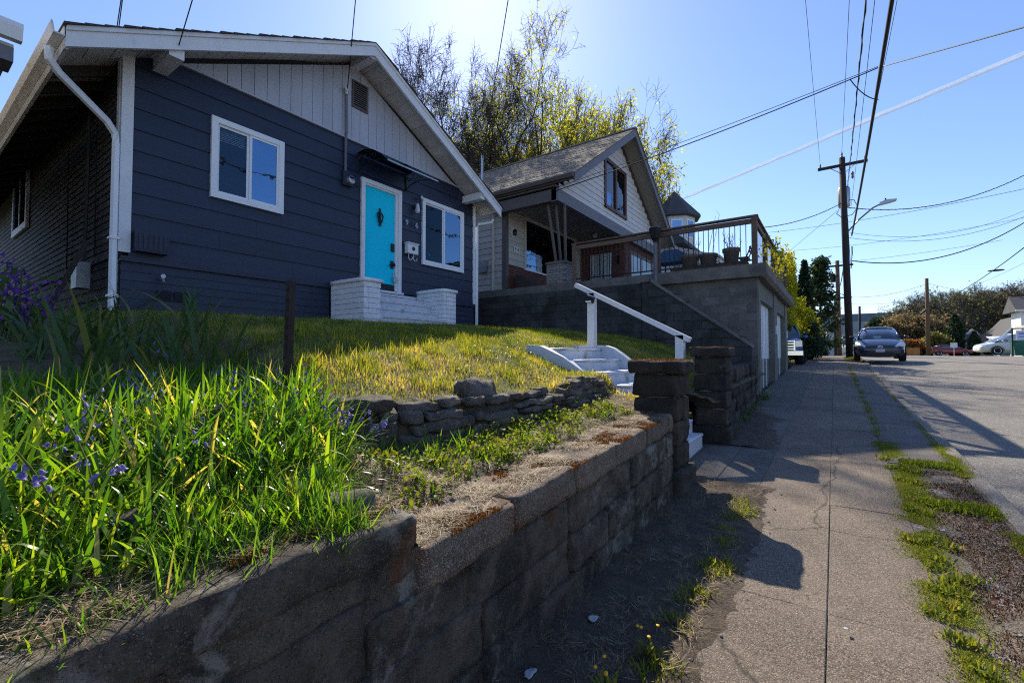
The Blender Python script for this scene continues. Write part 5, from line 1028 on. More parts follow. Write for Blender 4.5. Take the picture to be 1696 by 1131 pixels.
wire('lower far wire behind the transformer pole', (-3.73, 50, 9.9), (10.2, 48, 9.9), 0.3, 0.012); wire('lowest far wire above the office building', (0.3, 72, 8.2), (9.97, 80, 9.0), 0.5, 0.016)
wire('service drop ending at the bungalow gable weatherhead', (-7.46, 5.12, 6.5), (-2.6, 2.43, 10.83), 0.0, 0.009); wire('service drop tied to the near gable beam of the bungalow', (-6.94, 2.24, 5.50), (-3.9, 2.1, 7.9), 0.0, 0.007)
wire('service drop ending at the bungalow front corner', (-7.5, 1.74, 5.40), (-3.9, 1.18, 7.2), 0.0, 0.006); wire('second twin drop at the bungalow front corner', (-7.5, 1.72, 5.42), (-3.9, 1.215, 7.2), 0.0, 0.006)
wire('long drop reaching the vent pipe between the two houses', (-10.5, 12.9, 8.7), (-5.91, 8.18, 9.5), 0.0, 0.012)
cl = MB().lathe([(0.50, -0.03), (0.56, 0), (0.50, 0.03), (0.46, 0)], 20, 'z', (11.86, 58, 9.0)).build('cable_coil', 'wire_black'); tag(cl, 'round slack coil hanging on the distant cable', 'cable')
# ------------------------------------------------------------------ vehicles
def ringloft(stations, fn):
    rings = [fn(s) for s in stations]; full = [[(x, y, z) for (x, y, z) in r] + [(-x, y, z) for (x, y, z) in r[::-1] if abs(x) > 1e-6] for r in rings]; n = len(full[0])
    vs = [p for r in full for p in r]; fs = [(i*n+k, (i+1)*n+k, (i+1)*n+(k+1) % n, i*n+(k+1) % n) for i in range(len(full)-1) for k in range(n)]
    fs += [tuple(range(n)), tuple(range((len(full)-1)*n, len(full)*n))[::-1]]
    return MB().add(vs, fs)
def car(name, label, cat, paint, loc, rz, st, gh, wheels, wr, roof=None, front='sedan', group=None):
    t = thing(name, label, cat, (0, 0, 0), group)
    body = lambda s: [(0, s[0], s[1]), (s[3]*0.82, s[0], s[1]), (s[3]*0.97, s[0], s[1]+0.10), (s[3], s[0], s[1]+0.30), (s[3]*0.985, s[0], s[2]-0.14), (s[3]*0.93, s[0], s[2]-0.03), (s[3]*0.6, s[0], s[2]+s[4]*0.75), (0, s[0], s[2]+s[4])]
    bo = ringloft(st, body).build('body', paint, t, True); bo.modifiers.new('sub', 'SUBSURF').levels = 1; bo.modifiers['sub'].render_levels = 2
    gl_ = lambda s: [(0, s[0], s[1]-0.05), (s[2], s[0], s[1]-0.05), (s[2], s[0], s[1]), (s[4]+(s[2]-s[4])*0.25, s[0], s[1]+(s[3]-s[1])*0.78), (s[4], s[0], s[3]-0.01), (s[4]*0.6, s[0], s[3]+0.02), (0, s[0], s[3]+0.03)]
    ringloft(gh, gl_).build('window_glass', 'car_glass', t, True)
    ri = [s for s in gh if s[5]]
    rp = lambda s: [(0, s[0], s[3]-0.03), (s[4]+0.02, s[0], s[3]-0.04), (s[4]+0.025, s[0], s[3]-0.01), (s[4]*0.6, s[0], s[3]+0.035), (0, s[0], s[3]+0.05)]
    ringloft(ri, rp).build('roof', paint, t, True)
    for sx in (-1, 1):
        for (a, c) in ((gh[0], ri[0]), (ri[-1], gh[-1])): MB().tube([(sx*a[2], a[0], a[1]), (sx*(a[2]*0.5+c[4]*0.5+0.03), (a[0]+c[0])/2, (a[3]+c[3])/2-0.01), (sx*(c[4]+0.01), c[0], c[3]-0.01)] if a is gh[0] else [(sx*(a[4]+0.01), a[0], a[3]-0.01), (sx*c[2], c[0], c[1])], 0.035, 6).build('pillar', paint, t, True)
        mid = [s for s in gh if s[5]]; mm = mid[len(mid)//2]; MB().tube([(sx*(mm[2]+0.0), mm[0], mm[1]-0.02), (sx*(mm[4]+0.02), mm[0], mm[3]-0.02)], 0.035, 6).build('pillar', 'black_metal', t)
        MB().tube([(sx*(s[2]+0.005), s[0], s[1]) for s in gh], 0.018, 5).build('window_line', 'black_metal', t)
        for wy in wheels:
            hw = max(s[3] for s in st); c = (sx*(hw-0.10), wy, wr)
            w = MB().lathe([(wr*0.55, -0.11), (wr*0.95, -0.115), (wr, -0.08), (wr, 0.08), (wr*0.95, 0.115), (wr*0.55, 0.11)], 22, 'x', c).build('wheel', 'tyre', t, True)
            MB().lathe([(0.05, 0.05*sx), (wr*0.3, 0.06*sx), (wr*0.62, 0.125*sx), (wr*0.66, 0.126*sx), (wr*0.66, 0.10*sx)] if sx > 0 else [(wr*0.66, 0.10*sx), (wr*0.66, 0.126*sx), (wr*0.62, 0.125*sx), (wr*0.3, 0.06*sx), (0.05, 0.05*sx)], 18, 'x', c).build('rim', 'chrome', w)
            MB().tube([(sx*(hw-0.005), wy+(wr+0.05)*math.cos(a), wr+(wr+0.05)*math.sin(a)) for a in np.linspace(0, math.pi, 13)], 0.022, 5).build('wheel_arch', 'black_metal', t)
        m_ = MB().lathe([(0.02, -0.09), (0.07, -0.06), (0.08, 0), (0.07, 0.05), (0.02, 0.09)], 10, 'x', (sx*(gh[0][2]+0.25), gh[0][0]+0.42, gh[0][1]+0.06)).build('wing_mirror', paint, t, True); MB().tube([(sx*(gh[0][2]+0.02), gh[0][0]+0.40, gh[0][1]), (sx*(gh[0][2]+0.2), gh[0][0]+0.42, gh[0][1]+0.04)], 0.025, 5).build('mirror_arm', 'black_metal', m_)
    t.location = loc; t.rotation_euler = (0, 0, rz); return t
# dark blue hatchback facing the camera; stations: y, z low, z top, half width, crown
st = [(0.0, 0.30, 0.60, 0.60, 0.02), (0.05, 0.24, 0.66, 0.74, 0.03), (0.22, 0.20, 0.74, 0.82, 0.04), (0.55, 0.19, 0.86, 0.865, 0.05), (0.95, 0.19, 0.95, 0.872, 0.05), (1.3, 0.19, 1.0, 0.873, 0.03), (2.2, 0.19, 0.98, 0.873, 0.02), (3.2, 0.19, 1.0, 0.873, 0.02), (3.9, 0.22, 1.06, 0.86, 0.03), (4.3, 0.28, 1.08, 0.80, 0.02), (4.46, 0.36, 1.04, 0.70, 0.0)]
gh = [(1.02, 0.99, 0.71, 1.0, 0.70, 0), (1.45, 1.0, 0.72, 1.23, 0.625, 0), (1.98, 1.0, 0.72, 1.42, 0.56, 1), (2.45, 1.0, 0.72, 1.47, 0.55, 1), (3.1, 1.02, 0.71, 1.43, 0.54, 1), (3.7, 1.06, 0.69, 1.30, 0.55, 0), (4.28, 1.10, 0.64, 1.12, 0.60, 0)]
pc_ = car('parked_hatchback', 'dark navy hatchback parked facing the camera at the kerb', 'car', 'car_navy', (0, 0, 0), 0, st, gh, (0.88, 3.58), 0.315)
for sx in (-1, 1):
    h = MB().add([(sx*0.80, 0.22, 0.66), (sx*0.50, 0.02, 0.60), (sx*0.47, 0.06, 0.66), (sx*0.62, 0.20, 0.80), (sx*0.78, 0.46, 0.86), (sx*0.845, 0.42, 0.78), (sx*0.84, 0.28, 0.68), (sx*0.66, 0.10, 0.74)], [(0, 1, 7), (1, 2, 7), (2, 3, 7), (3, 4, 7), (4, 5, 7), (5, 6, 7), (6, 0, 7)]).build('headlight', 'headlamp', pc_)
    MB().lathe([(0.02, 0.0), (0.07, 0.005), (0.07, 0.06)], 12, 'y', (sx*0.68, 0.055, 0.36)).build('fog_lamp', 'headlamp' if sx < 0 else 'amber', pc_)
    MB().prism([(sx*0.60, 0.26), (sx*0.77, 0.30), (sx*0.78, 0.52), (sx*0.70, 0.50)], 'y', 0.045, 0.16).build('bumper_vent', 'black_metal', pc_)
MB().prism([(-0.52, 0.25), (0.52, 0.25), (0.44, 0.42), (-0.44, 0.42)], 'y', -0.035, 0.10).build('lower_grille', 'black_metal', pc_)
MB().prism([(-0.42, 0.545), (0.42, 0.545), (0.48, 0.565), (-0.48, 0.565)], 'y', -0.022, 0.10).build('upper_grille', 'black_metal', pc_)
pl = MB().box((-0.155, -0.055, 0.43), (0.155, -0.042, 0.545)).build('number_plate', 'plate', pc_); textmesh('plate_text', 'CNM0763', 0.072, 'plate_ink', pl, (0, -0.058, 0.48), (R(90), 0, 0), 0.001)
em = MB(); em.tube([(0.085*math.cos(a), -0.03, 0.62+0.058*math.sin(a)) for a in np.linspace(0, 2*math.pi, 19)], 0.009, 5); em.tube([(0.03*math.cos(a), -0.035, 0.62+0.055*math.sin(a)) for a in np.linspace(0, 2*math.pi, 13)], 0.007, 4); em.tube([(0.06*math.cos(a), -0.035, 0.645+0.022*math.sin(a)) for a in np.linspace(0, 2*math.pi, 13)], 0.007, 4); em.build('emblem', 'chrome', pc_)
for sx in (-0.33, 0.33): MB().lathe([(0.10, 0.55), (0.2, 0.7), (0.2, 1.05), (0.12, 1.15), (0.11, 1.3), (0.05, 1.35)], 10, 'z', (sx, 2.35, 0)).build('front_seat', 'dark', pc_)
pc_.location = (1.57, 24.85, g(25.5)+0.01); pc_.rotation_euler = (math.atan(0.035), 0, R(-1))
# red hatchback, side on, far
st2 = [(0.0, 0.32, 0.62, 0.60, 0.02), (0.08, 0.25, 0.70, 0.78, 0.03), (0.5, 0.2, 0.82, 0.86, 0.05), (1.0, 0.2, 0.92, 0.87, 0.04), (2.2, 0.2, 0.95, 0.87, 0.02), (3.4, 0.2, 1.0, 0.87, 0.02), (4.0, 0.25, 1.02, 0.84, 0.02), (4.3, 0.36, 0.98, 0.72, 0.0)]
gh2 = [(0.98, 0.93, 0.74, 0.95, 0.72, 0), (1.7, 0.95, 0.74, 1.34, 0.60, 1), (2.3, 0.96, 0.74, 1.44, 0.58, 1), (3.3, 1.0, 0.74, 1.42, 0.58, 1), (3.85, 1.02, 0.72, 1.30, 0.6, 1), (4.22, 1.02, 0.68, 1.05, 0.62, 0)]
rc = car('parked_hatchback', 'red hatchback parked side on across the junction', 'car', 'car_red', (15.55, 88.6, 1.40), R(90), st2, gh2, (0.85, 3.45), 0.32)
for sx in (-1, 1): MB().box((sx*0.55-0.1, 0.02, 0.66), (sx*0.55+0.1, 0.12, 0.76)).build('headlight', 'headlamp', rc)
# white minivan
st3 = [(0.0, 0.34, 0.66, 0.62, 0.03), (0.06, 0.26, 0.76, 0.82, 0.04), (0.4, 0.22, 0.90, 0.93, 0.05), (0.9, 0.22, 1.02, 0.96, 0.04), (1.3, 0.22, 1.10, 0.965, 0.02), (3.0, 0.22, 1.10, 0.965, 0.02), (4.6, 0.24, 1.12, 0.95, 0.02), (4.95, 0.34, 1.10, 0.86, 0.0)]
gh3 = [(0.85, 1.05, 0.82, 1.07, 0.80, 0), (1.6, 1.1, 0.84, 1.48, 0.72, 0), (2.1, 1.1, 0.84, 1.68, 0.68, 1), (3.0, 1.1, 0.84, 1.74, 0.68, 1), (4.3, 1.1, 0.84, 1.70, 0.68, 1), (4.85, 1.12, 0.80, 1.40, 0.7, 0)]
wv = car('parked_minivan', 'white minivan parked at the corner, nose towards the poles', 'car', 'car_white', (9.55, 53.2, 1.46), R(-82), st3, gh3, (0.98, 3.9), 0.345)
for sx in (-1, 1): MB().add([(sx*0.85, 0.22, 0.70), (sx*0.55, 0.02, 0.68), (sx*0.62, 0.12, 0.84), (sx*0.90, 0.45, 0.92), (sx*0.90, 0.3, 0.74)], [(0, 1, 2), (0, 2, 3), (0, 3, 4)]).build('headlight', 'headlamp', wv)
# white van far behind the pole
fv = car('parked_van', 'small white van parked far off behind the dark pole', 'car', 'car_white', (-0.9, 62, 1.42), R(3), st3, gh3, (0.98, 3.9), 0.345)
fv.scale = (0.9, 0.9, 1.15); fv.location = (1.3, 60, 1.40)
# blue pickup half hidden by the garage
st4 = [(0.0, 0.50, 1.02, 0.86, 0.02), (0.08, 0.42, 1.10, 0.93, 0.03), (0.5, 0.40, 1.16, 0.96, 0.04), (1.5, 0.40, 1.20, 0.97, 0.03), (3.4, 0.40, 1.20, 0.97, 0.01), (5.4, 0.42, 1.18, 0.96, 0.0)]
gh4 = [(1.35, 1.18, 0.86, 1.2, 0.84, 0), (1.95, 1.2, 0.86, 1.78, 0.72, 1), (2.6, 1.2, 0.86, 1.84, 0.72, 1), (3.3, 1.2, 0.86, 1.80, 0.72, 1), (3.45, 1.2, 0.84, 1.25, 0.78, 0)]
bt = car('parked_pickup', 'bright blue pickup truck with chrome grille behind the garage', 'truck', 'car_blue', (-2.02, 22.3, 1.02), R(5), st4, gh4, (0.95, 4.3), 0.4)
gq = MB(); 
for k in range(4): gq.box((-0.62, -0.05, 0.66+k*0.11), (0.62, 0.06, 0.71+k*0.11))
for x in (-0.66, 0, 0.62): gq.box((x, -0.048, 0.62), (x+0.05, 0.06, 1.05))
gq.build('grille', 'chrome', bt); MB().box((-0.94, -0.12, 0.42), (0.94, 0.06, 0.60)).build('bumper', 'chrome', bt); MB().box((-0.58, -0.02, 0.64), (0.58, 0.03, 1.04)).build('grille_backing', 'dark', bt)
for sx in (-1, 1): MB().box((sx*0.80-0.12, -0.02, 0.78), (sx*0.80+0.12, 0.10, 1.02)).build('headlight', 'headlamp', bt)
# ------------------------------------------------------------------ far buildings
of = thing('office_building', 'large glass office block far beyond the poles', 'building', (15, 236, 0))
MB().box((-24, 232, 0), (62, 262, 17.8)).build('wall', 'office_wall', of); MB().box((-24.3, 231.6, 15.2), (62.3, 232, 18.2)).build('parapet', 'office_band', of)
for k in range(30):
    x = -23+k*2.85
    for j, (z0, z1) in enumerate(((10.2, 15.1), (6.6, 9.3), (3.0, 5.6))): MB().box((x, 231.75, z0), (x+(2.45 if j == 0 else 1.6), 231.95, z1)).build('window', 'office_glass', of)
def cottage(label, x0, x1, y0, y1, z0, zw, zr, wall, along, nm='cottage'):
    t = thing(nm, label, 'house', ((x0+x1)/2, (y0+y1)/2, z0), 'cottages across the junction'); MB().box((x0, y0, z0), (x1, y1, zw)).build('wall', wall, t)
    if along == 'y':   # gable faces the camera
        xm = (x0+x1)/2; e = 0.5; s = (zr-zw)/((x1-x0)/2)
        MB().prism([(x0, zw), (x1, zw), (xm, zr-0.12)], 'y', y0, y1).build('gable', wall, t)
        for sd in (-1, 1):
            xe = xm+sd*((x1-x0)/2+e); zE = zw-e*s; MB().prism([(xm, zr), (xe, zE), (xe, zE-0.16), (xm, zr-0.16)], 'y', y0-0.5, y1+0.4).build('roof', 'roof_far', t); MB().prism([(xm, zr-0.02), (xe, zE-0.02), (xe, zE-0.30), (xm, zr-0.30)], 'y', y0-0.58, y0-0.5).build('rake_board', 'house_white', t)
    else:
        ym = (y0+y1)/2; MB().prism([(y0-0.5, zw-0.1), (y1+0.5, zw-0.1), (y1+0.5, zw+0.02), (ym, zr), (y0-0.5, zw+0.02)], 'x', x0-0.4, x1+0.4).build('roof', 'roof_far', t); MB().box((x0-0.42, y0-0.56, zw-0.12), (x1+0.42, y0-0.5, zw+0.04)).build('eave_board', 'house_white', t)
    return t
c1 = cottage('small dark roofed cottage with pale gable beside the hedge', 15.6, 19.2, 99, 107, 1.3, 3.6, 5.5, 'house_white', 'y')
c2 = cottage('grey gabled cottage with white trim and porch', 18.9, 23.6, 92, 102, 1.3, 3.9, 7.0, 'house_grey', 'y')
c3 = cottage('long low cottage roof behind the white minivan', 14.8, 19.4, 96.8, 98.6, 1.3, 3.2, 4.6, 'house_white', 'x')
c4 = cottage('tan eaved white house at the frame edge', 12.6, 18.5, 55, 57.6, 1.3, 5.15, 6.4, 'house_white', 'x')
for (t, x0, y0, z0, w_, h_) in ((c2, 20.6, 91.9, 4.6, 1.1, 0.9), (c1, 17.0, 98.9, 2.0, 1.0, 1.2), (c4, 13.4, 54.9, 3.5, 0.7, 1.4), (c4, 14.6, 54.9, 3.5, 0.7, 1.4)):
    w = MB().box((x0, y0-0.05, z0), (x0+w_, y0, z0+h_)).build('window', 'house_white', t); MB().box((x0+0.1, y0-0.08, z0+0.1), (x0+w_-0.1, y0-0.05, z0+h_-0.1)).build('pane', 'office_glass', w)
MB().prism([(89.2, 3.6), (92, 4.1), (92, 4.0), (89.2, 3.5)], 'x', 17.6, 24.2).build('porch_roof', 'house_white', c2)
for x in (17.8, 19.4, 21.0, 22.6): MB().box((x, 89.3, 1.3), (x+0.3, 89.6, 3.52)).build('porch_post', 'house_white', c2)
MB().box((12.2, 52.6, 3.6), (18.5, 54.9, 3.8)).build('porch_roof', 'lap_cream', c4)
MB().tube([(12.3, 52.8, 1.3), (12.3, 52.8, 3.6)], 0.09, 8).build('porch_post', 'house_white', c4)
of2 = thing('plank_fence', 'short orange plank fence by the far pole', 'fence', (8.2, 86, 1.4))
for k in range(22): pc('plank', of2, (5.2+k*0.21, 86+((k*13) % 3)*0.01, 1.2), (5.2+k*0.21+0.195, 86.04+((k*13) % 3)*0.01, 2.45+((k*7) % 3)*0.03 if k > 13 else 2.1), 'fence_orange')
sg = thing('yard_sign', 'small white sign on a post in front of the red car', 'sign', (11.0, 71, 1.4)); MB().box((10.97, 71, 1.3), (11.05, 71.05, 2.3)).build('post', 'lap_cream', sg); MB().box((10.72, 70.95, 2.3), (11.28, 70.99, 2.85)).build('panel', 'plate', sg)
bs = thing('banner_sign', 'pale blue banner hung on a black frame at the frame edge', 'sign', (10.6, 48, 1.4)); MB().tube([(10.53, 48, 1.3), (10.53, 48, 3.42)], 0.05, 6).build('post', 'black_metal', bs); MB().box((10.53, 47.97, 3.32), (12.6, 48.03, 3.40)).build('bar', 'black_metal', bs)
MB().box((10.72, 47.98, 2.55), (12.3, 48.02, 3.22)).build('panel', 'banner', bs); MB().box((10.85, 47.97, 2.95), (11.9, 47.978, 3.05)).box((10.85, 47.97, 2.75), (11.6, 47.978, 2.82)).build('print', 'banner_ink', bs)
bn = thing('wheeled_bin', 'dark green bin under the banner sign', 'bin', (11.1, 48.6, 1.4)); MB().prism([(10.72, 1.42), (11.6, 1.42), (11.75, 2.45), (10.62, 2.45)], 'y', 48.3, 49.2).build('bin', 'bin_green', bn); MB().box((10.58, 48.25, 2.455), (11.8, 49.25, 2.53)).build('lid', 'bin_green', bn)
# houses and hedges on the other side of the street, behind the camera's shoulder (seen in the window panes)
for k, (y0, wl_, lab) in enumerate(((-16, 'house_grey', 'grey cottage across the road beside the camera'), (-3, 'lap_cream', 'cream cottage directly across the road'), (10, 'house_white', 'white cottage across the road further up'), (23, 'house_grey', 'grey cottage across the road near the junction'))):
    t = cottage(lab, 19, 28, y0, y0+8.5, g(y0)-0.3, g(y0)+3.4, g(y0)+6.4, wl_, 'x')
    for yy in (y0+1.2, y0+5.6): w = MB().box((18.93, yy, g(y0)+1.2), (18.99, yy+1.5, g(y0)+2.6)).build('window', 'house_white', t); MB().box((18.9, yy+0.1, g(y0)+1.3), (18.93, yy+1.4, g(y0)+2.5)).build('pane', 'office_glass', w)
# contrail high above: nested thin shells of ice cloud
def cloudmat(name, a):
    m = bpy.data.materials.new(name); m.use_nodes = True; nt = m.node_tree; out = nt.nodes['Material Output']; nt.nodes.remove(nt.nodes['Principled BSDF'])
    d = nt.nodes.new('ShaderNodeBsdfDiffuse'); d.inputs[0].default_value = (0.82, 0.90, 1, 1); tl = nt.nodes.new('ShaderNodeBsdfTranslucent'); tl.inputs[0].default_value = (0.82, 0.90, 1, 1); ms = nt.nodes.new('ShaderNodeMixShader'); nt.links.new(d.outputs[0], ms.inputs[1]); nt.links.new(tl.outputs[0], ms.inputs[2])
    tp_ = nt.nodes.new('ShaderNodeBsdfTransparent'); mx = nt.nodes.new('ShaderNodeMixShader'); ge = nt.nodes.new('ShaderNodeNewGeometry'); n = _noise(nt, ge.outputs['Position'], 0.012, 8, 0.7); r = _ramp(nt, [(0.1, a*0.55), (0.8, a)]); nt.links.new(n.outputs[0], r.inputs[0]); nt.links.new(r.outputs[0], mx.inputs[0]); nt.links.new(tp_.outputs[0], mx.inputs[1]); nt.links.new(ms.outputs[0], mx.inputs[2]); nt.links.new(mx.outputs[0], out.inputs[0]); MATS[name] = m
cloudmat('ice_cloud', 0.34)
ct = thing('contrail', 'thin white aeroplane contrail across the blue sky', 'cloud', (0, 3000, 2000)); ct['kind'] = 'stuff'
da, db = Vector((-0.257, 1.0315, 0.3487)), Vector((0.3497, 1.4507, 0.6602)); A_, B_ = da*(2200/0.3487), db*(2200/0.6602)
rng = np.random.default_rng(2)
for r_ in (22, 16, 11, 6):
    pts = []
    for i in range(41): t = -0.35+1.7*i/40; pts.append(A_.lerp(B_, t)+Vector(rng.normal(0, 2.5, 3)))
    MB().tube(pts, r_, 10, False).build('vapour', 'ice_cloud', ct, True)
# ------------------------------------------------------------------ trees
def grow_tree(seed, height, trunk_r, stems, spread, levels=5, fork=(2, 3), ratio=0.74, up=0.14, start=0.12, jit=0.16, side=0.31):
    rr = random.Random(seed); segs = []; tips = []
    def rec(p, d, L, r, lv):
        n = 3
        for i in range(n):
            d = (d+Vector((rr.gauss(0, jit), rr.gauss(0, jit), rr.gauss(0, jit*0.6)+up*0.12))).normalized(); q = p+d*(L/n); r2 = r*(0.90 if i < n-1 else 0.82)
            segs.append((*p, *q, r, r2)); p, r = q, r2
            if lv <= 2: tips.append((q, lv))
            if i < n-1 and rr.random() < side and lv > 0:
                a = d.cross(Vector((rr.gauss(0, 1), rr.gauss(0, 1), rr.gauss(0, 1)))).normalized(); rec(p, (d*0.75+a*0.75).normalized(), L*ratio*0.7, r*0.55, lv-1)
        if lv > 0:
            for k in range(rr.choice(fork)):
                a = d.cross(Vector((rr.gauss(0, 1), rr.gauss(0, 1), rr.gauss(0, 1)))).normalized(); dd = (d+a*rr.uniform(0.40, 0.90)+Vector((0, 0, up*0.3))).normalized(); rec(p, dd, L*ratio*rr.uniform(0.85, 1.1), r*0.72, lv-1)
        else: tips.append((p, 0))
    h0 = height*start; segs.append((0, 0, -1, 0, 0, h0, trunk_r*1.15, trunk_r))
    tot = sum(ratio**i for i in range(levels+1)); L0 = (height-h0)/tot*1.12
    for k in range(stems):
        a = 2*math.pi*(k+rr.random()*0.6)/stems; s = spread*rr.uniform(0.5, 1.1); rec(Vector((0, 0, h0*rr.uniform(0.7, 1))), Vector((math.cos(a)*s, math.sin(a)*s, 1)).normalized(), L0*rr.uniform(0.85, 1.1), trunk_r*0.55, levels)
    return np.array(segs), tips
def tree(label, loc, height, seed, leaf=None, lsize=0.14, per=2, frac=1.0, bark='bark', stems=6, spread=0.45, levels=5, trunk_r=0.3, group=None, name='tree', spray=0, minr=0.0, rad=None, jit=0.16, thick=1.0):
    t = thing(name, label, 'tree', loc, group); segs, tips = grow_tree(seed, height, trunk_r, stems, spread, levels, jit=jit); top = segs[:, 5].max(); segs[:, :6] *= height/top
    sc = np.ones(3); cx_ = np.zeros(3)
    if rad: cx_[:2] = segs[:, 3:5].mean(0); sc[:2] = rad/np.percentile(np.hypot(segs[:, 3]-cx_[0], segs[:, 4]-cx_[1]), 93)
    segs[:, 0:3] = (segs[:, 0:3]-cx_)*sc; segs[:, 3:6] = (segs[:, 3:6]-cx_)*sc
    segs[:, 6:] = np.maximum(segs[:, 6:], minr)*thick; L = np.array(loc); segs[:, 0:3] += L; segs[:, 3:6] += L
    if spray:
        r3 = np.random.default_rng(seed+5); T0 = (np.array([tuple(p) for p, lv in tips if lv == 0])*(height/top)-cx_)*sc+L; T0 = np.repeat(T0, spray, 0); D = r3.normal(0, 1, T0.shape); D[:, 2] = np.abs(D[:, 2])*0.9; D /= np.linalg.norm(D, axis=1)[:, None]; D *= r3.uniform(0.25, 0.75, len(T0))[:, None]
        T1 = T0-D*0.15; T2 = T0+D*0.5+r3.normal(0, 0.05, T0.shape); T3 = T0+D
        segs = np.concatenate([segs, np.column_stack([T1, T2, np.full(len(T0), minr), np.full(len(T0), minr*0.8)]), np.column_stack([T2, T3, np.full(len(T0), minr*0.8), np.full(len(T0), minr*0.5)])])
    big = segs[:, 6] > max(trunk_r*0.12, minr*1.02); stick_obj('trunk', segs[big], bark, t, 7)
    br = segs[~big]; stick_obj('branches', br, bark, t, 3)
    if leaf:
        rng = np.random.default_rng(seed); P = (np.array([tuple(p) for p, lv in tips])*(height/top)-cx_)*sc+L; P = P[rng.random(len(P)) < frac]
        P = np.repeat(P, per, 0)+rng.normal(0, lsize*(0.9 if not spray else 1.6), (len(P)*per, 3)); cr = leaf_obj('crown', P, lsize, seed, leaf, t)
    return t
tree('bare twiggy tree behind the bungalow roof', (-19.5, 20.9, 1.8), 19.2, 3, None, bark='bark', stems=5, spread=0.6, levels=6, trunk_r=0.42, minr=0.009, jit=0.2, rad=5.6, spray=1)
tree('tall spring tree with sparse yellow green buds between the two houses', (-18.5, 26.4, 1.8), 21.0, 8, 'leaf_spring', 0.18, 4, 0.09, stems=6, spread=0.7, levels=6, trunk_r=0.48, minr=0.009, rad=7.4, spray=1)
tree('spring tree leaning over the cream house ridge', (-17.8, 29.5, 1.8), 20.0, 12, 'leaf_spring', 0.20, 5, 0.12, stems=7, spread=0.55, levels=6, trunk_r=0.36, minr=0.010, rad=7.0)
tree('lower leafier spring tree behind the cream house ridge', (-16.5, 35.0, 2.0), 21.5, 17, 'leaf_hedge', 0.22, 5, 0.34, stems=7, spread=0.6, levels=5, trunk_r=0.3, minr=0.014, rad=6.0)
tree('spring tree showing past the cream house eave', (-14.2, 42.5, 2.0), 19.5, 23, 'leaf_hedge', 0.24, 3, 0.35, stems=6, spread=0.55, levels=5, trunk_r=0.3, minr=0.014, rad=3.4)
# conifers and hedge past the garage
def conifer(label, loc, h, w, seed, m='leaf_dark', n=9000, size=0.22, gaps=0.5, group='dark conifers beyond the garage', col_=False):
    t = thing('conifer', label, 'tree', loc, group); rng = np.random.default_rng(seed); MB().tube([(loc[0], loc[1], loc[2]-0.5), (loc[0], loc[1], loc[2]+h*0.96)], [w*0.09, 0.03], 7).build('trunk', 'bark', t)
    if col_:
        u = rng.random(n); zz = u*h; rad = w*np.minimum(1, np.minimum((1-u)*3.2, 0.55+u*2))*np.sqrt(rng.uniform(0.35, 1, n)); a = rng.uniform(0, 2*np.pi, n); P = np.stack([np.cos(a)*rad, np.sin(a)*rad, zz], 1)
    else:
        segs = []; P = []
        nb = int(34+h*4)
        for k in range(nb):
            u = rng.uniform(0.10, 0.98); L = w*(1-u)**0.7*rng.uniform(0.6, 1.15)+0.25; a = rng.uniform(0, 2*np.pi); z0 = u*h; tip = np.array([np.cos(a)*L, np.sin(a)*L, z0+L*rng.uniform(-0.05, 0.35)]); segs.append((0, 0, z0, *tip, 0.04, 0.015))
            m_ = int(n/nb); s = rng.uniform(0.25, 1.05, m_)[:, None]; P.append(np.array([0, 0, z0])*(1-s)+tip*s+rng.normal(0, 0.13+0.10*w*0.3, (m_, 3)))
        P = np.concatenate(P); S = np.array(segs); S[:, :3] += loc; S[:, 3:6] += loc; stick_obj('branches', S, 'bark', t, 4)
    leaf_obj('crown', P+np.array(loc), size, seed, m, t); return t
conifer('narrow dark cypress nearest the deck rail', (-2.15, 33.5, 1.2), 5.7, 0.42, 4, n=5000, size=0.2, col_=True)
conifer('second narrow dark cypress in the pair', (-1.45, 33.2, 1.2), 6.0, 0.45, 5, n=5500, size=0.2, col_=True)
conifer('open branched dark pine beside the cypresses', (-0.85, 42, 1.2), 7.6, 1.35, 6, n=6500, size=0.24)
conifer('distant conifer showing between pole and car', (6.0, 100, 1.2), 6.4, 2.6, 7, n=5000, size=0.5)
def shrub(name, label, c, r, seed, m, n=5000, size=0.13, lobes=14, cat='shrub', group=None, stems=True):
    t = thing(name, label, cat, (c[0], c[1], c[2]-r[2]), group); rng = np.random.default_rng(seed); P = []
    cen = []
    for k in range(lobes):
        d = rng.normal(0, 1, 3); d /= np.linalg.norm(d); d *= rng.uniform(0.35, 0.85); cc = np.array(c)+d*np.array(r); cen.append(cc); q = rng.normal(0, 1, (n//lobes, 3)); q /= np.linalg.norm(q, axis=1)[:, None]; P.append(cc+q*(np.array(r)*rng.uniform(0.25, 0.42))*rng.uniform(0.45, 1.08, (n//lobes, 1)))
    P = np.concatenate(P); P[:, 2] = np.maximum(P[:, 2], c[2]-r[2]*1.0)
    leaf_obj('foliage', P, size, seed, m, t)
    base = np.array([c[0], c[1], c[2]-r[2]]); stick_obj('stems', [(*base, *cc, 0.03*max(r), 0.008*max(r)) for cc in cen], 'bark', t, 4)
    return t
shrub('hedge_shrub', 'tall yellow green hedge rising behind the garage roof', (-2.0, 25.4, 3.8), (0.8, 2.4, 2.9), 31, 'leaf_hedge', 12000, 0.13, 34)
shrub('hedge_shrub', 'lower yellow green shrub over the blue pickup', (-1.25, 29.0, 3.0), (0.75, 1.6, 1.6), 33, 'leaf_hedge', 6000, 0.14, 18)
shrub('dark_shrub', 'large dark evergreen shrub at the sidewalk edge', (-1.05, 28.3, 2.15), (0.75, 1.5, 1.1), 35, 'leaf_dark', 7000, 0.11, 18)
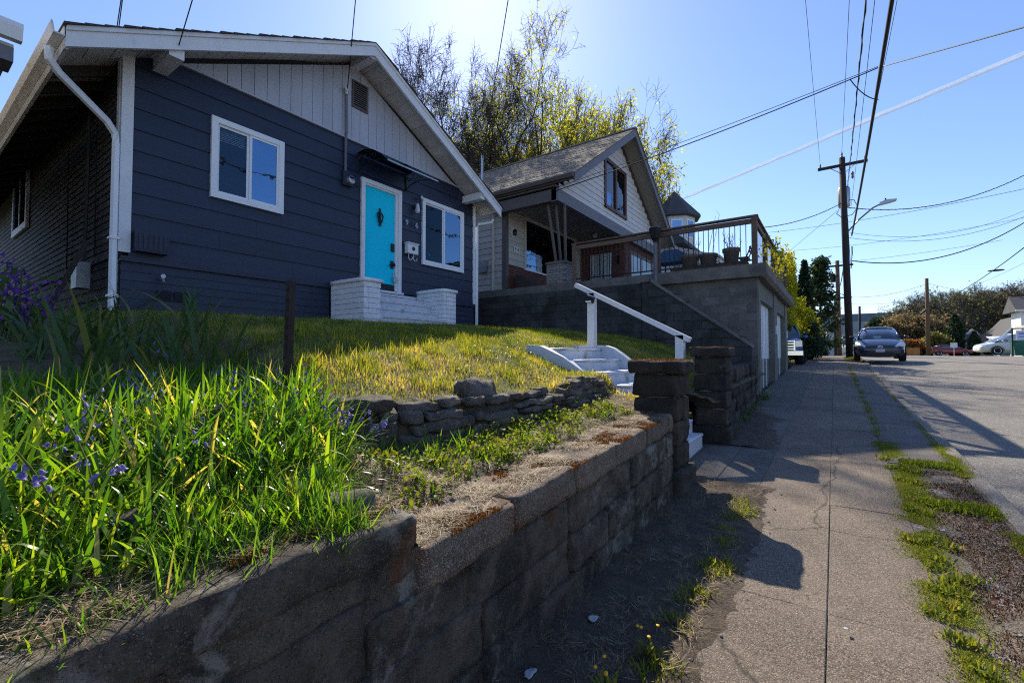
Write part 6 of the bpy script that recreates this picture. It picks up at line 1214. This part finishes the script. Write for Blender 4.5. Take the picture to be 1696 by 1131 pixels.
shrub('dark_shrub', 'small dark shrub at the foot of the evergreen', (-1.15, 24.0, 1.35), (0.4, 0.7, 0.4), 36, 'leaf_dark', 1500, 0.09, 8)
shrub('dark_shrub', 'distant shrub by the brown pole', (-1.0, 46, 2.0), (0.8, 1, 0.8), 37, 'leaf_dark', 1500, 0.16, 8)
# climbing shrub poking through the deck rail
cs = thing('climber', 'yellow leaved climber beside the deck corner post', 'plant', (-1.2, 12.6, 3.5)); rng = np.random.default_rng(5)
sg = []; P = []
for k in range(7):
    p = np.array([-1.20+rng.normal(0, .05), 12.3+k*0.35, 3.45]); 
    for q in range(5): p2 = p+np.array([rng.normal(0, .05), rng.normal(0, .12), 0.16]); sg.append((*p, *p2, .008, .006)); P += [p2+rng.normal(0, .07, 3) for _ in range(9)]; p = p2
stick_obj('stems', sg, 'bark', cs)['kind'] = 'stuff'; leaf_obj('foliage', np.array(P), 0.09, 4, 'leaf_hedge', cs)
# far trees along the right
far = [('bare spreading tree behind the navy car roof', (10.0, 112), 9.5, 41, 'leaf_brown', 0.2), ('bushy olive tree left of the far brown pole', (12.5, 108), 10.2, 42, 'leaf_far', 0.16), ('pale budding tree right of the far brown pole', (16.0, 116), 12.5, 43, 'leaf_far', 0.18), ('broad budding tree above the red car', (20.5, 118), 13.0, 44, 'leaf_far', 0.16), ('open limbed tree above the grey cottage', (26.5, 122), 14.0, 45, 'leaf_brown', 0.25), ('open limbed tree at the frame edge', (33.0, 126), 16.0, 46, 'leaf_brown', 0.25), ('thin budding tree above the small cottage', (23.0, 130), 14, 47, 'leaf_far', 0.4)]
for lab, (x, y), h, sd, m, fr in far: tree(lab, (x, y, 1.2), h, sd, m, 0.36, 1, fr, bark='bark_grey', stems=6, spread=0.75, levels=5, trunk_r=0.3, minr=0.022, spray=1, group='far budding trees')
tree('dense thicket of bare twigs behind the navy car', (10.0, 100, 1.2), 7.0, 51, 'leaf_brown', 0.40, 2, 0.9, bark='bark_grey', stems=9, spread=1.0, levels=5, trunk_r=0.2, minr=0.03, group='far thickets'); tree('brown twiggy thicket right of the navy car', (13.2, 103, 1.2), 7.5, 52, 'leaf_brown', 0.40, 2, 0.9, bark='bark_grey', stems=9, spread=1.0, levels=5, trunk_r=0.2, minr=0.03, group='far thickets')
conifer('dark conifer above the white cottage', (27.5, 112, 1.2), 11.0, 3.0, 55, n=4500, size=0.6, group='far conifers'); conifer('dark rust tinged cypress behind the red car', (14.6, 93, 1.2), 6.2, 1.0, 56, n=4500, size=0.3, col_=True, group='far conifers'); conifer('short clipped cypress by the small cottage', (16.4, 92, 1.2), 3.6, 0.7, 57, n=2500, size=0.25, col_=True, group='far conifers')
for lab, c, r, sd, m in (('green bush behind the navy car bonnet', (6.9, 93, 2.9), (1.9, 2, 1.7), 61, 'leaf_far'), ('orange leaved bush by the far pole', (9.3, 90, 2.9), (1.6, 1.6, 1.5), 62, 'leaf_orange'), ('olive bush behind the red car', (12.4, 92, 3.2), (1.8, 1.6, 1.8), 63, 'leaf_far'), ('olive bush mass under the budding trees', (17.5, 110, 3.4), (5.5, 3, 2.4), 64, 'leaf_far'), ('olive bush mass behind the cottages', (26, 116, 3.8), (6, 3, 2.7), 65, 'leaf_far'), ('brown bush mass left of the orange bushes', (8.8, 104, 3.4), (2.0, 3, 2.6), 66, 'leaf_brown')):
    shrub('far_bush', lab, c, r, sd, m, 3600, 0.34, 16, group='far bushes')
# ------------------------------------------------------------------ grass, bulbs, weeds
rng = np.random.default_rng(77)
def nz(P, f, s): return np.array([mn.noise(Vector((p[0]*f, p[1]*f, s))) for p in P])
def zy(P): return np.array([yard(p[0], p[1]) for p in P])
def lawn_pts(n, x0, x1, y0, y1):
    P = np.stack([rng.uniform(x0, x1, n), rng.uniform(y0, y1, n)], 1); w = np.array([wall_x(v) if v < 4.95 else -1.62 for v in P[:, 1]])
    ok = (P[:, 0] < w-0.02) & ~((P[:, 1] > 4.88) & (P[:, 1] < 6.32) & (P[:, 0] > -3.14)) & ~((P[:, 0] < -6.55) & (P[:, 1] > 4.85) & (P[:, 1] < 7.25)) & (P[:, 0] > -7.58)
    return P[ok]
P1 = lawn_pts(105000, -4.6, -1.6, 1.0, 9.5); P2 = lawn_pts(60000, -7.58, -4.4, 1.2, 11.3); P3 = lawn_pts(12000, -4.6, -1.6, 9.0, 10.6)
parts = []
for P in (P1, P2, P3):
    n = len(P); z = zy(P); a = nz(P, 1.6, 3); b2 = nz(P, 6, 8); slope = np.clip((P[:, 0]+3.9)/1.9, 0, 1)*(P[:, 1] < 5)
    h = np.clip(0.036+0.028*b2+0.010*a+rng.normal(0, 0.012, n)+(rng.random(n) < 0.05)*0.04, 0.015, 0.13); v = np.clip(0.21+0.40*a+0.30*b2+0.22*slope+rng.normal(0, 0.18, n), 0, 1)
    V, Q, T, nv = blades(np.column_stack([P, z-0.004]), h, rng.uniform(0.003, 0.0062, n), rng.uniform(0, 0.8, n), rng.uniform(0, 0.9, n), int(n % 97), 2); parts.append((V, Q, T, nv, v))
lg = blade_obj('lawn_grass', parts, 'leaf_lawn'); tag(lg, 'short yellow green lawn grass on the slope before the bungalow', 'grass', kind='stuff')
# tall clumps of brighter blades on the lawn
C = lawn_pts(60, -4.0, -2.2, 1.3, 4.7); P = np.repeat(C, 60, 0)+rng.normal(0, 0.05, (len(C)*60, 2)); n = len(P)
V, Q, T, nv = blades(np.column_stack([P, zy(P)]), rng.uniform(0.05, 0.12, n), rng.uniform(0.004, 0.007, n), rng.uniform(0, 0.7, n), rng.uniform(0, 0.8, n), 3, 3)
o = blade_obj('grass_tufts', [(V, Q, T, nv, np.clip(rng.normal(0.3, 0.15, n), 0, 1))], 'leaf_lawn'); tag(o, 'longer green grass tufts dotted on the lawn slope', 'grass', kind='stuff')
# straw and dead grass on the terrace, coping and dirt strip
def strew(n, x0, x1, y0, y1, zf, h, seed, dens=None):
    P = np.stack([rng.uniform(x0, x1, n), rng.uniform(y0, y1, n)], 1); k = nz(P, 5, seed) > (dens if dens is not None else -0.1); P = P[k]; n = len(P); z = np.array([zf(p[0], p[1]) for p in P])
    return blades(np.column_stack([P, z+0.006]), rng.uniform(h*0.4, h, n), rng.uniform(0.0015, 0.0035, n), rng.uniform(1.2, 1.62, n), rng.uniform(-0.2, 0.3, n), seed, 2) + (np.clip(rng.normal(0.5, 0.3, n), 0, 1),)
st_parts = [strew(9000, -1.56, -1.30, 1.25, 4.1, lambda x, y: cz(y)+0.006, 0.07, 16, 0.12), strew(15000, -2.05, -1.5, 1.2, 4.7, yard, 0.10, 5), strew(3500, -1.55, -1.22, 1.15, 4.1, lambda x, y: cz(y)+0.006, 0.07, 6, 0.05), strew(16000, -2.1, -1.23, -0.2, 1.4, lambda x, y: yard(x, y)+0.004, 0.09, 7, -0.1),
            strew(7000, -1.25, -0.55, 0.2, 4.8, lambda x, y: g(y)+0.02, 0.09, 8, -0.05), strew(9000, -3.4, -2.05, 1.4, 4.8, yard, 0.08, 9, 0.0)]
o = blade_obj('dead_grass', st_parts, 'straw'); tag(o, 'dry straw coloured dead grass strewn over terrace and dirt strip', 'dead grass', kind='stuff')
# bluebell bed
def bed_ok(P): lim = np.interp(P[:, 0], [-4.4, -3.4, -2.6, -2.1, -1.75, -1.42, -1.2], [1.25, 1.42, 1.5, 1.42, 1.20, 0.95, 0.95]); return P[:, 1] < lim
P = np.stack([-1.40-2.2*rng.random(25000)**0.9, rng.uniform(-0.9, 1.5, 25000)], 1); P = P[bed_ok(P)]; P = P[nz(P, 2.2, 4) > -0.42]; n = len(P)
edge = np.interp(P[:, 0], [-3.6, -3.0, -2.4, -1.9, -1.42], [0.5, 0.62, 0.9, 0.85, 0.35])
V1 = blades(np.column_stack([P, zy(P)-0.01]), np.clip(rng.normal(0.31, 0.09, n), 0.12, 0.50)*edge, rng.uniform(0.006, 0.0185, n), np.abs(rng.normal(0.6, 0.5, n)), rng.uniform(-0.1, 2.3, n), 12, 6) + (np.where(rng.random(n) < 0.075, 1.0, np.clip(rng.normal(0.46, 0.26, n)+0.25*nz(P, 1.8, 9), 0, 0.93)),)
P = np.stack([-1.215-0.9*rng.random(16000)**1.3, rng.uniform(-0.6, 1.25, 16000)], 1); P = P[bed_ok(P+np.array([0, 0.0]))]; P = P[(nz(P, 4, 2) > -0.22) & ~((P[:, 0] > -1.36-0.1*nz(P, 3, 6)) & (P[:, 1] < 0.75+0.2*nz(P, 2, 8)) & (rng.random(len(P)) < 0.85))]; n = len(P)
V2 = blades(np.column_stack([P, zy(P)-0.005]), rng.uniform(0.05, 0.16, n), rng.uniform(0.003, 0.007, n), rng.uniform(0.1, 0.9, n), rng.uniform(0.2, 1.3, n), 14, 3) + (np.clip(rng.normal(0.5, 0.25, n), 0, 1),)
o = blade_obj('bluebell_leaves', [V1, V2], 'leaf_bluebell'); tag(o, 'dense backlit strap leaves of the bluebell bed', 'leaves', kind='stuff')
def stalk(seed, tall):
    rr = random.Random(seed); sg = []; pts = []; a0 = rr.uniform(0, 6.28); p = Vector((0, 0, 0)); L = tall/6
    for i in range(6):
        q = p+Vector((math.cos(a0)*0.012*i, math.sin(a0)*0.012*i, L)); sg.append((*p, *q, 0.0035, 0.003)); p = q
        if i >= 3: pts.append(p.copy())
    V, Q = sticks(sg, 5); me1 = fastmesh('stem', V, Q, None, 'stem_green', np.full(len(V), 0.5), True)
    vs, fs, val = [], [], []
    for k in range(rr.randint(5, 10)):
        c = pts[0].lerp(pts[-1], rr.random()); a = rr.uniform(0, 6.28); o = c+Vector((math.cos(a)*0.016, math.sin(a)*0.016, -0.004)); ax = Vector((math.cos(a)*0.5, math.sin(a)*0.5, -0.85)).normalized(); b1 = ax.orthogonal().normalized(); b2 = ax.cross(b1); n0 = len(vs)
        for (r_, h_) in ((0.002, 0), (0.0062, 0.007), (0.0058, 0.015), (0.0105, 0.021)):
            for j in range(6): vs.append(o+ax*h_+(b1*math.cos(j*1.047)+b2*math.sin(j*1.047))*r_); val.append(rr.random())
        for i in range(3):
            for j in range(6): fs.append((n0+i*6+j, n0+i*6+(j+1) % 6, n0+(i+1)*6+(j+1) % 6, n0+(i+1)*6+j))
    me2 = fastmesh('blossoms', np.array([tuple(v) for v in vs]), fs, None, 'petal_blue', val, True); return me1, me2
KIND = [stalk(s, h) for s, h in ((1, 0.36), (2, 0.42), (3, 0.32), (4, 0.46), (5, 0.38))]
zones = [('bluebell stem flowering close to the rusty post', (-2.75, -2.2, 1.10, 1.45), 16), ('bluebell stem in the middle of the leafy bed', (-2.6, -1.75, 0.45, 1.0), 20), ('bluebell stem at the frame edge of the bed', (-2.3, -1.6, 0.18, 0.42), 12), ('bluebell stem at the rubble wall end of the bed', (-2.05, -1.8, 1.25, 1.45), 10), ('bluebell stem at the back of the bed before the iris', (-3.3, -2.7, 0.6, 1.3), 8)]
rz_ = random.Random(9)
for lab, (x0, x1, y0, y1), n in zones:
    for k in range(n):
        x, y = rz_.uniform(x0, x1), rz_.uniform(y0, y1); t = thing('bluebell', lab, 'flower', (x, y, yard(x, y)), lab.replace('stem', 'stems')); m1, m2 = KIND[rz_.randrange(5)]; s = rz_.uniform(0.6, 0.85)
        for nm, me in (('stem', m1), ('blossoms', m2)): o = link(nm, me, t)
        t.rotation_euler = (rz_.uniform(-.2, .2), rz_.uniform(-.2, .2), rz_.uniform(0, 6.28)); t.scale = (s, s, s)
# iris clumps: each sword leaf a part
ri = random.Random(15)
def sword(L, w, bend):
    n = 6; vs = []
    for i in range(n+1):
        t = i/n; ww = w*0.5*(1-t**2.2)*(0.75+0.5*t*(1-t)*2); th_ = bend*t*t; x = math.sin(th_)*L*t; z = math.cos(th_*0.6)*L*t
        vs += [(x, -ww, z), (x+0.003, ww, z)]
    fs = [(2*i, 2*i+1, 2*i+3, 2*i+2) for i in range(n)]; return fastmesh('leaf', vs, fs, None, 'leaf_iris', np.full(len(vs), ri.random()*0.9), True)
SW = [sword(ri.uniform(0.5, 0.8), ri.uniform(0.03, 0.045), ri.uniform(0, 0.8)) for _ in range(14)]
iris_at = [(-4.3, 0.62, 'iris clump at the frame edge under the purple flowers'), (-4.6, 0.86, 'iris clump beside the purple flowers'), (-4.2, 0.98, 'iris clump with long leaning leaves before the utility box'), (-4.7, 1.18, 'iris clump in front of the leaning plank'), (-4.1, 1.32, 'iris clump in front of the bungalow downspout'), (-3.6, 1.10, 'iris clump lowest down, behind the bluebells'), (-4.4, 1.55, 'iris clump nearest the lawn'), (-3.7, 0.72, 'iris clump behind the bluebells at the frame edge'), (-3.5, 1.42, 'small iris clump closest to the rusty post')]
for (x, y, lab) in iris_at:
    t = thing('iris_clump', lab, 'plant', (x, y, yard(x, y)-0.02), 'iris clumps')
    for k in range(15):
        o = link('leaf', SW[ri.randrange(14)], t); o.location = (ri.gauss(0, .09), ri.gauss(0, .09), 0); o.rotation_euler = (ri.gauss(0, .22), ri.uniform(0.0, 0.55), ri.uniform(0, 6.28)); s = ri.uniform(0.55, 0.9); o.scale = (s, s, s)
# purple flowering plants
for (x, y, h, lab, sd) in ((-5.2, 0.56, 0.50, 'tall purple flowering plant at the frame edge', 71), (-5.0, 0.66, 0.34, 'shorter purple flowering plant among the iris', 72)):
    t = thing('purple_flower', lab, 'flower', (x, y, yard(x, y)), 'purple flowers'); r2 = np.random.default_rng(sd); sg = []; P = []; G = []
    for k in range(11):
        p = np.array([x, y, yard(x, y)])+r2.normal(0, [.07, .07, 0]); d = r2.normal(0, [.02, .02, .012], 3)
        for q in range(6):
            p2 = p+d+np.array([0, 0, h/6]); sg.append((*p, *p2, .006, .005)); p = p2; G.append(p+r2.normal(0, .05, 3))
            if q > 2: P += [p+r2.normal(0, [.045, .045, .045]) for _ in range(6)]
    stick_obj('stems', sg, 'stem_green', t, 4)['kind'] = 'stuff'; leaf_obj('blossoms', np.array(P), 0.036, sd, 'petal_purple', t, aspect=0.9); leaf_obj('leaves', np.array(G), 0.08, sd+1, 'leaf_iris', t)
# leafy weeds on the terrace, by the dirt strip; rust moss on the coping
def weed_patch(name, label, pts, zf, h, seed, m='leaf_bluebell', per=22, w=0.02, cat='weeds', spread=0.05):
    r2 = np.random.default_rng(seed); C = np.array(pts); P = np.repeat(C, per, 0)+r2.normal(0, spread, (len(C)*per, 2)); n = len(P); z = np.array([zf(p[0], p[1]) for p in P])
    V = blades(np.column_stack([P, z]), r2.uniform(h*0.35, h, n), r2.uniform(w*0.4, w, n), r2.uniform(0.2, 1.1, n), r2.uniform(0, 0.9, n), seed, 3) + (np.clip(r2.normal(0.55, 0.22, n), 0, 1),)
    o = blade_obj(name, [V], m); tag(o, label, cat, kind='stuff'); return o
tw = [(rz_.uniform(-1.95, -1.52), rz_.uniform(1.35, 4.0)) for _ in range(70)]
weed_patch('terrace_weeds', 'leafy green weeds growing along the terrace behind the coping', tw, yard, 0.085, 3, per=16, w=0.010, spread=0.06)
Cw = np.array(tw); Pw = np.repeat(Cw, 70, 0)+rng.normal(0, 0.045, (len(Cw)*70, 2)); zw = zy(Pw); hw_ = np.abs(rng.normal(0, 0.035, len(Pw)))+0.004
o = leaf_obj('terrace_leaf_weeds', np.column_stack([Pw, zw+hw_]), 0.026, 91, 'leaf_verge', None, np.clip(rng.normal(0.4, 0.25, len(Pw)), 0, 1), up=1.5, aspect=0.7); tag(o, 'small leaved weeds carpeting the terrace between coping and rubble wall', 'weeds', kind='stuff')
Cl = lawn_pts(90, -5.0, -2.2, 1.3, 9.0); Pl = np.repeat(Cl, 45, 0)+rng.normal(0, 0.06, (len(Cl)*45, 2)); o = leaf_obj('lawn_clover', np.column_stack([Pl, zy(Pl)+rng.uniform(0.015, 0.05, len(Pl))]), 0.020, 92, 'leaf_iris', None, None, up=2.5, aspect=0.9); tag(o, 'dark clover patches dotted through the lawn', 'clover', kind='stuff')
weed_patch('terrace_grass', 'taller grass blades at the foot of the rubble wall', [(wall_x(y)+rz_.uniform(0.05, 0.35), y) for y in np.linspace(1.35, 2.2, 16)], yard, 0.19, 4, per=16, w=0.009)
strip = [(interp(y, [0, 2.2, 3.2, 4.6], [-0.72, -0.66, -0.63, -0.66])+rz_.gauss(0, .03), y) for y in (1.62, 1.95, 2.02, 2.35, 2.62, 2.68, 2.95, 3.02, 3.06, 3.1, 3.4, 3.62, 3.9, 4.02, 4.1, 4.18, 4.3)]
weed_patch('dirt_strip_weeds', 'small bright weeds along the sidewalk edge of the dirt strip', strip, lambda x, y: g(y)+0.005, 0.07, 5, 'leaf_verge', per=70, w=0.012, spread=0.045)
for lab, (x, y) in (('dandelion plant nearest the camera at the dirt strip edge', (-0.78, 1.75)), ('second dandelion plant by the sidewalk edge', (-0.70, 2.05))):
    t = thing('dandelion', lab, 'weed', (x, y, g(y))); r2 = np.random.default_rng(int(y*100)); n = 26; V = blades(np.column_stack([np.full(n, x), np.full(n, y), np.full(n, g(y))])+r2.normal(0, [.015, .015, 0], (n, 3)), r2.uniform(.06, .13, n), r2.uniform(.012, .022, n), r2.uniform(.4, 1.1, n), r2.uniform(0, .8, n), 5, 4)+(r2.uniform(.3, .9, n),); blade_obj('leaves', [V], 'leaf_verge', t)
    for k in range(4): dx, dy = r2.normal(0, .04, 2); MB().tube([(x, y, g(y)), (x+dx, y+dy, g(y)+0.11)], 0.002, 4).build('stalk', 'hose', t); MB().lathe([(0.002, 0), (0.008, 0.005), (0.0075, 0.010), (0.002, 0.012)], 8, 'z', (x+dx, y+dy, g(y)+0.108)).build('flower_head', 'flower_yellow', t)
# moss patches on coping and end of raised coping
n = 40000; P = np.stack([rng.uniform(-1.58, -1.18, n), rng.uniform(1.15, 4.1, n)], 1); q = nz(P, 3.2, 21)+0.35*nz(P, 11, 2); k = (q > 0.16) | ((P[:, 1] > 2.95) & (P[:, 1] < 3.55) & (q > -0.12) & (P[:, 0] > -1.42)); P = P[k]; z = np.array([cz(p[1]) for p in P])-0.002
Pm = np.stack([rng.uniform(-1.52, -1.24, 7000), rng.uniform(0.55, 1.12, 7000)], 1); Pm = Pm[nz(Pm, 6, 5)+np.clip((Pm[:, 1]-0.75)*1.6, -.4, .6) > 0.05]
PP = np.concatenate([np.column_stack([P, z]), np.column_stack([Pm, np.array([yard(p[0], p[1])+0.002 for p in Pm])])]); n = len(PP)
V = blades(PP, rng.uniform(0.008, 0.022, n), rng.uniform(0.003, 0.006, n), rng.uniform(0, 1.0, n), rng.uniform(0, .6, n), 8, 2)+(rng.uniform(0, 1, n),)
o = blade_obj('coping_moss', [V], 'moss_rust'); tag(o, 'rust orange moss patches on the wall coping', 'moss', kind='stuff')
# verge grass in two ragged lines, moss between
def vline(xf, y0, y1, n, wid, h, seed, cut):
    y = rng.uniform(y0, y1, n); x = np.array([xf(v) for v in y])+rng.normal(0, wid, n); P = np.stack([x, y], 1); q = nz(P, 2.6, seed)+0.5*nz(P, 8, seed+1); P = P[q > cut]; n = len(P); z = np.array([g(v)+0.0 for v in P[:, 1]])
    return blades(np.column_stack([P, z]), rng.uniform(h*0.3, h, n), rng.uniform(0.003, 0.007, n), rng.uniform(0.1, 1.0, n), rng.uniform(0, 0.9, n), seed, 2)+(np.clip(rng.normal(0.45, 0.25, n), 0, 1),)
vp = [vline(lambda v: 0.50+0.05*math.sin(v*1.3), 1.4, 7.5, 56000, 0.06, 0.015, 4, -0.2), vline(lambda v: 0.99+0.03*math.sin(v*2.1), 3.2, 7.6, 20000, 0.04, 0.018, 9, -0.12), vline(lambda v: 0.46, 7, 22, 7000, 0.035, 0.05, 6, 0.05), vline(lambda v: 0.98, 7, 22, 4000, 0.02, 0.04, 7, 0.15), vline(lambda v: 0.75, 27.5, 34, 5000, 0.14, 0.16, 8, -0.3)]
C_ = np.stack([rng.normal(0.52, 0.07, 46), rng.uniform(1.8, 6.6, 46)], 1); P = np.repeat(C_, 70, 0)+rng.normal(0, 0.03, (46*70, 2)); m_ = len(P); vp.append(blades(np.column_stack([P, np.array([g(v) for v in P[:, 1]])]), rng.uniform(.015, .06, m_), rng.uniform(.005, .014, m_), rng.uniform(.1, 1.1, m_), rng.uniform(0, 1.2, m_), 19, 3)+(np.clip(rng.normal(.4, .25, m_), 0, 1),))
for (yc, x0, x1) in ((5.05, 0.55, 1.0), (6.45, 0.55, 1.0), (2.6, 0.6, 0.85)):
    m_ = 2200; P = np.stack([rng.uniform(x0, x1, m_), rng.normal(yc, 0.06, m_)], 1); z = np.array([g(v) for v in P[:, 1]]); vp.append(blades(np.column_stack([P, z]), rng.uniform(.015, .055, m_), rng.uniform(.006, .014, m_), rng.uniform(.1, 1, m_), rng.uniform(0, .9, m_), 9, 2)+(np.clip(rng.normal(.3, .2, m_), 0, 1),))
o = blade_obj('verge_grass', vp, 'leaf_verge'); tag(o, 'ragged bright grass and moss lines between sidewalk and kerb', 'grass', kind='stuff')
n = 22000; P = np.stack([rng.uniform(0.55, 1.0, n), rng.uniform(2.2, 6.2, n)], 1); P = P[nz(P, 3, 12) > -0.15]; n = len(P); V = blades(np.column_stack([P, np.array([g(v)-0.006 for v in P[:, 1]])]), rng.uniform(.006, .016, n), rng.uniform(.003, .006, n), rng.uniform(0, 1, n), rng.uniform(0, .5, n), 10, 2)+(rng.uniform(0, .5, n),)
o = blade_obj('verge_moss', [V], 'moss_rust'); tag(o, 'dark red brown moss over the gravel verge', 'moss', kind='stuff')
# ivy weeds by garage foot and near stair pillar
weed_patch('wall_foot_weeds', 'weeds at the foot of the garage near corner', [(-1.30+rz_.gauss(0, .05), rz_.uniform(6.9, 12.0)) for _ in range(26)], lambda x, y: g(y), 0.16, 6, 'leaf_iris', per=26, w=0.02, spread=0.06)
weed_patch('cheek_weeds', 'grass growing along the foot of the white stair wall', [(rz_.uniform(-2.2, -1.6), rz_.uniform(4.6, 4.9)) for _ in range(16)], yard, 0.09, 7, 'leaf_lawn', per=26, w=0.008)
# leaves and litter
for lab, (x, y), sd in (('crumpled white litter on the dirt near the wall', (-1.02, 2.15), 3), ('white scrap of paper at the wall foot', (-1.08, 1.66), 4), ('tiny white scrap on the sidewalk joint', (0.02, 2.72), 5)):
    s = 0.04 if sd < 5 else 0.016; tag(link('paper_scrap', rough_box('paper_scrap', 'litter', (s, s*1.5, s*0.2), sd, (4, 4, 2), 4, s*0.25, 30), None, (x, y, g(y)+0.025)), lab, 'litter')
rg = random.Random(2); gm = [rough_box('pebble', 'kerb', (0.025, 0.02, 0.014), s, (2, 2, 2), 3, 0.003, 40) for s in range(4)]
gv_ = thing('gravel', 'scattered pebbles on the verge and the dirt strip', 'gravel'); gv_['kind'] = 'stuff'
vsN, fsN = [], []
for k in range(800):
    if k < 660: x, y = rg.uniform(0.58, 1.0), rg.uniform(2.0, 6.3)
    else: x, y = rg.uniform(-1.15, -0.4), rg.uniform(1.5, 4.8)
    me = gm[k % 4]; s = rg.uniform(0.25, 0.75); c, sn = math.cos(k), math.sin(k); n0 = len(vsN); vsN += [(x+(v.co.x*c-v.co.y*sn)*s, y+(v.co.x*sn+v.co.y*c)*s, g(y)+0.003+v.co.z*s) for v in me.vertices]; fsN += [tuple(n0+i for i in p.vertices) for p in me.polygons]
MB().add(vsN, fsN).build('pebbles', 'kerb', gv_, True)
